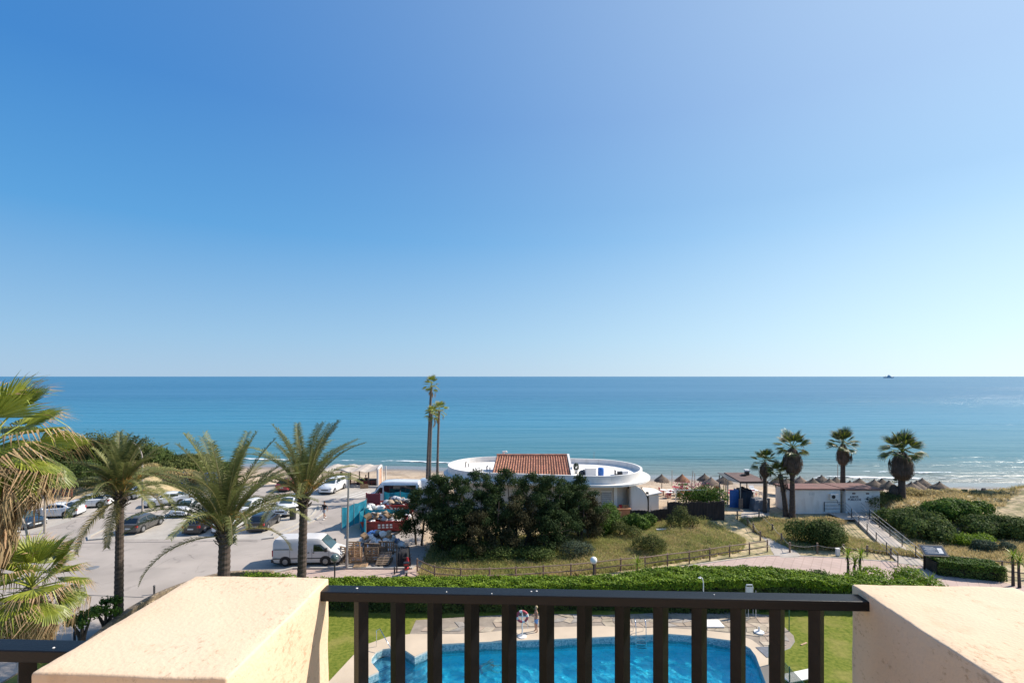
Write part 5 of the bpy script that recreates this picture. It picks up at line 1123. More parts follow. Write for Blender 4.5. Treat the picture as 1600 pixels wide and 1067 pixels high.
# ================================================================ thatched parasols
def parasol(apx, apy, label, rad=1.25, mat='thatch', hgt=2.2):
    y = (CAMZ-1.75)*FP/(apy-HY); x = PX(apx, y); z = th(x, y)
    for _ in range(4): y = (CAMZ-(z+hgt))*FP/(apy-HY); x = PX(apx, y); z = max(-1.45, th(x, y))
    t = thing('beach_parasol', label, 'parasol', (x, y, z-.05), rz=random.uniform(0, 3), group='thatched parasols on the beach')
    m = MB(); m.tube([(0, 0, 0), (0, 0, hgt-.05)], .05, 6); m.build('pole', MT['wood'], t)
    m = MB(); m.lathe([(rad*1.02, hgt-.82), (rad*.72, hgt-.50), (rad*.32, hgt-.20), (.10, hgt), (.06, hgt+.12)], 16, jit=.05); m.lathe([(rad*.98, hgt-.86), (rad*.3, hgt-.28), (.05, hgt-.12)], 12)
    for k in range(70):
        a = random.uniform(0, 6.28); p = Vector((cos(a)*rad, sin(a)*rad, hgt-.80)); wv = Vector((-sin(a), cos(a), 0))*.06; q = p+Vector((cos(a)*.05, sin(a)*.05, -random.uniform(.08, .2))); m.add([p-wv, p+wv, q], [(0, 1, 2)])
    m.build('thatch_canopy', MT[mat], t)
    return t
PL = [(1034, 741, 'thatched parasol alone on the sand right of the round building'), (1066, 741, 'reddish thatched parasol with a green board below it'), (1101, 740, 'thatched parasol left of the small low one near the kiosk'), (1111, 745.5, 'small thatched parasol overlapping its left neighbour'), (1131, 743, 'thatched parasol just left of the kiosk roof'),
      (1250, 744, 'thatched parasol right of the tall skirted palm'), (1270, 747, 'thatched parasol above the left roof of the toilet block'), (1284, 742.5, 'farther thatched parasol above the toilet block roof'), (1296, 747.5, 'thatched parasol left of the palm behind the roof'), (1306, 745, 'thatched parasol tucked against the trunk behind the roof'),
      (1328, 751, 'thatched parasol just right of the trunk behind the roof'), (1343, 746.5, 'thatched parasol over the lettering of the toilet block'), (1366, 749, 'thatched parasol over the right corner of the toilet roof'), (1378, 747.5, 'thatched parasol between toilet roof and the shaggy small palm'), (1424, 753, 'thatched parasol touching the largest palm trunk on its right'),
      (1432, 751, 'thatched parasol second right of the largest palm'), (1441, 746.5, 'farther thatched parasol behind two others right of the largest palm'), (1468, 752.5, 'rightmost thatched parasol by the tan dune'), (1216, 745, 'thatched parasol seen between the two palms by the kiosk'), (1229, 747, 'thatched parasol half hidden by the tall skirted palm'), (1389, 751, 'thatched parasol just behind the shaggy small palm head')]
for k, (a, b, l) in enumerate(PL): parasol(a, b, l, 1.12 if b > 742 else 1.0, 'thatcho' if a == 1066 else 'thatch')
m = MB(); m.box(-.7, .7, -.02, .02, .35, .62); m.box(-.05, .05, -.02, .02, 0, .35); p_ = G(1067, 755, -.4); small('green_board', m, M('green board', (.12, .35, .10), .6), 'small green board below the reddish thatched parasol', 'sign', (p_.x, p_.y, th(p_.x, p_.y)))
# sun beds under parasols
for k in range(16):
    x = rr.uniform(31, 54); y = rr.uniform(63.5, 68.5); z = th(x, y)
    t = thing('sun_bed', 'pale sun bed under the thatched parasols behind the toilet block', 'sun bed', (x, y, z), rz=rr.uniform(-.2, .2), group='sun beds under the parasols')
    m = MB(); m.box(-.3, .3, -.9, .5, .3, .36); m.beam((0, .5, .33), (0, .95, .65), .6, .05); m.build('bed', MT['bag'], t)
    for lx, ly in ((-.25, -.8), (.25, -.8), (-.25, .4), (.25, .4)): m = MB(); m.box(lx-.02, lx+.02, ly-.02, ly+.02, 0, .299); m.build('leg', MT['metal'], t)
for k, (px, py, h, l) in enumerate(((1050, 752, 2.2, 'thin pole on the beach left of the reddish parasol'), (1080, 757, 2.4, 'leaning thin pole right of the reddish parasol'), (1085.5, 756, 2.0, 'thin pole beside the leaning pole'), (1309, 752, 3.2, 'tall thin pole above the roof of the toilet block'), (624, 757, .9, 'short post on the sand behind the white minibus'))):
    p_ = G(px, py, -.6); m = MB(); m.tube([(0, 0, 0), (.25 if k == 1 else 0, 0, h)], .045, 6); small('beach_pole', m, MT['polepaint'], l, 'pole', (p_.x, p_.y, th(p_.x, p_.y)-.05))
# white pipe goal frame and green tarp panel
gf = thing('goal_frame', 'white pipe frame with a green panel standing behind the reed screen', 'frame', (PX(1056, 56), 56, 0))
for x in (0, PX(1104, 56)-PX(1056, 56)): m = MB(); m.tube([(x, 0, 0), (x, 0, 2.05)], .04, 6); m.build('post', MT['offwhite'], gf)
m = MB(); m.beam((-.05, 0, 2.09), (3.42, 0, 2.09), .07, .07); m.build('crossbar', MT['white'], gf)
m = MB(); m.tube([(.05, .01, 2.0), (2.5, .01, .6)], .02, 5); m.tube([(.05, .03, .6), (2.6, .03, 1.7)], .02, 5); m.build('brace', MT['metal'], gf)
m = MB(); m.box(2.55, 3.3, .05, .08, .2, 1.95); m.build('panel', M('dark green panel', (.02, .09, .09), .7), gf)
# ================================================================ reed screens
def screen(pts, h, label, thick=.10):
    t = thing('reed_screen', label, 'fence', loc=(pts[0][0], pts[0][1], 0)); o0 = Vector((*pts[0][:2], 0)); m = MB()
    for i in range(len(pts)-1):
        a = Vector((*pts[i], 0))-o0; b = Vector((*pts[i+1], 0))-o0; L = (b-a).length; n = int(L/.13); d = (b-a)/n; nr = Vector((-d.y, d.x, 0)).normalized()
        for k in range(n):
            hh_ = h*random.uniform(.97, 1.03)+.05*sin(k*.25); m.beam(a+d*k+nr*random.uniform(-.04, .04), a+d*k+nr*random.uniform(-.05, .05)+Vector((random.uniform(-.02, .02), 0, hh_)), .16, .05)
    m.build('reeds', MT['reed'], t, kind='stuff')
    for i in range(len(pts)):
        a = Vector((*pts[i], 0))-o0; m = MB(); m.tube([a+Vector((0, .12, 0)), a+Vector((0, .12, h+.1))], .06, 6); m.build('post', MT['wood'], t)
screen([(PX(1045, 51), 51.2), (PX(1078, 51), 51.2), (PX(1110, 51), 51.3), (PX(1134, 51.2), 51.5)], 1.9, 'dark brown reed screen behind the grass field, long section')
screen([(PX(985, 50.5), 50.3), (PX(1018, 50), 50.0), (PX(1044, 51), 51.1)], 1.35, 'lower dark reed screen section beside the small annexe')
m = MB(); m.box(-.45, .45, -.10, .10, 0, .12); p_ = G(1033, 831); small('white_plank', m, MT['white'], 'white plank lying on the wild grass', 'plank', (p_.x, p_.y, .18), .1)
m = MB(); m.box(-.12, .12, -.12, .12, 0, 2.0); p_ = G(1129, 812); small('gate_post', m, MT['gtrunk'], 'thick grey post at the right end of the reed screen', 'post', (p_.x, p_.y, .0))
# ================================================================ timber fences
def fence(pts, h, label, mat='wood', rails=(.92, .45), pr=.06, rr_=.05, zf=None, cap=False):
    t = thing('timber_fence', label, 'fence', loc=(pts[0][0], pts[0][1], 0)); o0 = Vector((*pts[0][:2], 0)); zz = zf or (lambda p: 0)
    Q = [Vector((p[0], p[1], zz(p)))-o0 for p in pts]
    for q in Q: m = MB(); m.tube([q, q+Vector((0, 0, h))], pr, 8); m.build('post', MT[mat], t)
    for i in range(len(Q)-1):
        for r_ in rails:
            a, b = Q[i]+Vector((0, -.07, h*r_)), Q[i+1]+Vector((0, -.07, h*r_)); m = MB(); m.tube([a, b], rr_*.9, 6); m.build('rail', MT[mat], t)
    return t
fp = [G(*p) for p in ((652,893),(679,905),(720,908.5),(765,908),(806,906.5),(849,904),(892,901),(930,897),(970,892),(1008,889),(1043,884),(1077,880),(1109,875),(1140,870),(1171,866),(1199,861.5))]
fence([(p.x, p.y) for p in fp], 1.0, 'curved timber post and rail fence along the front of the grass field', zf=lambda p: max(0, th(p[0], p[1])-.02))
fp = [G(*p) for p in ((1462,887),(1512,892),(1566,898),(1612,903),(1665,909))]
fence([(p.x, p.y) for p in fp], 1.05, 'timber fence behind the clipped hedge block at the right', rails=(.95, .30))
fp = [G(*p) for p in ((30,769),(53,770),(64,772),(82,773),(98,775),(112,778))]
fence([(p.x, p.y) for p in fp], 1.05, 'red stained timber fence below the dune shrubs on the left', mat='redwood', pr=.09, rr_=.075, rails=(.9, .5, .2))
fp = [G(*p) for p in ((8,797),(22,797.5),(38,798.5),(46, 799))]
fence([(p.x, p.y) for p in fp], 1.0, 'short red timber fence behind the parked dark blue car', mat='redwood', pr=.09, rr_=.07, rails=(.85, .45))
m = MB(); m.tube([(0, 0, 0), (0, 0, 1.0)], .07, 8); p_ = G(54, 800); small('bollard', m, MT['wood'], 'lone wooden bollard on the sand left of the white parked car', 'bollard', (p_.x, p_.y, 0))
# rope posts by the sandy path
def ropeline(pxs, label, h=.85):
    Q = [G(*p) for p in pxs]; t = thing('rope_fence', label, 'fence', loc=(Q[0].x, Q[0].y, .0)); o0 = Vector((Q[0].x, Q[0].y, 0))
    Q = [q-o0+Vector((0, 0, max(0, th(q.x, q.y)))) for q in Q]
    for q in Q: m = MB(); m.tube([q, q+Vector((0, 0, h))], .075, 8); m.build('post', MT['wood'], t)
    for a, b in zip(Q, Q[1:]):
        m = MB(); m.tube([a.lerp(b, s/6)+Vector((0, -.08, h*.8-.16*sin(pi*s/6))) for s in range(7)], .018, 5); m.build('rope', MT['pale'], t)
ropeline([(1152, 812), (1168, 823), (1177, 832), (1188, 845)], 'post and rope line on the left side of the sandy path')
ropeline([(1186, 809), (1207, 834), (1221, 849), (1234, 863), (1277, 864), (1318, 866), (1355, 868), (1392, 872)], 'post and rope line from the sandy path past the round bush')
m = MB(); m.box(-.14, .14, -.1, .1, 0, .55); m.box(-.16, .16, -.12, .12, .55, .6); p_ = G(1309, 868); small('stone_marker', m, MT['offwhite'], 'small white stone marker at the edge of the promenade', 'marker', (p_.x, p_.y, .0))
# ================================================================ ramp with rails
def rampz(t): return .22+.0*t
ra = [G(1322, 801), G(1344, 802)]; rb = [G(1404, 880), G(1452, 886)]
mb = MB(); mb.add([(ra[0].x, ra[0].y, .30), (ra[1].x, ra[1].y, .30), (rb[1].x, rb[1].y, .03), (rb[0].x, rb[0].y, .03), (ra[0].x, ra[0].y, -.1), (ra[1].x, ra[1].y, -.1), (rb[1].x, rb[1].y, -.1), (rb[0].x, rb[0].y, -.1)], [(0,1,2,3),(4,7,6,5),(0,4,5,1),(1,5,6,2),(2,6,7,3),(3,7,4,0)]); mb.build('ramp_path', MT['pale'], kind='structure')
def rampends(): pass
def piperail(a, b, za, zb, n, label, extra=None):
    t = thing('pipe_railing', label, 'railing', loc=(a.x, a.y, 0)); o0 = Vector((a.x, a.y, 0))
    P = [a.lerp(b, i/n)-o0 for i in range(n+1)]; P = [Vector((p.x, p.y, za+(zb-za)*i/n)) for i, p in enumerate(P)]
    if extra: P = [Vector((e.x, e.y, za))-o0 for e in extra]+P
    for p in P: m = MB(); m.tube([p, p+Vector((0, 0, 1.0))], .04, 6); m.build('post', MT['iron'], t)
    for hz in (.98, .62, .3):
        m = MB(); m.tube([p+Vector((0, 0, hz)) for p in P], .024, 6); m.build('pipe', MT['metal'], t)
piperail(G(1320, 803), G(1403, 884), .28, .0, 6, 'metal pipe railing on the left side of the ramp', extra=[G(1288, 803)])
piperail(G(1345, 804), G(1455, 892), .28, .0, 6, 'metal pipe railing on the right side of the ramp')
fp = [G(*p) for p in ((1374,797),(1383,796),(1392,800))]; fence([(p.x, p.y) for p in fp], .9, 'short pale timber handrail right of the toilet block', mat='palletwood', rails=(.95,))
# info board
ib = thing('info_board', 'tilted information board in a dark frame at the foot of the ramp', 'sign', loc=(G(1457, 890).x, G(1457, 890).y, 0), rz=-.15)
for x in (-.55, .55): m = MB(); m.box(x-.05, x+.05, -.05, .05, 0, 1.35); m.build('post', MT['darkwood'], ib)
R_ = Matrix.Translation((0, -.1, 1.5)) @ Matrix.Rotation(radians(38), 4, 'X')
m = MB(); m.box(-.85, .85, -.5, .5, -.04, .0, mat=R_); m.build('frame', MT['darkwood'], ib)
m = MB(); m.box(-.72, .72, -.38, .38, .002, .012, mat=R_); pn = m.build('panel', M('blue grey print', (.05, .085, .14), .9, var=.15, scale=3), ib)
m = MB()
for k in range(6): m.box(-.6+.1*(k % 2), .1+.1*(k % 3), .25-.1*k, .27-.1*k, .014, .016, mat=R_)
m.box(.3, .6, -.25, .2, .014, .016, mat=R_); m.build('print_lines', MT['bag'], pn)
# signboard on the beach
p_ = Vector((PX(1506, 57.5), 57.5, 0)); sh_ = max(1.0, PZ(764, 57.5)-th(p_.x, p_.y)+.05); sb = thing('beach_sign', 'small brown green signboard on the dune right of the parasols', 'sign', loc=(p_.x, p_.y, th(p_.x, p_.y)-.05))
m = MB(); m.box(-.06, .06, -.05, .05, 0, sh_); m.build('post', MT['wood'], sb); m = MB(); m.box(-.35, .35, -.09, -.055, sh_-.62, sh_); m.build('board', M('olive board', (.16, .17, .07), .8, var=.2), sb)
sh = thing('driftwood_shelter', 'low grey driftwood hut on the dune crest at right', 'shelter', loc=(PX(1540, 63), 63, th(PX(1540, 63), 63)))
for k in range(9): m = MB(); m.beam((-1.3+k*.3, 0, 0), (-.2+k*.06, .3, 1.1+.2*(k % 2)), .10, .06); m.build('plank', MT['gtrunk'], sh)
m = MB(); m.beam((-2.6, -.4, .5), (-.6, -.2, .9), .5, .05); m.build('board', MT['bag'], sh)
# ================================================================ young yuccas
def yucca(x, y, h, label, seed, n=34, L=.75, z=0.0, group=None):
    t = thing('young_palm', label, 'plant', loc=(x, y, z), group=group); r = random.Random(seed)
    m = MB(); m.tube([(0, 0, 0), (.05*r.uniform(-1, 1), .05, h*.6), (.08*r.uniform(-1, 1), .05, h)], [.10, .08, .07], 8); m.build('trunk', MT['trunk'], t)
    for k in range(n):
        a = k*2.4; e = 1.4-1.9*k/n+r.uniform(-.1, .1); l = L*r.uniform(.8, 1.1); d = Vector((cos(a)*cos(e), sin(a)*cos(e), sin(e))); s = Vector((-sin(a), cos(a), 0))*.035; p = Vector((0, 0, h)); q = p+d*l*.55; e_ = q+(d+Vector((0, 0, -.5))).normalized()*l*.5
        m = MB(); m.add([p-s*.6, p+s*.6, q+s, q-s, e_], [(0, 1, 2, 3), (3, 2, 4)]); m.build('leaf', MT['hedge' if k % 3 else 'fany'], t)
for k, (px, py, h, l) in enumerate(((1325, 900, 1.55, 'young palm with a bare trunk above the hedge, left of the trio'), (1336, 903, 1.1, 'middle small palm of the trio above the hedge'), (1345, 905, 1.7, 'right young palm of the trio above the hedge'), (996, 905, 1.1, 'small spiky yucca in front of the timber fence'), (1583, 915, 2.0, 'young palm on a stake near the right edge'), (1593, 918, 1.8, 'second young palm cut by the right edge'), (1453, 922, .5, 'low spiky agave on the promenade edge above the right pillar'))):
    p_ = G(px, py); yucca(p_.x, p_.y, h, l, 70+k, L=.95 if k == 6 else .75)
# ================================================================ ship far out
D_ = 5200; sx0 = PX(1388.5, D_); SH = thing('ship', 'grey blue ship far away on the horizon', 'ship', loc=(sx0, D_, SEA_Z))
SM = M('haze tinted blue grey ship', (.34, .43, .54), .7); SH.scale = (.85, .85, .8)  # hull and superstructure colours lightened to carry the distance haze
m = MB(); hull = [(-64, 0), (-58, -9), (40, -9), (66, 0), (40, 9), (-58, 9)]
m.add([(x*.93, y*.8, 0) for x, y in hull]+[(x, y, 14+(4 if x > 50 else 0)) for x, y in hull], [tuple(range(5, -1, -1)), tuple(range(6, 12))]+[(i, (i+1) % 6, (i+1) % 6+6, i+6) for i in range(6)]); m.build('hull', SM, SH)
m = MB(); m.box(-14, 24, -7, 7, 14.02, 24); m.box(-8, 14, -6, 6, 24.02, 31); m.build('superstructure', M('haze paled ship', (.45, .54, .64), .7), SH)
m = MB(); m.box(-6, 2, -3, 3, 31.02, 38); m.build('funnel', SM, SH); m = MB(); m.box(-36, -33, -1, 1, 14.02, 30); m.box(11, 12.5, -1, 1, 31.02, 42); m.build('mast', SM, SH)
# ================================================================ cars
def interp(k, x):
    for i in range(len(k)-1):
        if x <= k[i+1][0]:
            t = (x-k[i][0])/max(1e-6, k[i+1][0]-k[i][0]); return k[i][1]+(k[i+1][1]-k[i][1])*t
    return k[-1][1]
def car(x, y, hd, kind, pm, label, group=None, cat='car', name='parked_car'):
    """heading hd: direction the nose points (radians from +X)"""
    t = thing(name, label, cat, loc=(x, y, 0.006), rz=hd, group=group)
    P = dict(
     hatch=dict(L=4.0, W=1.74, H=1.46, deck=[(-2.0, .90), (-1.9, .95), (1.0, .96), (1.75, .82), (2.0, .60)], roof=[(-1.85, .95), (-1.45, 1.36), (-1.0, 1.46), (.2, 1.46), (1.05, .96)], wb=(-1.22, 1.28)),
     sedan=dict(L=4.5, W=1.78, H=1.43, deck=[(-2.25, .86), (-2.15, 1.0), (-1.4, 1.02), (.95, .95), (1.95, .80), (2.25, .58)], roof=[(-1.55, 1.0), (-1.0, 1.33), (-.5, 1.43), (.25, 1.42), (1.1, .95)], wb=(-1.35, 1.4)),
     suv=dict(L=4.35, W=1.84, H=1.68, deck=[(-2.17, 1.05), (-2.1, 1.12), (1.05, 1.10), (1.95, 1.0), (2.17, .72)], roof=[(-2.1, 1.12), (-1.85, 1.58), (-1.3, 1.68), (.2, 1.67), (.95, 1.10)], wb=(-1.3, 1.37)))[kind]
    L, W, H = P['L'], P['W'], P['H']; hw = W/2; dk, rf = P['deck'], P['roof']; ns = 22
    mb = MB(); base = []
    for i in range(ns+1):
        u = -L/2+L*i/ns; e = min(1, (L/2-abs(u))/.32); pl = hw*(.86+.14*math.sqrt(max(0, min(1, e)))); z = interp(dk, u); lo_ = .20+.10*(1-min(1, e)); bl = min(z-.03, z-.06)
        sec = [(pl*.90, lo_), (pl*.99, lo_+.16), (pl, min(.62, z-.1)), (pl*.975, bl), (pl*.88, z), (0, z+.035)]
        ring = [(u, a, b) for a, b in sec]+[(u, -a, b) for a, b in sec[:-1][::-1]]; base.append(ring)
    vs = [p for r in base for p in r]; k = 11; fs = []
    for i in range(ns):
        for j in range(k): a = i*k+j; b = i*k+(j+1) % k; fs.append((a, b, b+k, a+k))
    fs += [tuple(range(k)), tuple(ns*k+j for j in range(k))[::-1]]
    mb.add(vs, fs); body = mb.build('body', pm, t, smooth=38)
    # greenhouse
    mb = MB(); g0, g1 = rf[0][0], rf[-1][0]; n2 = 12; rings = []
    for i in range(n2+1):
        u = g0+(g1-g0)*i/n2; rz = interp(rf, u); bz = interp(dk, u)-.05; f = (rz-bz)/(H-bz); wb_ = hw*.90; wt = wb_+(hw*.70-wb_)*max(0, f)
        rings.append([(u, wb_, bz), (u, wt+.0, rz-.05*f), (u, wt*.82, rz), (u, -wt*.82, rz), (u, -wt, rz-.05*f), (u, -wb_, bz)])
    fs = []; vs = [p for r in rings for p in r]
    for i in range(n2):
        for j in range(5): a = i*6+j; fs.append((a, a+1, a+7, a+6))
    mb.add(vs, fs); mb.build('roof', pm, t, smooth=38)
    # side windows, windscreen, rear window: slightly proud panels
    def gp(u, v, s):    # point on greenhouse side: v 0 belt, 1 roof edge
        rz = interp(rf, u); bz = interp(dk, u)-.05; f = (rz-bz)/(H-bz); wb_ = hw*.90; wt = wb_+(hw*.70-wb_)*max(0, f); z = bz+(rz-.05*f-bz)*v
        return Vector((u, s*(wb_+(wt-wb_)*v+.008), z))
    ga, gb = rf[1][0]-.05, rf[-2][0]+.35; mid = (ga+gb)/2
    for s in (1, -1):
        for (a, b) in ((ga, mid-.05), (mid+.05, gb+.12)):
            m = MB(); q = []
            for i in range(5): u = a+(b-a)*i/4; q += [gp(u, .20, s), gp(u, .86, s)]
            m.add(q, [(2*i, 2*i+2, 2*i+3, 2*i+1) for i in range(4)]); m.build('side_window', MT['glass'], t)
    def panel(ua, ub, nm, mt, off):
        m = MB(); q = []
        for i in range(5):
            u = ua+(ub-ua)*i/4; rz = interp(rf, u); bz = interp(dk, u)-.05; f = (rz-bz)/(H-bz); wb_ = hw*.90; wt = (wb_+(hw*.70-wb_)*max(0, f))*.84
            for v in (-1, -.5, .5, 1): q.append((u+off[0], v*wt, rz+off[1]+.006*(1-abs(v))))
        m.add(q, [(4*i+j, 4*i+j+1, 4*i+j+5, 4*i+j+4) for i in range(4) for j in range(3)]); return m.build(nm, mt, t)
    panel(rf[-2][0]+.1, rf[-1][0]-.05, 'windscreen', MT['lglass'], (.012, .014)); panel(rf[0][0]+.06, rf[1][0]+.02, 'rear_window', MT['glass'], (-.012, .014))
    for u in P['wb']:
        for s in (1, -1):
            m = MB(); m.lathe([(.20, -.10), (.31, -.10), (.335, -.06), (.335, .06), (.31, .10), (.20, .10)], 20); wh = m.build('wheel', MT['tyre'], t, loc=(u, s*(hw-.075), .335), rot=(pi/2, 0, 0), smooth=40)
            m = MB(); m.lathe([(.20, 0), (.20, .015), (.06, .035), (.03, .035)], 14, c=(0, 0, .085 if s < 0 else -.118)); m.build('rim', MT['rim'], wh)
            m = MB(); m.lathe([(.40, -.006), (.40, .006)], 20); m.build('wheel_arch', MT['black'], t, loc=(u, s*(hw+.0), .37), rot=(pi/2, 0, 0)).scale = (1, .85, 1)
    zf = interp(dk, L/2-.1); zr_ = interp(dk, -L/2+.05)
    for s in (1, -1):
        m = MB(); m.box(L/2-.22, L/2-.02, s*hw*.78-.16, s*hw*.78+.16, zf-.16, zf-.03); me = m.mesh('h'); bevelled(me, .02); newobj('headlight', me, t, MT['lamp'])
        m = MB(); m.box(-L/2-.012, -L/2+.16, s*hw*.80-.12, s*hw*.80+.12, zr_-.28, zr_-.06); me = m.mesh('t'); bevelled(me, .02); newobj('tail_light', me, t, MT['tail'])
        m = MB(); m.box(gb+.05, gb+.2, s*(hw+.10)-.09, s*(hw+.10)+.09, interp(dk, gb)-.02, interp(dk, gb)+.12); me = m.mesh('m'); bevelled(me, .03); newobj('wing_mirror', me, t, pm)
    m = MB(); m.box(-L/2-.02, -L/2+.01, -.26, .26, .50, .62); m.build('number_plate', MT['plate'], t)
    m = MB(); m.box(L/2-.03, L/2+.02, -.26, .26, .36, .47); m.build('number_plate', MT['plate'], t)
    m = MB(); m.box(L/2-.06, L/2+.008, -hw*.5, hw*.5, .50, .62); m.build('grille', MT['black'], t)
    m = MB(); m.box(-L/2+.02, L/2-.02, -hw*.9, hw*.9, .17, .32); m.build('underbody', MT['black'], t)
    for s in (1, -1):
        for u in (mid, g0+.55): m = MB(); m.box(u-.004, u+.004, s*hw*.97-.008, s*hw*1.002+.004, .40, .86) if s > 0 else m.box(u-.004, u+.004, s*hw*1.002-.004, s*hw*.97+.008, .40, .86); m.build('door_gap', MT['black'], t)
    return t
h90 = pi/2
car(-35.2, 48.8, h90+.04, 'hatch', PG, 'dark grey hatchback parked alone at the left end of the front row')
car(-29.4, 48.7, h90+.03, 'hatch', PB, 'black hatchback seen from behind with its number plate, left of the bushy palm')
car(-26.8, 48.8, h90+.05, 'hatch', PW, 'white hatchback mostly hidden behind the bushy palm trunk')
car(-23.9, 49.4, h90+.05, 'hatch', PB, 'black hatchback right of the bushy palm trunk')
car(-34.3, 54.4, -h90, 'hatch', PW, 'white hatchback facing the black ones, partly behind palm fronds')
car(-31.2, 54.0, -h90+.06, 'sedan', PS, 'silver saloon with a big windscreen behind the palm fronds')
car(-27.9, 54.2, -h90, 'hatch', PW, 'white hatchback behind the bushy palm head')
car(-23.8, 54.8, -h90-.04, 'suv', PW, 'white off road car with roof rails facing the camera beside the dark bin')
car(-38.9, 57.9, radians(206), 'sedan', PW, 'white saloon seen from the side in front of the curved street lamp')
car(-28.7, 66.1, h90-.1, 'hatch', PR, 'red hatchback parked at the far side of the parking')
car(-22.7, 64.9, -h90-.12, 'suv', PW, 'white crossover at the far end near the beach bar')
car(-46.9, 45.9, radians(8), 'hatch', PW, 'white hatchback at the left edge below the near palm, only its bonnet clear')
car(-47.4, 49.6, radians(-14), 'hatch', PD, 'dark blue hatchback parked nose out between two white cars')
car(-47.2, 53.1, radians(190), 'sedan', PW, 'white saloon car parked right of the dark blue one')
car(-46.9, 57.0, radians(196), 'hatch', PW, 'white hatchback at the upper end of the left row')
car(-46.2, 60.6, radians(190), 'hatch', PS, 'silver hatchback farthest up the left row')
# ---- vans
def van(x, y, hd, L, W, H, prof, pm, label, name, cat, wins, wbs, slide=True, wz=(1.15, 1.6)):
    t = thing(name, label, cat, loc=(x, y, .006), rz=hd); hw = W/2; ns = len(prof); mb = MB(); k = 9; vs = []
    fine = []
    for i in range(ns-1):
        for j in range(3): f = j/3; fine.append((prof[i][0]+(prof[i+1][0]-prof[i][0])*f, prof[i][1]+(prof[i+1][1]-prof[i][1])*f))
    fine.append(prof[-1])
    for (u, z) in fine:
        e = min(1, (L/2-abs(u)+.02)/.35); pl = hw*(.88+.12*math.sqrt(max(0, e))); tb = .03+.10*(z-.9)/(H-.9) if z > .9 else .03
        belt = min(1.05, z-.06); sh_ = max(belt+.02, z-.16)
        sec = [(pl*.95, .25), (pl, .45), (pl, belt), (pl*(1-tb), sh_), (pl*(1-tb)-.13, z), (0, z+.03)]
        ring = [(u, a, b) for a, b in sec]+[(u, -a, b) for a, b in sec[:-1][::-1]]; vs += ring
    k = 11; n = len(fine); fs = []
    for i in range(n-1):
        for j in range(k): a = i*k+j; b = i*k+(j+1) % k; fs.append((a, b, b+k, a+k))
    fs += [tuple(range(k)), tuple((n-1)*k+j for j in range(k))[::-1]]
    mb.add(vs, fs); mb.build('body', pm, t, smooth=35)
    def side(u, z, s, top):
        zz = interp(fine, u); tb = .03+.10*(zz-.9)/(H-.9) if zz > .9 else .03; belt = min(1.05, zz-.06); sh_ = max(belt+.02, zz-.16); f = max(0, min(1, (z-belt)/(sh_-belt))); return Vector((u, s*(hw*(1-tb*f)+.010), z))
    for s in (1, -1):
        for (a, b, z0, z1, slope, nm, mt) in wins:
            m = MB(); q = []
            for i in range(4): f = i/3; u0 = a+(b-a)*f; u1 = a+(b-a-slope)*f; q += [side(u0, z0, s, 0), side(u1, z1, s, 1)]
            m.add(q, [(2*i, 2*i+2, 2*i+3, 2*i+1) for i in range(3)]); m.build(nm, MT[mt], t)
        for u in wbs:
            m = MB(); m.lathe([(.20, -.11), (.31, -.11), (.34, -.06), (.34, .06), (.31, .11), (.20, .11)], 20); wh = m.build('wheel', MT['tyre'], t, loc=(u, s*(hw-.07), .34), rot=(pi/2, 0, 0), smooth=40)
            m = MB(); m.lathe([(.20, 0), (.20, .015), (.06, .035), (.03, .035)], 14, c=(0, 0, .095 if s < 0 else -.128)); m.build('rim', MT['metal'], wh)
            m = MB(); m.lathe([(.43, -.006), (.43, .006)], 22); m.build('wheel_arch', MT['black'], t, loc=(u, s*(hw+.002), .40), rot=(pi/2, 0, 0)).scale = (1, .85, 1)
    m = MB(); m.box(-L/2+.1, L/2-.15, -hw*.93, hw*.93, .2, .30); m.build('underbody', MT['black'], t)
    return t
pv = [(-2.62, .5), (-2.60, 1.85), (-2.45, 1.98), (-.5, 2.02), (.75, 2.0), (.98, 1.93), (1.78, 1.16), (2.35, .98), (2.58, .74), (2.62, .5)]
V1 = van(-15.75, 40.15, radians(3), 5.24, 1.97, 2.05, pv, PV, 'dirty white panel van parked side on behind the palm trunk', 'parked_van', 'van',
    [(.48, 1.62, 1.10, 1.62, .62, 'side_window', 'glass')], (-1.62, 1.40))
m = MB(); q = []
for (u, z) in ((1.02, 1.91), (1.3, 1.64), (1.76, 1.2)):
    for v in (-.74, -.35, .35, .74): q.append((u+.015, v*(1 if u > 1.1 else .95), z+.02))
m.add(q, [(4*i+j, 4*i+j+1, 4*i+j+5, 4*i+j+4) for i in range(2) for j in range(3)]); m.build('windscreen', MT['lglass'], V1)
for s in (1, -1):
    for (a, b, z, z1) in ((-2.50, -1.35, 1.26, 1.30), (-2.55, 2.3, .56, .62)): m = MB(); y_ = s*(.985-(.02 if z > 1 else 0)); m.box(a, b, min(y_, y_+s*.02), max(y_, y_+s*.02), z, z1); m.build('rub_strip', MT['black'], V1)
    for u in (-1.28, .38, 1.66, -.25): m = MB(); m.box(u-.008, u+.008, s*.988-.006, s*.988+.006, .5, 1.3 if u < 1 else 1.1); m.build('door_gap', MT['black'], V1)
    for u in (.12, .50): m = MB(); m.box(u-.06, u+.06, s*1.0-.02, s*1.0+.02, .98, 1.05); m.build('door_handle', MT['black'], V1)
    m = MB(); m.box(1.38, 1.58, s*1.14-.12, s*1.14+.12, 1.12, 1.40); me = m.mesh('m'); bevelled(me, .04); newobj('wing_mirror', me, V1, MT['black'])
    m = MB(); m.box(2.30, 2.60, s*.72-.17, s*.72+.17, .66, .90); me = m.mesh('m'); bevelled(me, .04); newobj('headlight', me, V1, MT['lamp'])
    m = MB(); m.box(-2.64, -2.57, s*.86-.07, s*.86+.07, .75, 1.2); m.build('tail_light', MT['tail'], V1)
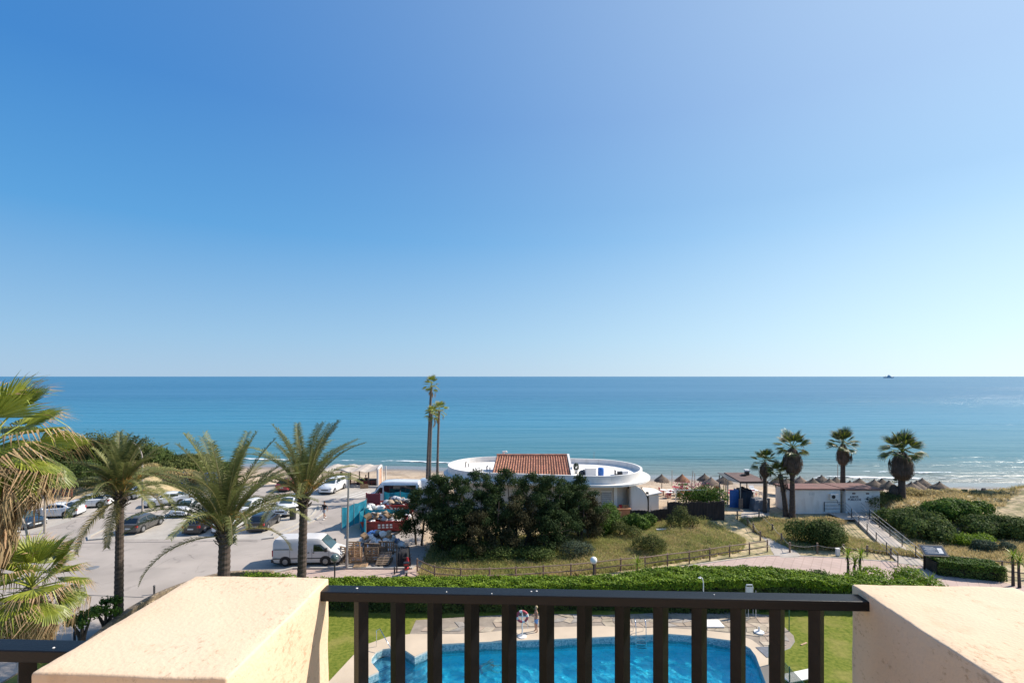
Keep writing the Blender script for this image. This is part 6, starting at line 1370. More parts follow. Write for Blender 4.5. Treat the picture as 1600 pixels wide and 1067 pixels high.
m = MB(); m.box(2.38, 2.68, -.93, .93, .28, .56); m.build('bumper', MT['black'], V1); m = MB(); m.box(-2.70, -2.50, -.93, .93, .28, .50); m.build('bumper', MT['black'], V1)
pm_ = [(-2.95, .5), (-2.93, 2.45), (-2.8, 2.62), (0, 2.68), (1.0, 2.62), (1.35, 2.48), (2.15, 1.35), (2.75, 1.12), (2.93, .8), (2.95, .5)]
V2 = van(-13.4, 58.3, pi+.02, 5.9, 2.0, 2.7, pm_, PW, 'white minibus with tinted windows behind the teal netting', 'minibus', 'minibus',
    [(-2.6, 1.0, 1.35, 2.3, 0, 'side_window', 'glass'), (1.12, 2.0, 1.4, 2.05, .55, 'side_window', 'glass')], (-1.9, 1.75))
m = MB(); q = []
for (u, z) in ((1.42, 2.42), (1.75, 1.98), (2.12, 1.42)):
    for v in (-.78, -.35, .35, .78): q.append((u+.015, v, z+.02))
m.add(q, [(4*i+j, 4*i+j+1, 4*i+j+5, 4*i+j+4) for i in range(2) for j in range(3)]); m.build('windscreen', MT['lglass'], V2)
V3 = van(-9.9, 60.9, pi+.02, 5.0, 1.95, 2.3, [(-2.5, .5), (-2.48, 2.1), (-2.3, 2.25), (.8, 2.3), (1.2, 2.1), (1.8, 1.2), (2.4, 1.0), (2.5, .5)], PW, 'second white van behind the minibus, its rear showing at right', 'parked_van', 'van', [(-2.2, -.2, 1.2, 1.85, 0, 'side_window', 'glass')], (-1.6, 1.5))
# ================================================================ scooter
sc = thing('scooter', 'red and black scooter with a top box parked by the end of the fence', 'scooter', loc=(G(636, 896).x, G(636, 896).y, .01), rz=h90+.15)
def part(n, m, mt, p, **kw): return m.build(n, MT[mt], p, **kw)
for u in (-.62, .66): m = MB(); m.lathe([(.12, -.05), (.20, -.06), (.235, 0), (.20, .06), (.12, .05)], 18); wh = m.build('wheel', MT['tyre'], sc, loc=(u, 0, .235), rot=(pi/2, 0, 0)); m = MB(); m.lathe([(.12, -.04), (.12, .04)], 12); m.build('rim', MT['metal'], wh)
m = MB(); m.tube([(-.85, 0, .62), (-.5, 0, .66), (-.1, 0, .55), (.1, 0, .32), (.38, 0, .30), (.50, 0, .75), (.52, 0, 1.0)], [.10, .17, .15, .12, .12, .13, .08], 10); part('body', m, 'red', sc, smooth=50)
m = MB(); m.box(-.68, .0, -.14, .14, .74, .83); me = m.mesh('s'); bevelled(me, .03); newobj('seat', me, sc, MT['black'])
m = MB(); m.box(-1.0, -.62, -.21, .21, .84, 1.14); me = m.mesh('s'); bevelled(me, .05); tb = newobj('top_box', me, sc, MT['black']); m = MB(); m.box(-1.012, -.99, -.16, .16, .95, 1.06); m.build('reflector', MT['tail'], tb)
m = MB(); m.box(-.96, -.90, -.1, .1, .42, .58); part('number_plate', m, 'plate', sc); m = MB(); m.box(-.94, -.86, -.12, .12, .60, .72); part('tail_light', m, 'tail', sc)
m = MB(); m.tube([(.42, -.34, 1.02), (.50, -.12, 1.0), (.52, 0, .98), (.50, .12, 1.0), (.42, .34, 1.02)], .018, 6); part('handlebar', m, 'black', sc)
for s in (1, -1): m = MB(); m.tube([(.48, s*.18, 1.02), (.46, s*.26, 1.22)], .01, 4); m.lathe([(.055, 0), (.055, .02)], 10, c=(.46, s*.27, 1.22)); part('mirror', m, 'black', sc)
m = MB(); m.tube([(.66, 0, .235), (.55, 0, .8)], .04, 8); part('fork', m, 'metal', sc); m = MB(); m.add([(.60, -.25, .3), (.66, 0, .3), (.60, .25, .3), (.52, -.22, .95), (.6, 0, 1.0), (.52, .22, .95)], [(0, 1, 4, 3), (1, 2, 5, 4)]); part('leg_shield', m, 'black', sc); m = MB(); m.box(.02, .42, -.18, .18, .27, .31); part('foot_board', m, 'black', sc)
m = MB(); m.box(-.3, .3, -.25, .25, 0, .9); 
small('covered_motorbike', tarp(.9, 2.0, 1.1, 5), MT['blackcloth'], 'motorbike under a black cover behind the scooter', 'motorbike', (G(628, 888).x-.1, G(628, 880).y, 0), .1, smooth=60)
# ================================================================ street lamps
def lamp_curved(px, py, h, d, label, arm=2.4, hd=pi):
    p = G(px, py); t = thing('street_lamp', label, 'street lamp', loc=(p.x, p.y, 0), rz=hd)
    m = MB(); pts = [(0, 0, 0), (0, 0, 1), (0, 0, h-2.2)]+[(arm*(1-cos(a)), 0, h-2.2+2.0*sin(a)) for a in [pi/2*k/8 for k in range(1, 9)]]+[(arm+.3, 0, h-.18)]
    m.tube(pts, [.11, .09, .07]+[.055]*8+[.045], 10); m.build('pole', MT['polepaint'], t, smooth=50)
    m = MB(); m.box(-.14, .14, -.14, .14, 0, .04); m.build('base_plate', MT['metal'], t)
    m = MB(); m.tube([(arm+.2, 0, h-.18), (arm+.55, 0, h-.16), (arm+.95, 0, h-.2)], [.06, .12, .06], 8); ln = m.build('lamp_head', MT['metal'], t, smooth=60); m = MB(); m.box(arm+.35, arm+.85, -.08, .08, h-.30, h-.26); m.build('lamp_glass', MT['globe'], ln)
lamp_curved(222.5, 800, 7.9, 0, 'curved street lamp in front of the left dune shrubs', arm=2.0)
lamp_curved(70, 833, 8.0, 0, 'pale street lamp pole rising between the two near fan palms', arm=1.6)
lamp_curved(43, 988, 7.3, 0, 'near street lamp whose curved arm shows between the two fan palms', arm=1.2)
p = G(542, 888.5); t = thing('street_lamp', 'straight grey street lamp beside the leaning pallets and the van', 'street lamp', loc=(p.x, p.y, 0))
m = MB(); m.tube([(0, 0, 0), (0, 0, .5), (.14, 0, 7.3)], [.13, .10, .06], 10); m.build('pole', MT['metal'], t, smooth=50); m = MB(); m.tube([(.14, 0, 7.25), (-.5, .1, 7.45), (-1.0, .15, 7.45)], [.04, .05, .09], 8); m.build('lamp_head', MT['metal'], t)
def globe(px, D, ztop, r, mt, label, base=0):
    t = thing('globe_lamp', label, 'garden lamp', loc=(PX(px, D), D, 0)); m = MB(); m.tube([(0, 0, 0), (0, 0, ztop-2*r-.05)], .05, 8); m.build('pole', MT['iron'], t); m = MB(); m.lathe([(.09, ztop-2*r-.08), (.11, ztop-2*r), (.05, ztop-2*r+.03)], 12); m.build('collar', MT['iron'], t)
    m = MB(); m.lathe([(max(.01, r*sin(pi*k/12)), ztop-r-r*cos(pi*k/12)) for k in range(13)], 20); m.build('globe', MT[mt], t, smooth=80)
globe(927.5, 34.3, PZ(869.5, 34.3), .24, 'globe', 'white globe lamp standing behind the hedge in front of the timber fence')
globe(523, 33.8, PZ(865, 33.8), .27, 'smoke', 'dark glass globe lamp in front of the white van nose')
# bollards, post, bin
m = MB(); m.lathe([(.30, 0), (.32, 1.05), (.36, 1.1), (.34, 1.18), (.1, 1.22)], 14); p = G(457.5, 811); small('litter_bin', m, MT['iron'], 'dark cylindrical litter bin beside the white off road car', 'bin', (p.x, p.y, .01), smooth=40)
m = MB(); m.tube([(0, 0, 0), (0, 0, 2.05)], .05, 8); p = G(620, 894); small('steel_post', m, MT['iron'], 'thin dark post at the right end of the pallets', 'post', (p.x, p.y, .01))
m = MB(); m.tube([(0, 0, 0), (0, 0, .5)], .06, 8); m.lathe([(.07, .5), (.02, .57)], 8); p = G(616.5, 897); small('bollard', m, MT['iron'], 'short dark bollard below the thin post by the pallets', 'bollard', (p.x, p.y, .01))
for k, (px, py, l) in enumerate(((241, 928, 'small dark post on the road by the stone wall'), (116.5, 1003, 'small dark post beside the two pruned shrubs'))): m = MB(); m.tube([(0, 0, 0), (0, 0, .55)], .06, 8); m.lathe([(.08, .55), (.02, .62)], 8); p = G(px, py); small('bollard', m, MT['iron'], l, 'bollard', (p.x, p.y, 0))
for k, (px, py, l) in enumerate(((290, 757, 'blue recycling bin seen through the palm fronds at the far kerb, left one'), (331, 758, 'blue recycling bin seen through the palm fronds at the far kerb, right one'))):
    p = G(px, py); t = thing('recycling_bin', l, 'recycling bin', loc=(p.x, p.y, .2)); m = MB(); m.box(-.6, .6, -.6, .6, .0, 1.35); me = m.mesh('b'); bevelled(me, .08); newobj('body', me, t, MT['blue']); m = MB(); m.box(-.65, .65, -.65, .65, 1.351, 1.5); m.build('lid', M('deep blue lid', (.01, .05, .25), .5), t); m = MB(); m.box(-.35, .35, -.62, -.602, .5, .95); m.build('label_plate', MT['bag'], t)
# ================================================================ waste yard: skips, netting, sacks, pallets
def skip(x, y, L, W, H, rz, label):
    t = thing('skip', label, 'skip', loc=(x, y, .01), rz=rz); m = MB(); a, b = L/2, W/2; e = .35
    o_ = [(-a+e, -b), (a-e, -b), (a-e, b), (-a+e, b)]; u_ = [(-a, -b), (a, -b), (a, b), (-a, b)]; i_ = [(-a+.06, -b+.06), (a-.06, -b+.06), (a-.06, b-.06), (-a+.06, b-.06)]
    vs = [(*p, .1) for p in o_]+[(*p, H) for p in u_]+[(*p, H) for p in i_]+[(p[0]*.85, p[1]*.95, .2) for p in o_]
    fs = [(3, 2, 1, 0)]+[(i, (i+1) % 4, (i+1) % 4+4, i+4) for i in range(4)]+[(i+4, (i+1) % 4+4, (i+1) % 4+8, i+8) for i in range(4)]+[(i+8, (i+1) % 4+8, (i+1) % 4+12, i+12) for i in range(4)]+[(12, 13, 14, 15)]
    m.add(vs, fs); m.build('hull', MT['skipred'], t)
    m = MB()
    for k in range(5): xx = -a+.5+(L-1)*k/4; m.box(xx-.04, xx+.04, -b-.06, -b-.002, .15, H-.05)
    m.build('ribs', MT['skipred'], t); m = MB(); m.beam((-a, -b-.03, H+.03), (a, -b-.03, H+.03), .1, .08); m.beam((-a, b, H+.03), (a, b, H+.03), .1, .08); m.build('rim', MT['skipred'], t)
    m = MB()      # illegible white stencil marks
    for k in range(4): m.box(.0+k*.36-.5, .22+k*.36-.5, -b-.075, -b-.065, H*.62, H*.80); m.box(.0+k*.36-.5, .24+k*.36-.5, -b-.075, -b-.065, H*.42, H*.54)
    m.build('stencil_marks', MT['bag'], t)
    return t
skip(PX(597, 47.5), 48.6, 4.2, 1.9, .95, .10, 'long red skip with white stencil marks overflowing with waste sacks')
m = MB(); m.box(-.75, .75, -.06, .06, 0, 2.1); m.box(-.75, -.65, -.12, .06, 0, 2.2); m.box(.65, .75, -.12, .06, 0, 2.2); small('container_door', m, MT['skipdark'], 'dark red container end panel between the netting and the minibus', 'panel', (PX(583, 54.2), 54.2, .0))
skip(PX(617, 53.3), 54.4, 4.0, 1.9, 1.0, .03, 'red skip below the teal netting in front of the minibus')
def netting(pts, h, label, z0=.1):
    t = thing('debris_netting', label, 'netting', loc=(pts[0][0], pts[0][1], 0)); o0 = Vector((*pts[0], 0)); m = MB(); n = 8
    for i in range(len(pts)-1):
        a = Vector((*pts[i], 0))-o0; b = Vector((*pts[i+1], 0))-o0; nr = Vector((-(b-a).y, (b-a).x, 0)).normalized(); vs = []
        for k in range(n+1):
            for j in range(5): u = k/n; v = j/4; vs.append(a.lerp(b, u)+nr*(.10*sin(u*9+v*2+i)*sin(pi*u))+Vector((0, 0, z0+(h-z0-(.14*sin(pi*u) if j == 4 else 0))*v)))
        m.add(vs, [(k*5+j, k*5+5+j, k*5+6+j, k*5+1+j) for k in range(n) for j in range(4)])
    m.build('net', MT['teal'], t, smooth=60)
    for p in pts: m = MB(); q = Vector((*p, 0))-o0; m.tube([q, q+Vector((0, 0, h+.1))], .035, 6); m.build('post', MT['metal'], t)
q = [G(534, 828), G(553, 821), G(573, 812)]; netting([(p.x, p.y) for p in q], 2.15, 'teal debris netting fence left of the skips, lit by the sun')
q = [G(573.5, 811), G(562, 826), G(572, 838)]; netting([(p.x, p.y) for p in q], 1.6, 'shorter teal netting return beside the overflowing red skip')
netting([(-14.0, 55.9), (-12.2, 55.9), (-10.0, 55.8)], 1.95, 'tall teal netting hung in front of the white minibus', z0=1.0)
netting([(PX(570, 51.0), 51.0), (PX(604, 51.0), 51.0), (PX(640, 51.0), 51.0)], 1.35, 'low teal netting between the two skips')
r = random.Random(9)
def lump(rad, seed, sq=.75):
    bm = bmesh.new(); bmesh.ops.create_icosphere(bm, subdivisions=2, radius=rad); rr2 = random.Random(seed)
    for v in bm.verts: v.co *= 1+.22*fbm(v.co.x/rad, v.co.y/rad+v.co.z/rad, 2.3, seed)+rr2.uniform(-.07, .07); v.co.z *= sq
    me = bpy.data.meshes.new('sack'); bm.to_mesh(me); bm.free(); return me
SK = {}
for nm in ('bag', 'bagb', 'bagk', 'bluecloth', 'redcloth', 'greycloth'):
    SK[nm] = []
    for k in range(3):
        me = lump(.32, k*3+len(nm), .7); me.materials.append(MT[nm]); SK[nm].append(me)
LAB = dict(bag='white', bagb='beige', bagk='black', bluecloth='light blue', redcloth='red', greycloth='grey')
def heap(cx, cy, rx, ry, z0, h, n, where, mix, s=(.6, 1.25)):
    for k in range(n):
        while True:
            u, v = r.uniform(-1, 1), r.uniform(-1, 1)
            if u*u+v*v < 1: break
        z = z0+h*(1-(u*u+v*v))*r.uniform(.55, 1)+.05; nm = r.choices([a for a, b in mix], [b for a, b in mix])[0]
        o = newobj('waste_sack', r.choice(SK[nm]), None, None, loc=(cx+u*rx, cy+v*ry, z), rot=(r.uniform(-.6, .6), r.uniform(-.6, .6), r.uniform(0, 6.28))); q = r.uniform(*s); o.scale = (q, q*r.uniform(.6, 1.1), q*r.uniform(.6, 1))
        tag(o, f'{LAB[nm]} waste sack in the heap {where}', 'sack', f'{LAB[nm]} sacks {where}')
heap(PX(597, 48.3), 48.6, 1.9, .8, .75, .85, 62, 'on the overflowing long red skip', [('bagb', 4), ('bag', 4), ('bagk', 1.2), ('greycloth', 1), ('redcloth', .4)])
heap(PX(618, 53.6), 54.4, 1.8, .8, .85, .75, 46, 'on the red skip below the netting', [('bagk', 2), ('bag', 4), ('greycloth', 2), ('bagb', 1.5)])
heap(PX(588, 42.6), 43.2, 2.1, 1.5, .0, 1.35, 88, 'behind the leaning pallets', [('bag', 6), ('greycloth', 1.5), ('bluecloth', .8), ('bagb', 1.2), ('bagk', .5)])
heap(PX(634, 50), 50.3, .9, 1.2, .0, .9, 16, 'right of the skips by the dark trees', [('bag', 3), ('bagb', 3), ('bagk', 2)])
heap(PX(583, 52.6), 52.4, 1.1, .5, .8, .6, 12, 'under the dark red panel', [('bag', 6)], (.9, 1.6))
for k in range(14):
    a = r.uniform(0, 6.28); m = MB(); m.box(-.3, .3, -.22, .22, 0, r.uniform(.05, .35)); where = ['on the long red skip', 'on the heap behind the pallets'][k % 2]; cx, cy, z = [(PX(597, 48.3), 48.5, 1.45), (PX(590, 42.8), 43, 1.1)][k % 2]
    o = m.build('cardboard_box', MT['card'], loc=(cx+r.uniform(-1.6, 1.6), cy+r.uniform(-.8, .6), z+r.uniform(-.2, .15)), rot=(r.uniform(-.5, .5), r.uniform(-.5, .5), a)); tag(o, 'crushed cardboard box lying '+where, 'box', 'cardboard boxes '+where)
# pallets: one of each kind, then copies
def pallet(name='pallet', mat='palletwood', nb=8):
    t = thing(name, '', 'pallet')
    for k in range(nb): m = MB(); z = -.6+1.2*k/(nb-1); m.box(-.5, .5, z-.045, z+.045, .05, .072); m.build('deck_board', MT[mat], t)
    for x in (-.45, 0, .45): m = MB(); m.box(x-.05, x+.05, -.6, .6, -.03, .049); m.build('stringer', MT[mat], t)
    for z in (-.55, 0, .55): m = MB(); m.box(-.5, .5, z-.05, z+.05, -.055, -.031); m.build('base_board', MT[mat], t)
    return t
p1 = pallet(); p2 = pallet(mat='greywood')
def put(src, loc, rot, label, first=False):
    o = src if first else copy_thing(src); o.location = loc; o.rotation_euler = rot; o['label'] = label; return o
up = pi/2
put(p1, (PX(556, 39.4), 39.3, .80), (up+.10, 0, 0), 'light pallet standing upright and turned beside the street lamp', True).rotation_euler = (up+.10, pi/2*0, .12)
put(p1, (PX(555.5, 39.4), 39.0, 1.35), (up+.14, 0, -.05), 'light pallet set on end at the top left of the pallet row')
put(p2, (PX(583, 40), 39.7, .68), (up+.18, 0, .06), 'weathered grey pallet leaning in the middle of the row', True)
put(p2, (PX(604, 40.6), 40.6, .95), (up+.12, pi/2, .0), 'weathered grey pallet leaning high at the right of the row')
put(p2, (PX(581, 40), 40.1, .95), (up+.10, pi/2, -.04), 'weathered grey pallet behind the middle one')
put(p1, (PX(569, 40), 39.2, .10), (.0, 0, .1), 'light pallet lying flat on the pavement at the left')
put(p2, (PX(604, 40.4), 39.6, .42), (.45, 0, .0), 'grey pallet lying tilted in front of the right stack')
put(p2, (PX(604, 40.4), 40.0, .10), (0, 0, .03), 'grey pallet lying flat under the tilted one')
put(p1, (PX(573, 40.5), 40.3, .30), (.2, .1, .5), 'light pallet thrown askew behind the flat one')
put(p1, (PX(538, 39.6), 40.0, .62), (up+.2, 0, -.5), 'light pallet leaning just left of the street lamp')
m = MB(); m.box(-.8, .8, -.03, .03, 0, 1.3); 
# ================================================================ beach bar on a deck
Bb = thing('beach_bar', 'open timber beach bar with a reed mat roof and white end frame by the water', 'beach bar', loc=(0, 0, 0))
bx0, bx1, by = PX(505, 68), PX(592, 68), 67.5; zb_ = -.35
m = MB(); m.box(bx0, bx1, by, by+4.5, zb_-.4, zb_); m.build('deck', MT['wood'], Bb)
for k in range(7):
    x = bx0+(bx1-bx0)*k/6
    for y in (by+.1, by+4.3): m = MB(); m.box(x-.06, x+.06, y-.06, y+.06, zb_+.001, zb_+2.3); m.build('post', MT['wood' if k < 6 else 'white'], Bb)
m = MB(); n = 12; vs = []
for i in range(n+1):
    for j in range(3): u = i/n; vs.append((bx0+(bx1-.6-bx0)*u, by-.2+2.4*j, zb_+2.35+.10*sin(u*20)+.05*j))
m.add(vs, [(i*3+j, i*3+3+j, i*3+4+j, i*3+1+j) for i in range(n) for j in range(2)]); m.build('mat_roof', MT['pale'], Bb)
m = MB(); X = bx1; m.box(X-.12, X+.12, by-.1, by+.15, zb_, zb_+2.55); m.box(X-.12, X+.12, by+1.6, by+1.85, zb_, zb_+2.8); m.beam((X, by, zb_+2.6), (X, by+1.8, zb_+2.85), .24, .14); m.build('end_frame', MT['white'], Bb)
m = MB(); m.box(X-.06, X+.06, by+.151, by+1.599, zb_, zb_+2.5); m.build('end_panel', M('salmon panel', (.52, .30, .2), .8, var=.15), Bb)
for hz in (.4, .8, 1.0): m = MB(); m.box(bx0, bx1-.3, by-.04, by+.03, zb_+hz, zb_+hz+.07); m.build('rail', MT['redwood'], Bb)
for k in range(9): x = bx0+.4+(bx1-bx0-1.2)*k/8; m = MB(); m.box(x-.03, x+.03, by-.075, by-.041, zb_, zb_+1.1); m.build('baluster', MT['redwood'], Bb)
m = MB(); m.box(-1.3, 1.3, -.3, .3, 0, .95); m.box(-1.35, 1.35, -.4, .4, .95, 1.02); small('bar_counter', m, MT['iron'], 'dark bar counter at the right of the beach bar deck', 'counter', (bx1-1.9, by+1.6, zb_))
m = MB(); m.box(-.3, .3, -.3, .3, 0, 1.5); small('fridge', m, M('teal fridge', (.05, .16, .15), .5), 'dark teal cabinet under the beach bar roof', 'cabinet', (bx1-4.4, by+1.3, zb_))
m = MB(); m.add([(-1.6, 0, .2), (1.6, 0, .2), (1.7, .3, 1.9), (-1.0, .3, 1.3)], [(0, 1, 2, 3)]); m.add([(-1.6, .05, .2), (1.6, .05, .2), (1.7, .35, 1.9), (-1.0, .35, 1.3)], [(3, 2, 1, 0)]); small('wind_screen', m, MT['bag'], 'pale canvas wind screen at the left of the beach bar', 'wind screen', (PX(522, 66), 66.6, -.3))
m = MB(); m.lathe([(.35, 0), (.38, .9), (.3, .95)], 12); small('barrel', m, MT['iron'], 'dark barrel right of the white bar end frame', 'barrel', (bx1+.9, by+.6, -.35), smooth=40)
m = MB(); m.box(-.5, .5, -.03, .03, 0, .8); small('a_board', m, MT['card'], 'tan board leaning below the beach bar deck', 'board', (PX(568, 66), 66.3, -.25), .2)
m = MB(); m.add([(0, 0, 0), (.9, .2, 0), (.5, .1, .7)], [(0, 1, 2)]); m.add([(0, .25, 0), (.9, .45, 0), (.5, .15, .7)], [(2, 1, 0)]); small('black_sign', m, MT['black'], 'black folding board beside the white bar end frame', 'sign', (PX(582, 65), 65.6, -.3))
# ================================================================ people
def skinfig(name, verts, edges, radii, mat, parent, sub=1):
    me = bpy.data.meshes.new(name); me.from_pydata(verts, edges, []); o = bpy.data.objects.new(name, me); COL.objects.link(o)
    md = o.modifiers.new('s', 'SKIN'); md.use_smooth_shade = True
    for v, rd in zip(me.skin_vertices[0].data, radii): v.radius = (rd, rd) if not isinstance(rd, tuple) else rd
    me.skin_vertices[0].data[0].use_root = True
    s = o.modifiers.new('u', 'SUBSURF'); s.levels = sub; s.render_levels = sub
    dg = bpy.context.evaluated_depsgraph_get(); m2 = bpy.data.meshes.new_from_object(o.evaluated_get(dg)); bpy.data.objects.remove(o)
    return newobj(name, m2, parent, mat)
def person(label, loc, rz, H, pose, hair, top=None, bottom='greycloth', shoes=None, longp=False):
    t = thing('person', label, 'person', loc=loc, rz=rz); k = H/1.75
    hipL, hipR = (0, .09, .92), (0, -.09, .92)
    P = pose
    V = [(0, 0, .95), (0, 0, 1.10), (0.0, 0, 1.28), (0, 0, 1.42), (.0, 0, 1.50), (.02, 0, 1.57),      # 0-5 spine, neck
         (0, .10, .88), P['kL'], P['aL'], (P['aL'][0]+.15, P['aL'][1], P['aL'][2]-.045),               # 6-9
         (0, -.10, .88), P['kR'], P['aR'], (P['aR'][0]+.15, P['aR'][1], P['aR'][2]-.045),              # 10-13
         (0, .18, 1.42), P['eL'], P['wL'], (0, -.18, 1.42), P['eR'], P['wR']]                          # 14-19
    E = [(0, 1), (1, 2), (2, 3), (3, 4), (4, 5), (0, 6), (6, 7), (7, 8), (8, 9), (0, 10), (10, 11), (11, 12), (12, 13), (3, 14), (14, 15), (15, 16), (3, 17), (17, 18), (18, 19)]
    R = [.125, .115, .135, .12, .058, .055, .088, .058, .042, .032, .088, .058, .042, .032, .055, .042, .030, .055, .042, .030]
    # head: jaw, skull
    V += [(.035, 0, 1.63), (.01, 0, 1.70)]; E += [(5, 20), (20, 21)]; R += [(.075), (.092)]
    # hands: palm, four fingers and a thumb on each wrist
    for wi, ei in ((16, 15), (19, 18)):
        w = Vector(V[wi]); d = (w-Vector(V[ei])).normalized(); sd = d.orthogonal().normalized(); n0 = len(V)
        V.append(tuple(w+d*.08)); E.append((wi, n0)); R.append((.034))
        for j in range(4):
            L_ = (.075, .088, .082, .065)[j]; b0 = w+d*.10+sd*(j-1.5)*.019; V.append(tuple(b0)); V.append(tuple(b0+d*L_*.9+Vector((0, 0, -.012)))); E.append((n0, len(V)-2)); E.append((len(V)-2, len(V)-1)); R += [.010, .008]
        V.append(tuple(w+d*.05+sd*.05)); E.append((n0, len(V)-1)); R.append(.010); V.append(tuple(w+d*.09+sd*.07)); E.append((len(V)-2, len(V)-1)); R.append(.008)
    sc_ = lambda L: [tuple(Vector(v)*k) for v in L]
    b = skinfig('body', sc_(V), E, [(x*k if not isinstance(x, tuple) else tuple(q*k for q in x)) for x in R], MT['skin'], t)
    m = MB(); m.lathe([(.02, -.10), (.075, -.06), (.10, .0), (.097, .05), (.06, .09), (.01, .105)], 12, c=(-.01, 0, 1.725)); m.v = [tuple(Vector(v)*k) for v in m.v]; m.build('hair', MT[hair], t, smooth=80)
    m = MB(); m.tube([(.085, 0, 1.685), (.118, 0, 1.655), (.09, 0, 1.645)], [.010, .014, .008], 6)
    for s in (1, -1): m.lathe([(.012, -.006), (.012, .006)], 8, c=(.092, s*.032, 1.70))
    m.v = [tuple(Vector(v)*k) for v in m.v]; m.build('face', MT['skin'], b)
    if top:
        VV = [V[0], V[1], V[2], V[3], (.0, 0, 1.47), V[14], tuple(Vector(V[14]).lerp(Vector(V[15]), .75)), V[17], tuple(Vector(V[17]).lerp(Vector(V[18]), .75))]
        skinfig('shirt', sc_(VV), [(0, 1), (1, 2), (2, 3), (3, 4), (3, 5), (5, 6), (3, 7), (7, 8)], [x*k for x in (.145, .14, .16, .145, .07, .075, .062, .075, .062)], MT[top], t)
    f = .98 if longp else .72
    VV = [(0, 0, .98), V[6], tuple(Vector(V[6]).lerp(Vector(V[7]), f)), V[10], tuple(Vector(V[10]).lerp(Vector(V[11]), f))]
    skinfig('shorts', sc_(VV), [(0, 1), (1, 2), (0, 3), (3, 4)], [x*k for x in (.14, .115, .085, .115, .085)], MT[bottom], t)
    if shoes:
        for j in (8, 12): a = Vector(V[j]); m = MB(); m.tube([a+Vector((-.06, 0, -.03)), a+Vector((.03, 0, -.03)), a+Vector((.18, 0, -.05))], [.045, .055, .035], 8); m.v = [tuple(Vector(v)*k) for v in m.v]; m.build('shoe', MT[shoes], t, smooth=70)
    return t
stand = dict(kL=(.02, .10, .48), aL=(-.02, .11, .08), kR=(.03, -.10, .48), aR=(.0, -.11, .08), eL=(-.03, .25, 1.14), wL=(.06, .27, .90), eR=(-.03, -.25, 1.14), wR=(.06, -.27, .90))
walk = dict(kL=(.20, .10, .50), aL=(.16, .10, .10), kR=(-.06, -.10, .49), aR=(-.36, -.10, .14), eL=(-.14, .24, 1.16), wL=(-.10, .26, .90), eR=(.12, -.24, 1.16), wR=(.26, -.22, .95))
phone = dict(kL=(.02, .10, .48), aL=(-.02, .12, .08), kR=(.05, -.10, .48), aR=(.0, -.12, .08), eL=(.02, .24, 1.12), wL=(.24, .12, 1.16), eR=(.04, -.25, 1.14), wR=(.27, -.10, 1.20))
p = G(507, 811); person('man in a black shirt and pale shorts walking across the parking', (p.x, p.y, .005), radians(250), 1.78, walk, 'hair', 'blackcloth', 'greycloth', 'bag')
p = G(838, 987, .03); person('fair haired boy in light blue shorts standing behind the pool beside the life ring', (p.x, p.y, .035), radians(200), 1.42, phone, 'blond', None, 'bluecloth')
person('person in dark clothes standing on the beach bar deck', (PX(571.5, 67.9), 67.9, -.345), radians(120), 1.72, stand, 'hair', 'blackcloth', 'redcloth', 'bagk', True)
# swimmer near the left of the pool
p = G(752, 1033, -.35); t = thing('person', 'swimmer in red trunks floating face down in the pool', 'person', loc=(p.x, p.y, -.85), rz=.5)
V = [(0, 0, 0), (.25, 0, .03), (.5, 0, .04), (.62, 0, .05), (.76, 0, .06), (-.45, .13, -.05), (-.85, .16, -.12), (-1.0, .16, -.1), (-.45, -.13, -.02), (-.85, -.2, -.2), (-1.0, -.2, -.15), (.5, .2, .0), (.7, .38, -.08), (.95, .42, -.05), (.5, -.2, .0), (.72, -.36, -.1), (.98, -.38, -.1)]
skinfig('body', V, [(0, 1), (1, 2), (2, 3), (3, 4), (0, 5), (5, 6), (6, 7), (0, 8), (8, 9), (9, 10), (2, 11), (11, 12), (12, 13), (2, 14), (14, 15), (15, 16)], [.12, .13, .12, .06, .10, .07, .05, .03, .07, .05, .03, .06, .045, .03, .06, .045, .03], MT['skin'], t)
skinfig('swim_trunks', [(.1, 0, .0), (-.05, 0, 0), (-.32, .10, -.03), (-.32, -.10, -.02)], [(0, 1), (1, 2), (1, 3)], [.145, .15, .105, .105], MT['redcloth'], t)
# ================================================================ pool furniture
lb = thing('life_ring_stand', 'red and white life ring on a white stand at the far pool edge', 'life ring', loc=(G(816, 996).x, G(816, 996).y, .06))
m = MB(); m.tube([(0, 0, 0), (0, 0, 1.35)], .035, 8); m.build('pole', MT['white'], lb); m = MB(); m.lathe([(.25, 0), (.25, .04), (.05, .06)], 16); m.build('base', MT['white'], lb)
for k in range(12):
    a0_, a1_ = 2*pi*k/12, 2*pi*(k+1)/12; m = MB(); m.tube([(.29*cos(a0_+(a1_-a0_)*j/3), -.06, 1.15+.29*sin(a0_+(a1_-a0_)*j/3)) for j in range(4)], .068, 10, cap=False); m.build('ring_segment', MT['white' if k % 3 == 0 else 'lifered'], lb, smooth=80)
m = MB(); m.box(-.24, .24, -.075, -.045, 1.13, 1.17); m.box(-.02, .02, -.074, -.046, .92, 1.38); m.build('cross_brace', MT['white'], lb)
m = MB(); m.tube([(.25, -.1, 1.0), (.32, -.12, .8), (.30, -.1, .5)], .012, 5); m.build('rope', MT['white'], lb)
ld_ = thing('pool_ladder', 'chrome pool ladder with two curved handrails at the far edge', 'pool ladder', loc=(*GP(1001, 993), .06))
for s in (-.28, .28): m = MB(); m.tube([(s, .55, 0), (s, .5, .65), (s, .3, .85), (s, .05, .8), (s, -.08, .5), (s, -.1, -.9)], .022, 8); m.build('handrail', MT['chrome'], ld_, smooth=80)
for k in range(4): m = MB(); m.box(-.26, .26, -.16, -.06, -.15-.25*k, -.12-.25*k); m.build('rung', MT['chrome'], ld_)
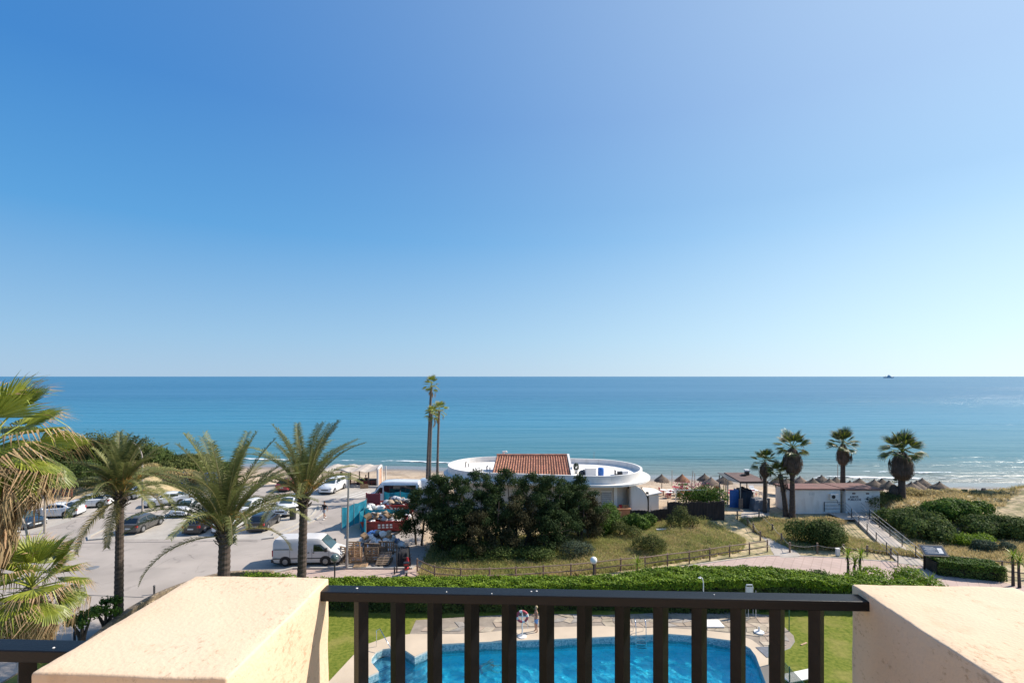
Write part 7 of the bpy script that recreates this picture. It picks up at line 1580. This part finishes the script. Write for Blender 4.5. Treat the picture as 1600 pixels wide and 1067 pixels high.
hr = thing('pool_handrail', 'thin steel handrail slanting into the stepped pool corner', 'handrail', loc=(*GP(592, 1008), .06))
m = MB(); m.tube([(-.1, -.1, 0), (-.1, -.1, .85), (.05, 0, .9), (.9, -.9, .25), (.9, -.9, -.4)], .02, 7); m.build('pipe', MT['chrome'], hr, smooth=80)
m = MB(); m.lathe([(.28, 0), (.28, .05), (.06, .09), (.04, .32)], 16); p = G(1186, 989); small('parasol_base', m, MT['bag'], 'white parasol foot standing on the crazy paving', 'parasol base', (p.x, p.y, .05), smooth=30)
m = MB(); m.box(-.55, .55, -.45, .45, 0, .08); me = m.mesh('x'); bevelled(me, .03); o = newobj('shower_tray', me, None, MT['white'], loc=(G(1113, 976).x, G(1113, 976).y, .05)); tag(o, 'white square shower tray on the stone terrace behind the pool', 'shower tray')
m = MB(); m.tube([(0, 0, 0), (0, 0, 2.0), (-.06, 0, 2.25), (-.22, 0, 2.35)], .03, 8); m.lathe([(.09, 2.28), (.02, 2.33)], 8, c=(-.24, 0, 0)); p = G(1099, 962); small('shower', m, MT['bag'], 'pale shower pole in front of the hedge', 'shower', (p.x, p.y, .03), smooth=50)
m = MB(); m.tube([(-.7, 0, 0), (-.7, 0, 1.0)], .03, 6); m.tube([(0, 0, 0), (0, 0, 1.45), (-.5, 0, 1.47)], .03, 6); p = G(1233, 986); small('pipe_stand', m, M('green painted pipe', (.02, .12, .06), .5), 'green pipe frame at the corner of the lawn and stone terrace', 'frame', (p.x, p.y, .0))
m = MB(); [m.tube([(x, y, 0), (x, y, 1.0)], .018, 5) for x in (-.25, .25) for y in (-.2, .2)]; m.box(-.27, .27, -.22, .22, .42, .46); m.tube([(-.25, .2, 1.0), (-.2, .2, 1.12), (.2, .2, 1.12), (.25, .2, 1.0)], .03, 6); m.box(-.22, .22, .18, .2, .6, 1.05); p = G(1173, 964); small('pool_chair', m, MT['bag'], 'pale tubular chair with a dark back before the hedge', 'chair', (p.x, p.y, .8))
bpy.data.objects['pool_chair'].location.z = .03; bpy.data.objects['pool_chair'].scale = (.9, .9, 1.65)
m = MB(); m.box(-.35, .35, -.5, .5, 0, .02); p = G(1199, 1020); small('floor_mat', m, M('grey mat', (.16, .17, .19), .9), 'grey rubber mat on the pool surround at the right', 'mat', (p.x, p.y, .064), .1)
sbd = thing('sun_bed', 'white sun bed on the lawn beside the right corner of the pool', 'sun bed', loc=(G(1250, 1066).x, G(1250, 1066).y, 0), rz=.3)
m = MB(); m.box(-.9, .9, -.33, .33, .30, .36); me = m.mesh('x'); bevelled(me, .025); newobj('bed', me, sbd, MT['white'])
for lx, ly in ((-.8, -.28), (.8, -.28), (-.8, .28), (.8, .28)): m = MB(); m.box(lx-.03, lx+.03, ly-.03, ly+.03, 0, .299); m.build('leg', MT['white'], sbd)
gp = thing('glass_screen', 'green tinted screen panel between pool surround and right lawn', 'screen', loc=(G(1236, 1062).x, G(1236, 1062).y, 0), rz=0)
GT = bpy.data.materials.new('green screen mesh'); GT.use_nodes = True; nt = GT.node_tree; b_ = nt.nodes['Principled BSDF']; b_.inputs['Base Color'].default_value = (.04, .14, .08, 1); tr_ = nt.nodes.new('ShaderNodeBsdfTransparent'); mx_ = nt.nodes.new('ShaderNodeMixShader'); mx_.inputs[0].default_value = .45
nt.links.new(tr_.outputs[0], mx_.inputs[1]); nt.links.new(b_.outputs[0], mx_.inputs[2]); nt.links.new(mx_.outputs[0], nt.nodes['Material Output'].inputs[0])
m = MB(); m.box(-.46, -.44, -2.6, 1.2, .05, 1.0); m.build('panel', GT, gp)
for yy in (-2.6, -.7, 1.2): m = MB(); m.tube([(-.45, yy, 0), (-.45, yy, 1.05)], .03, 6); m.build('post', bpy.data.materials['green painted pipe'], gp)
m = MB(); m.box(-.25, .25, -.04, .04, 0, .03); p = G(1256, 1006); small('stick', m, MT['palletwood'], 'short pale piece of wood on the right lawn', 'stick', (p.x, p.y, .01), .5)
# ================================================================ stone garden wall at left
sw = thing('stone_wall', 'low dry stone garden wall curving beside the grey road', 'wall', loc=(0, 0, 0))
line = smoothcurve([(PX(140, 26.2), 26.0, 0), (PX(185, 29.0), 29.2, 0), (PX(245, 32), 32.0, 0), (PX(300, 34), 34.2, 0), (PX(350, 35.2), 35.5, 0), (PX(400, 35.6), 35.8, 0), (PX(425, 35.6), 35.7, 0)], 8)
STW = [M('wall stone', c, .95, var=.2, scale=4, bump=.6, bscale=12, objrand=.25) for c in ((.30, .22, .14), (.38, .29, .18), (.24, .18, .12))]
m = MB()
for a, b in zip(line, line[1:]): m.beam(a+Vector((0, 0, .46)), b+Vector((0, 0, .46)), .34, .92)
m.build('mortar_core', M('wall mortar', (.22, .165, .11), .95, var=.2), sw)
def stone(seed):
    bm = bmesh.new(); bmesh.ops.create_icosphere(bm, subdivisions=1, radius=.5); r_ = random.Random(seed)
    for v in bm.verts: v.co *= r_.uniform(.8, 1.12)
    me = bpy.data.meshes.new('stone'); bm.to_mesh(me); bm.free(); me.materials.append(STW[seed % 3]); return me
STN = [stone(s) for s in range(9)]; cnt = 0; acc = 0
for row in range(4):
    d = .15*(row % 2)
    for a, b in zip(line, line[1:]):
        L = (b-a).length; dr = (b-a)/L; nr = Vector((dr.y, -dr.x, 0))
        while d < L:
            for sd in ((1,) if row < 3 else (0,)):
                if cnt > 285: break
                p = a+dr*d+nr*.17*sd; o = newobj('stone', random.choice(STN), sw, None, loc=(p.x, p.y, .12+.24*row+random.uniform(-.02, .02)), rot=(random.uniform(-.3, .3), random.uniform(-.3, .3), math.atan2(dr.y, dr.x)+random.uniform(-.2, .2))); o.scale = (random.uniform(.30, .42), .22 if sd else .42, random.uniform(.22, .28)); cnt += 1
            d += random.uniform(.27, .36)
        d -= L
# two pruned shrubs beside the wall, weeds on the verge
for k, (px, D, l) in enumerate(((128, 27.5, 'pruned leafy shrub standing on bare forked trunks beside the road, left one'), (165, 28.8, 'pruned leafy shrub touching the end of the stone wall, right one'))):
    X = PX(px, D); t = thing('pruned_shrub', l, 'shrub', loc=(X, D, 0)); m = MB(); bl = []; rr3 = random.Random(k)
    for j in range(6): a = j*1.05; e = Vector((cos(a)*.5, sin(a)*.4, rr3.uniform(1.1, 1.7))); m.tube([(0, 0, 0), (cos(a)*.12, sin(a)*.1, .6), e], [.13, .09, .03], 6); bl.append((e.x*1.1, e.y*1.1, e.z+.1, .32, .30, .26))
    m.build('trunk', MT['bark'], t); V_, F_ = blob_leaves(bl, 1500, .085, gap=.1, inner=.2); newobj('foliage', np_mesh('foliage', V_, F_), t, MT['bushg'], kind='stuff')
bush('verge_bush', 'leafy bush below the far left railing behind the fan palm trunk', [(PX(30, 19), 19.3, .6, 1.0, .9, .9), (PX(8, 19), 19.8, .5, 1.0, .8, .8), (PX(-15, 19), 19.2, .5, 1.0, .8, .8)], 4500, .08, 'bushg')
bush('verge_bush', 'low clipped bushes between the stone wall and the first palm', [(PX(x, 35), 34.6, .5, .7, .6, .75) for x in (392, 405, 420, 436, 452)], 5500, .07, 'hedge')
# lawn under the near palms
sheet('garden_verge', [(-24.1, 10), (-21.65, 10), (-21.25, 29), (-19.9, 32.6), (-18.0, 34.6), (-19.4, 35.6), (-21.2, 34.0), (-21.9, 31.5), (-23.0, 28.5), (-24.1, 26)], .004, LAWN)
sheet('garden_verge', [(-21.2, 29), (-20, 31.9), (-17.3, 32.0), (-17.3, 34.8), (-19.9, 34.6)], .006, LAWN)
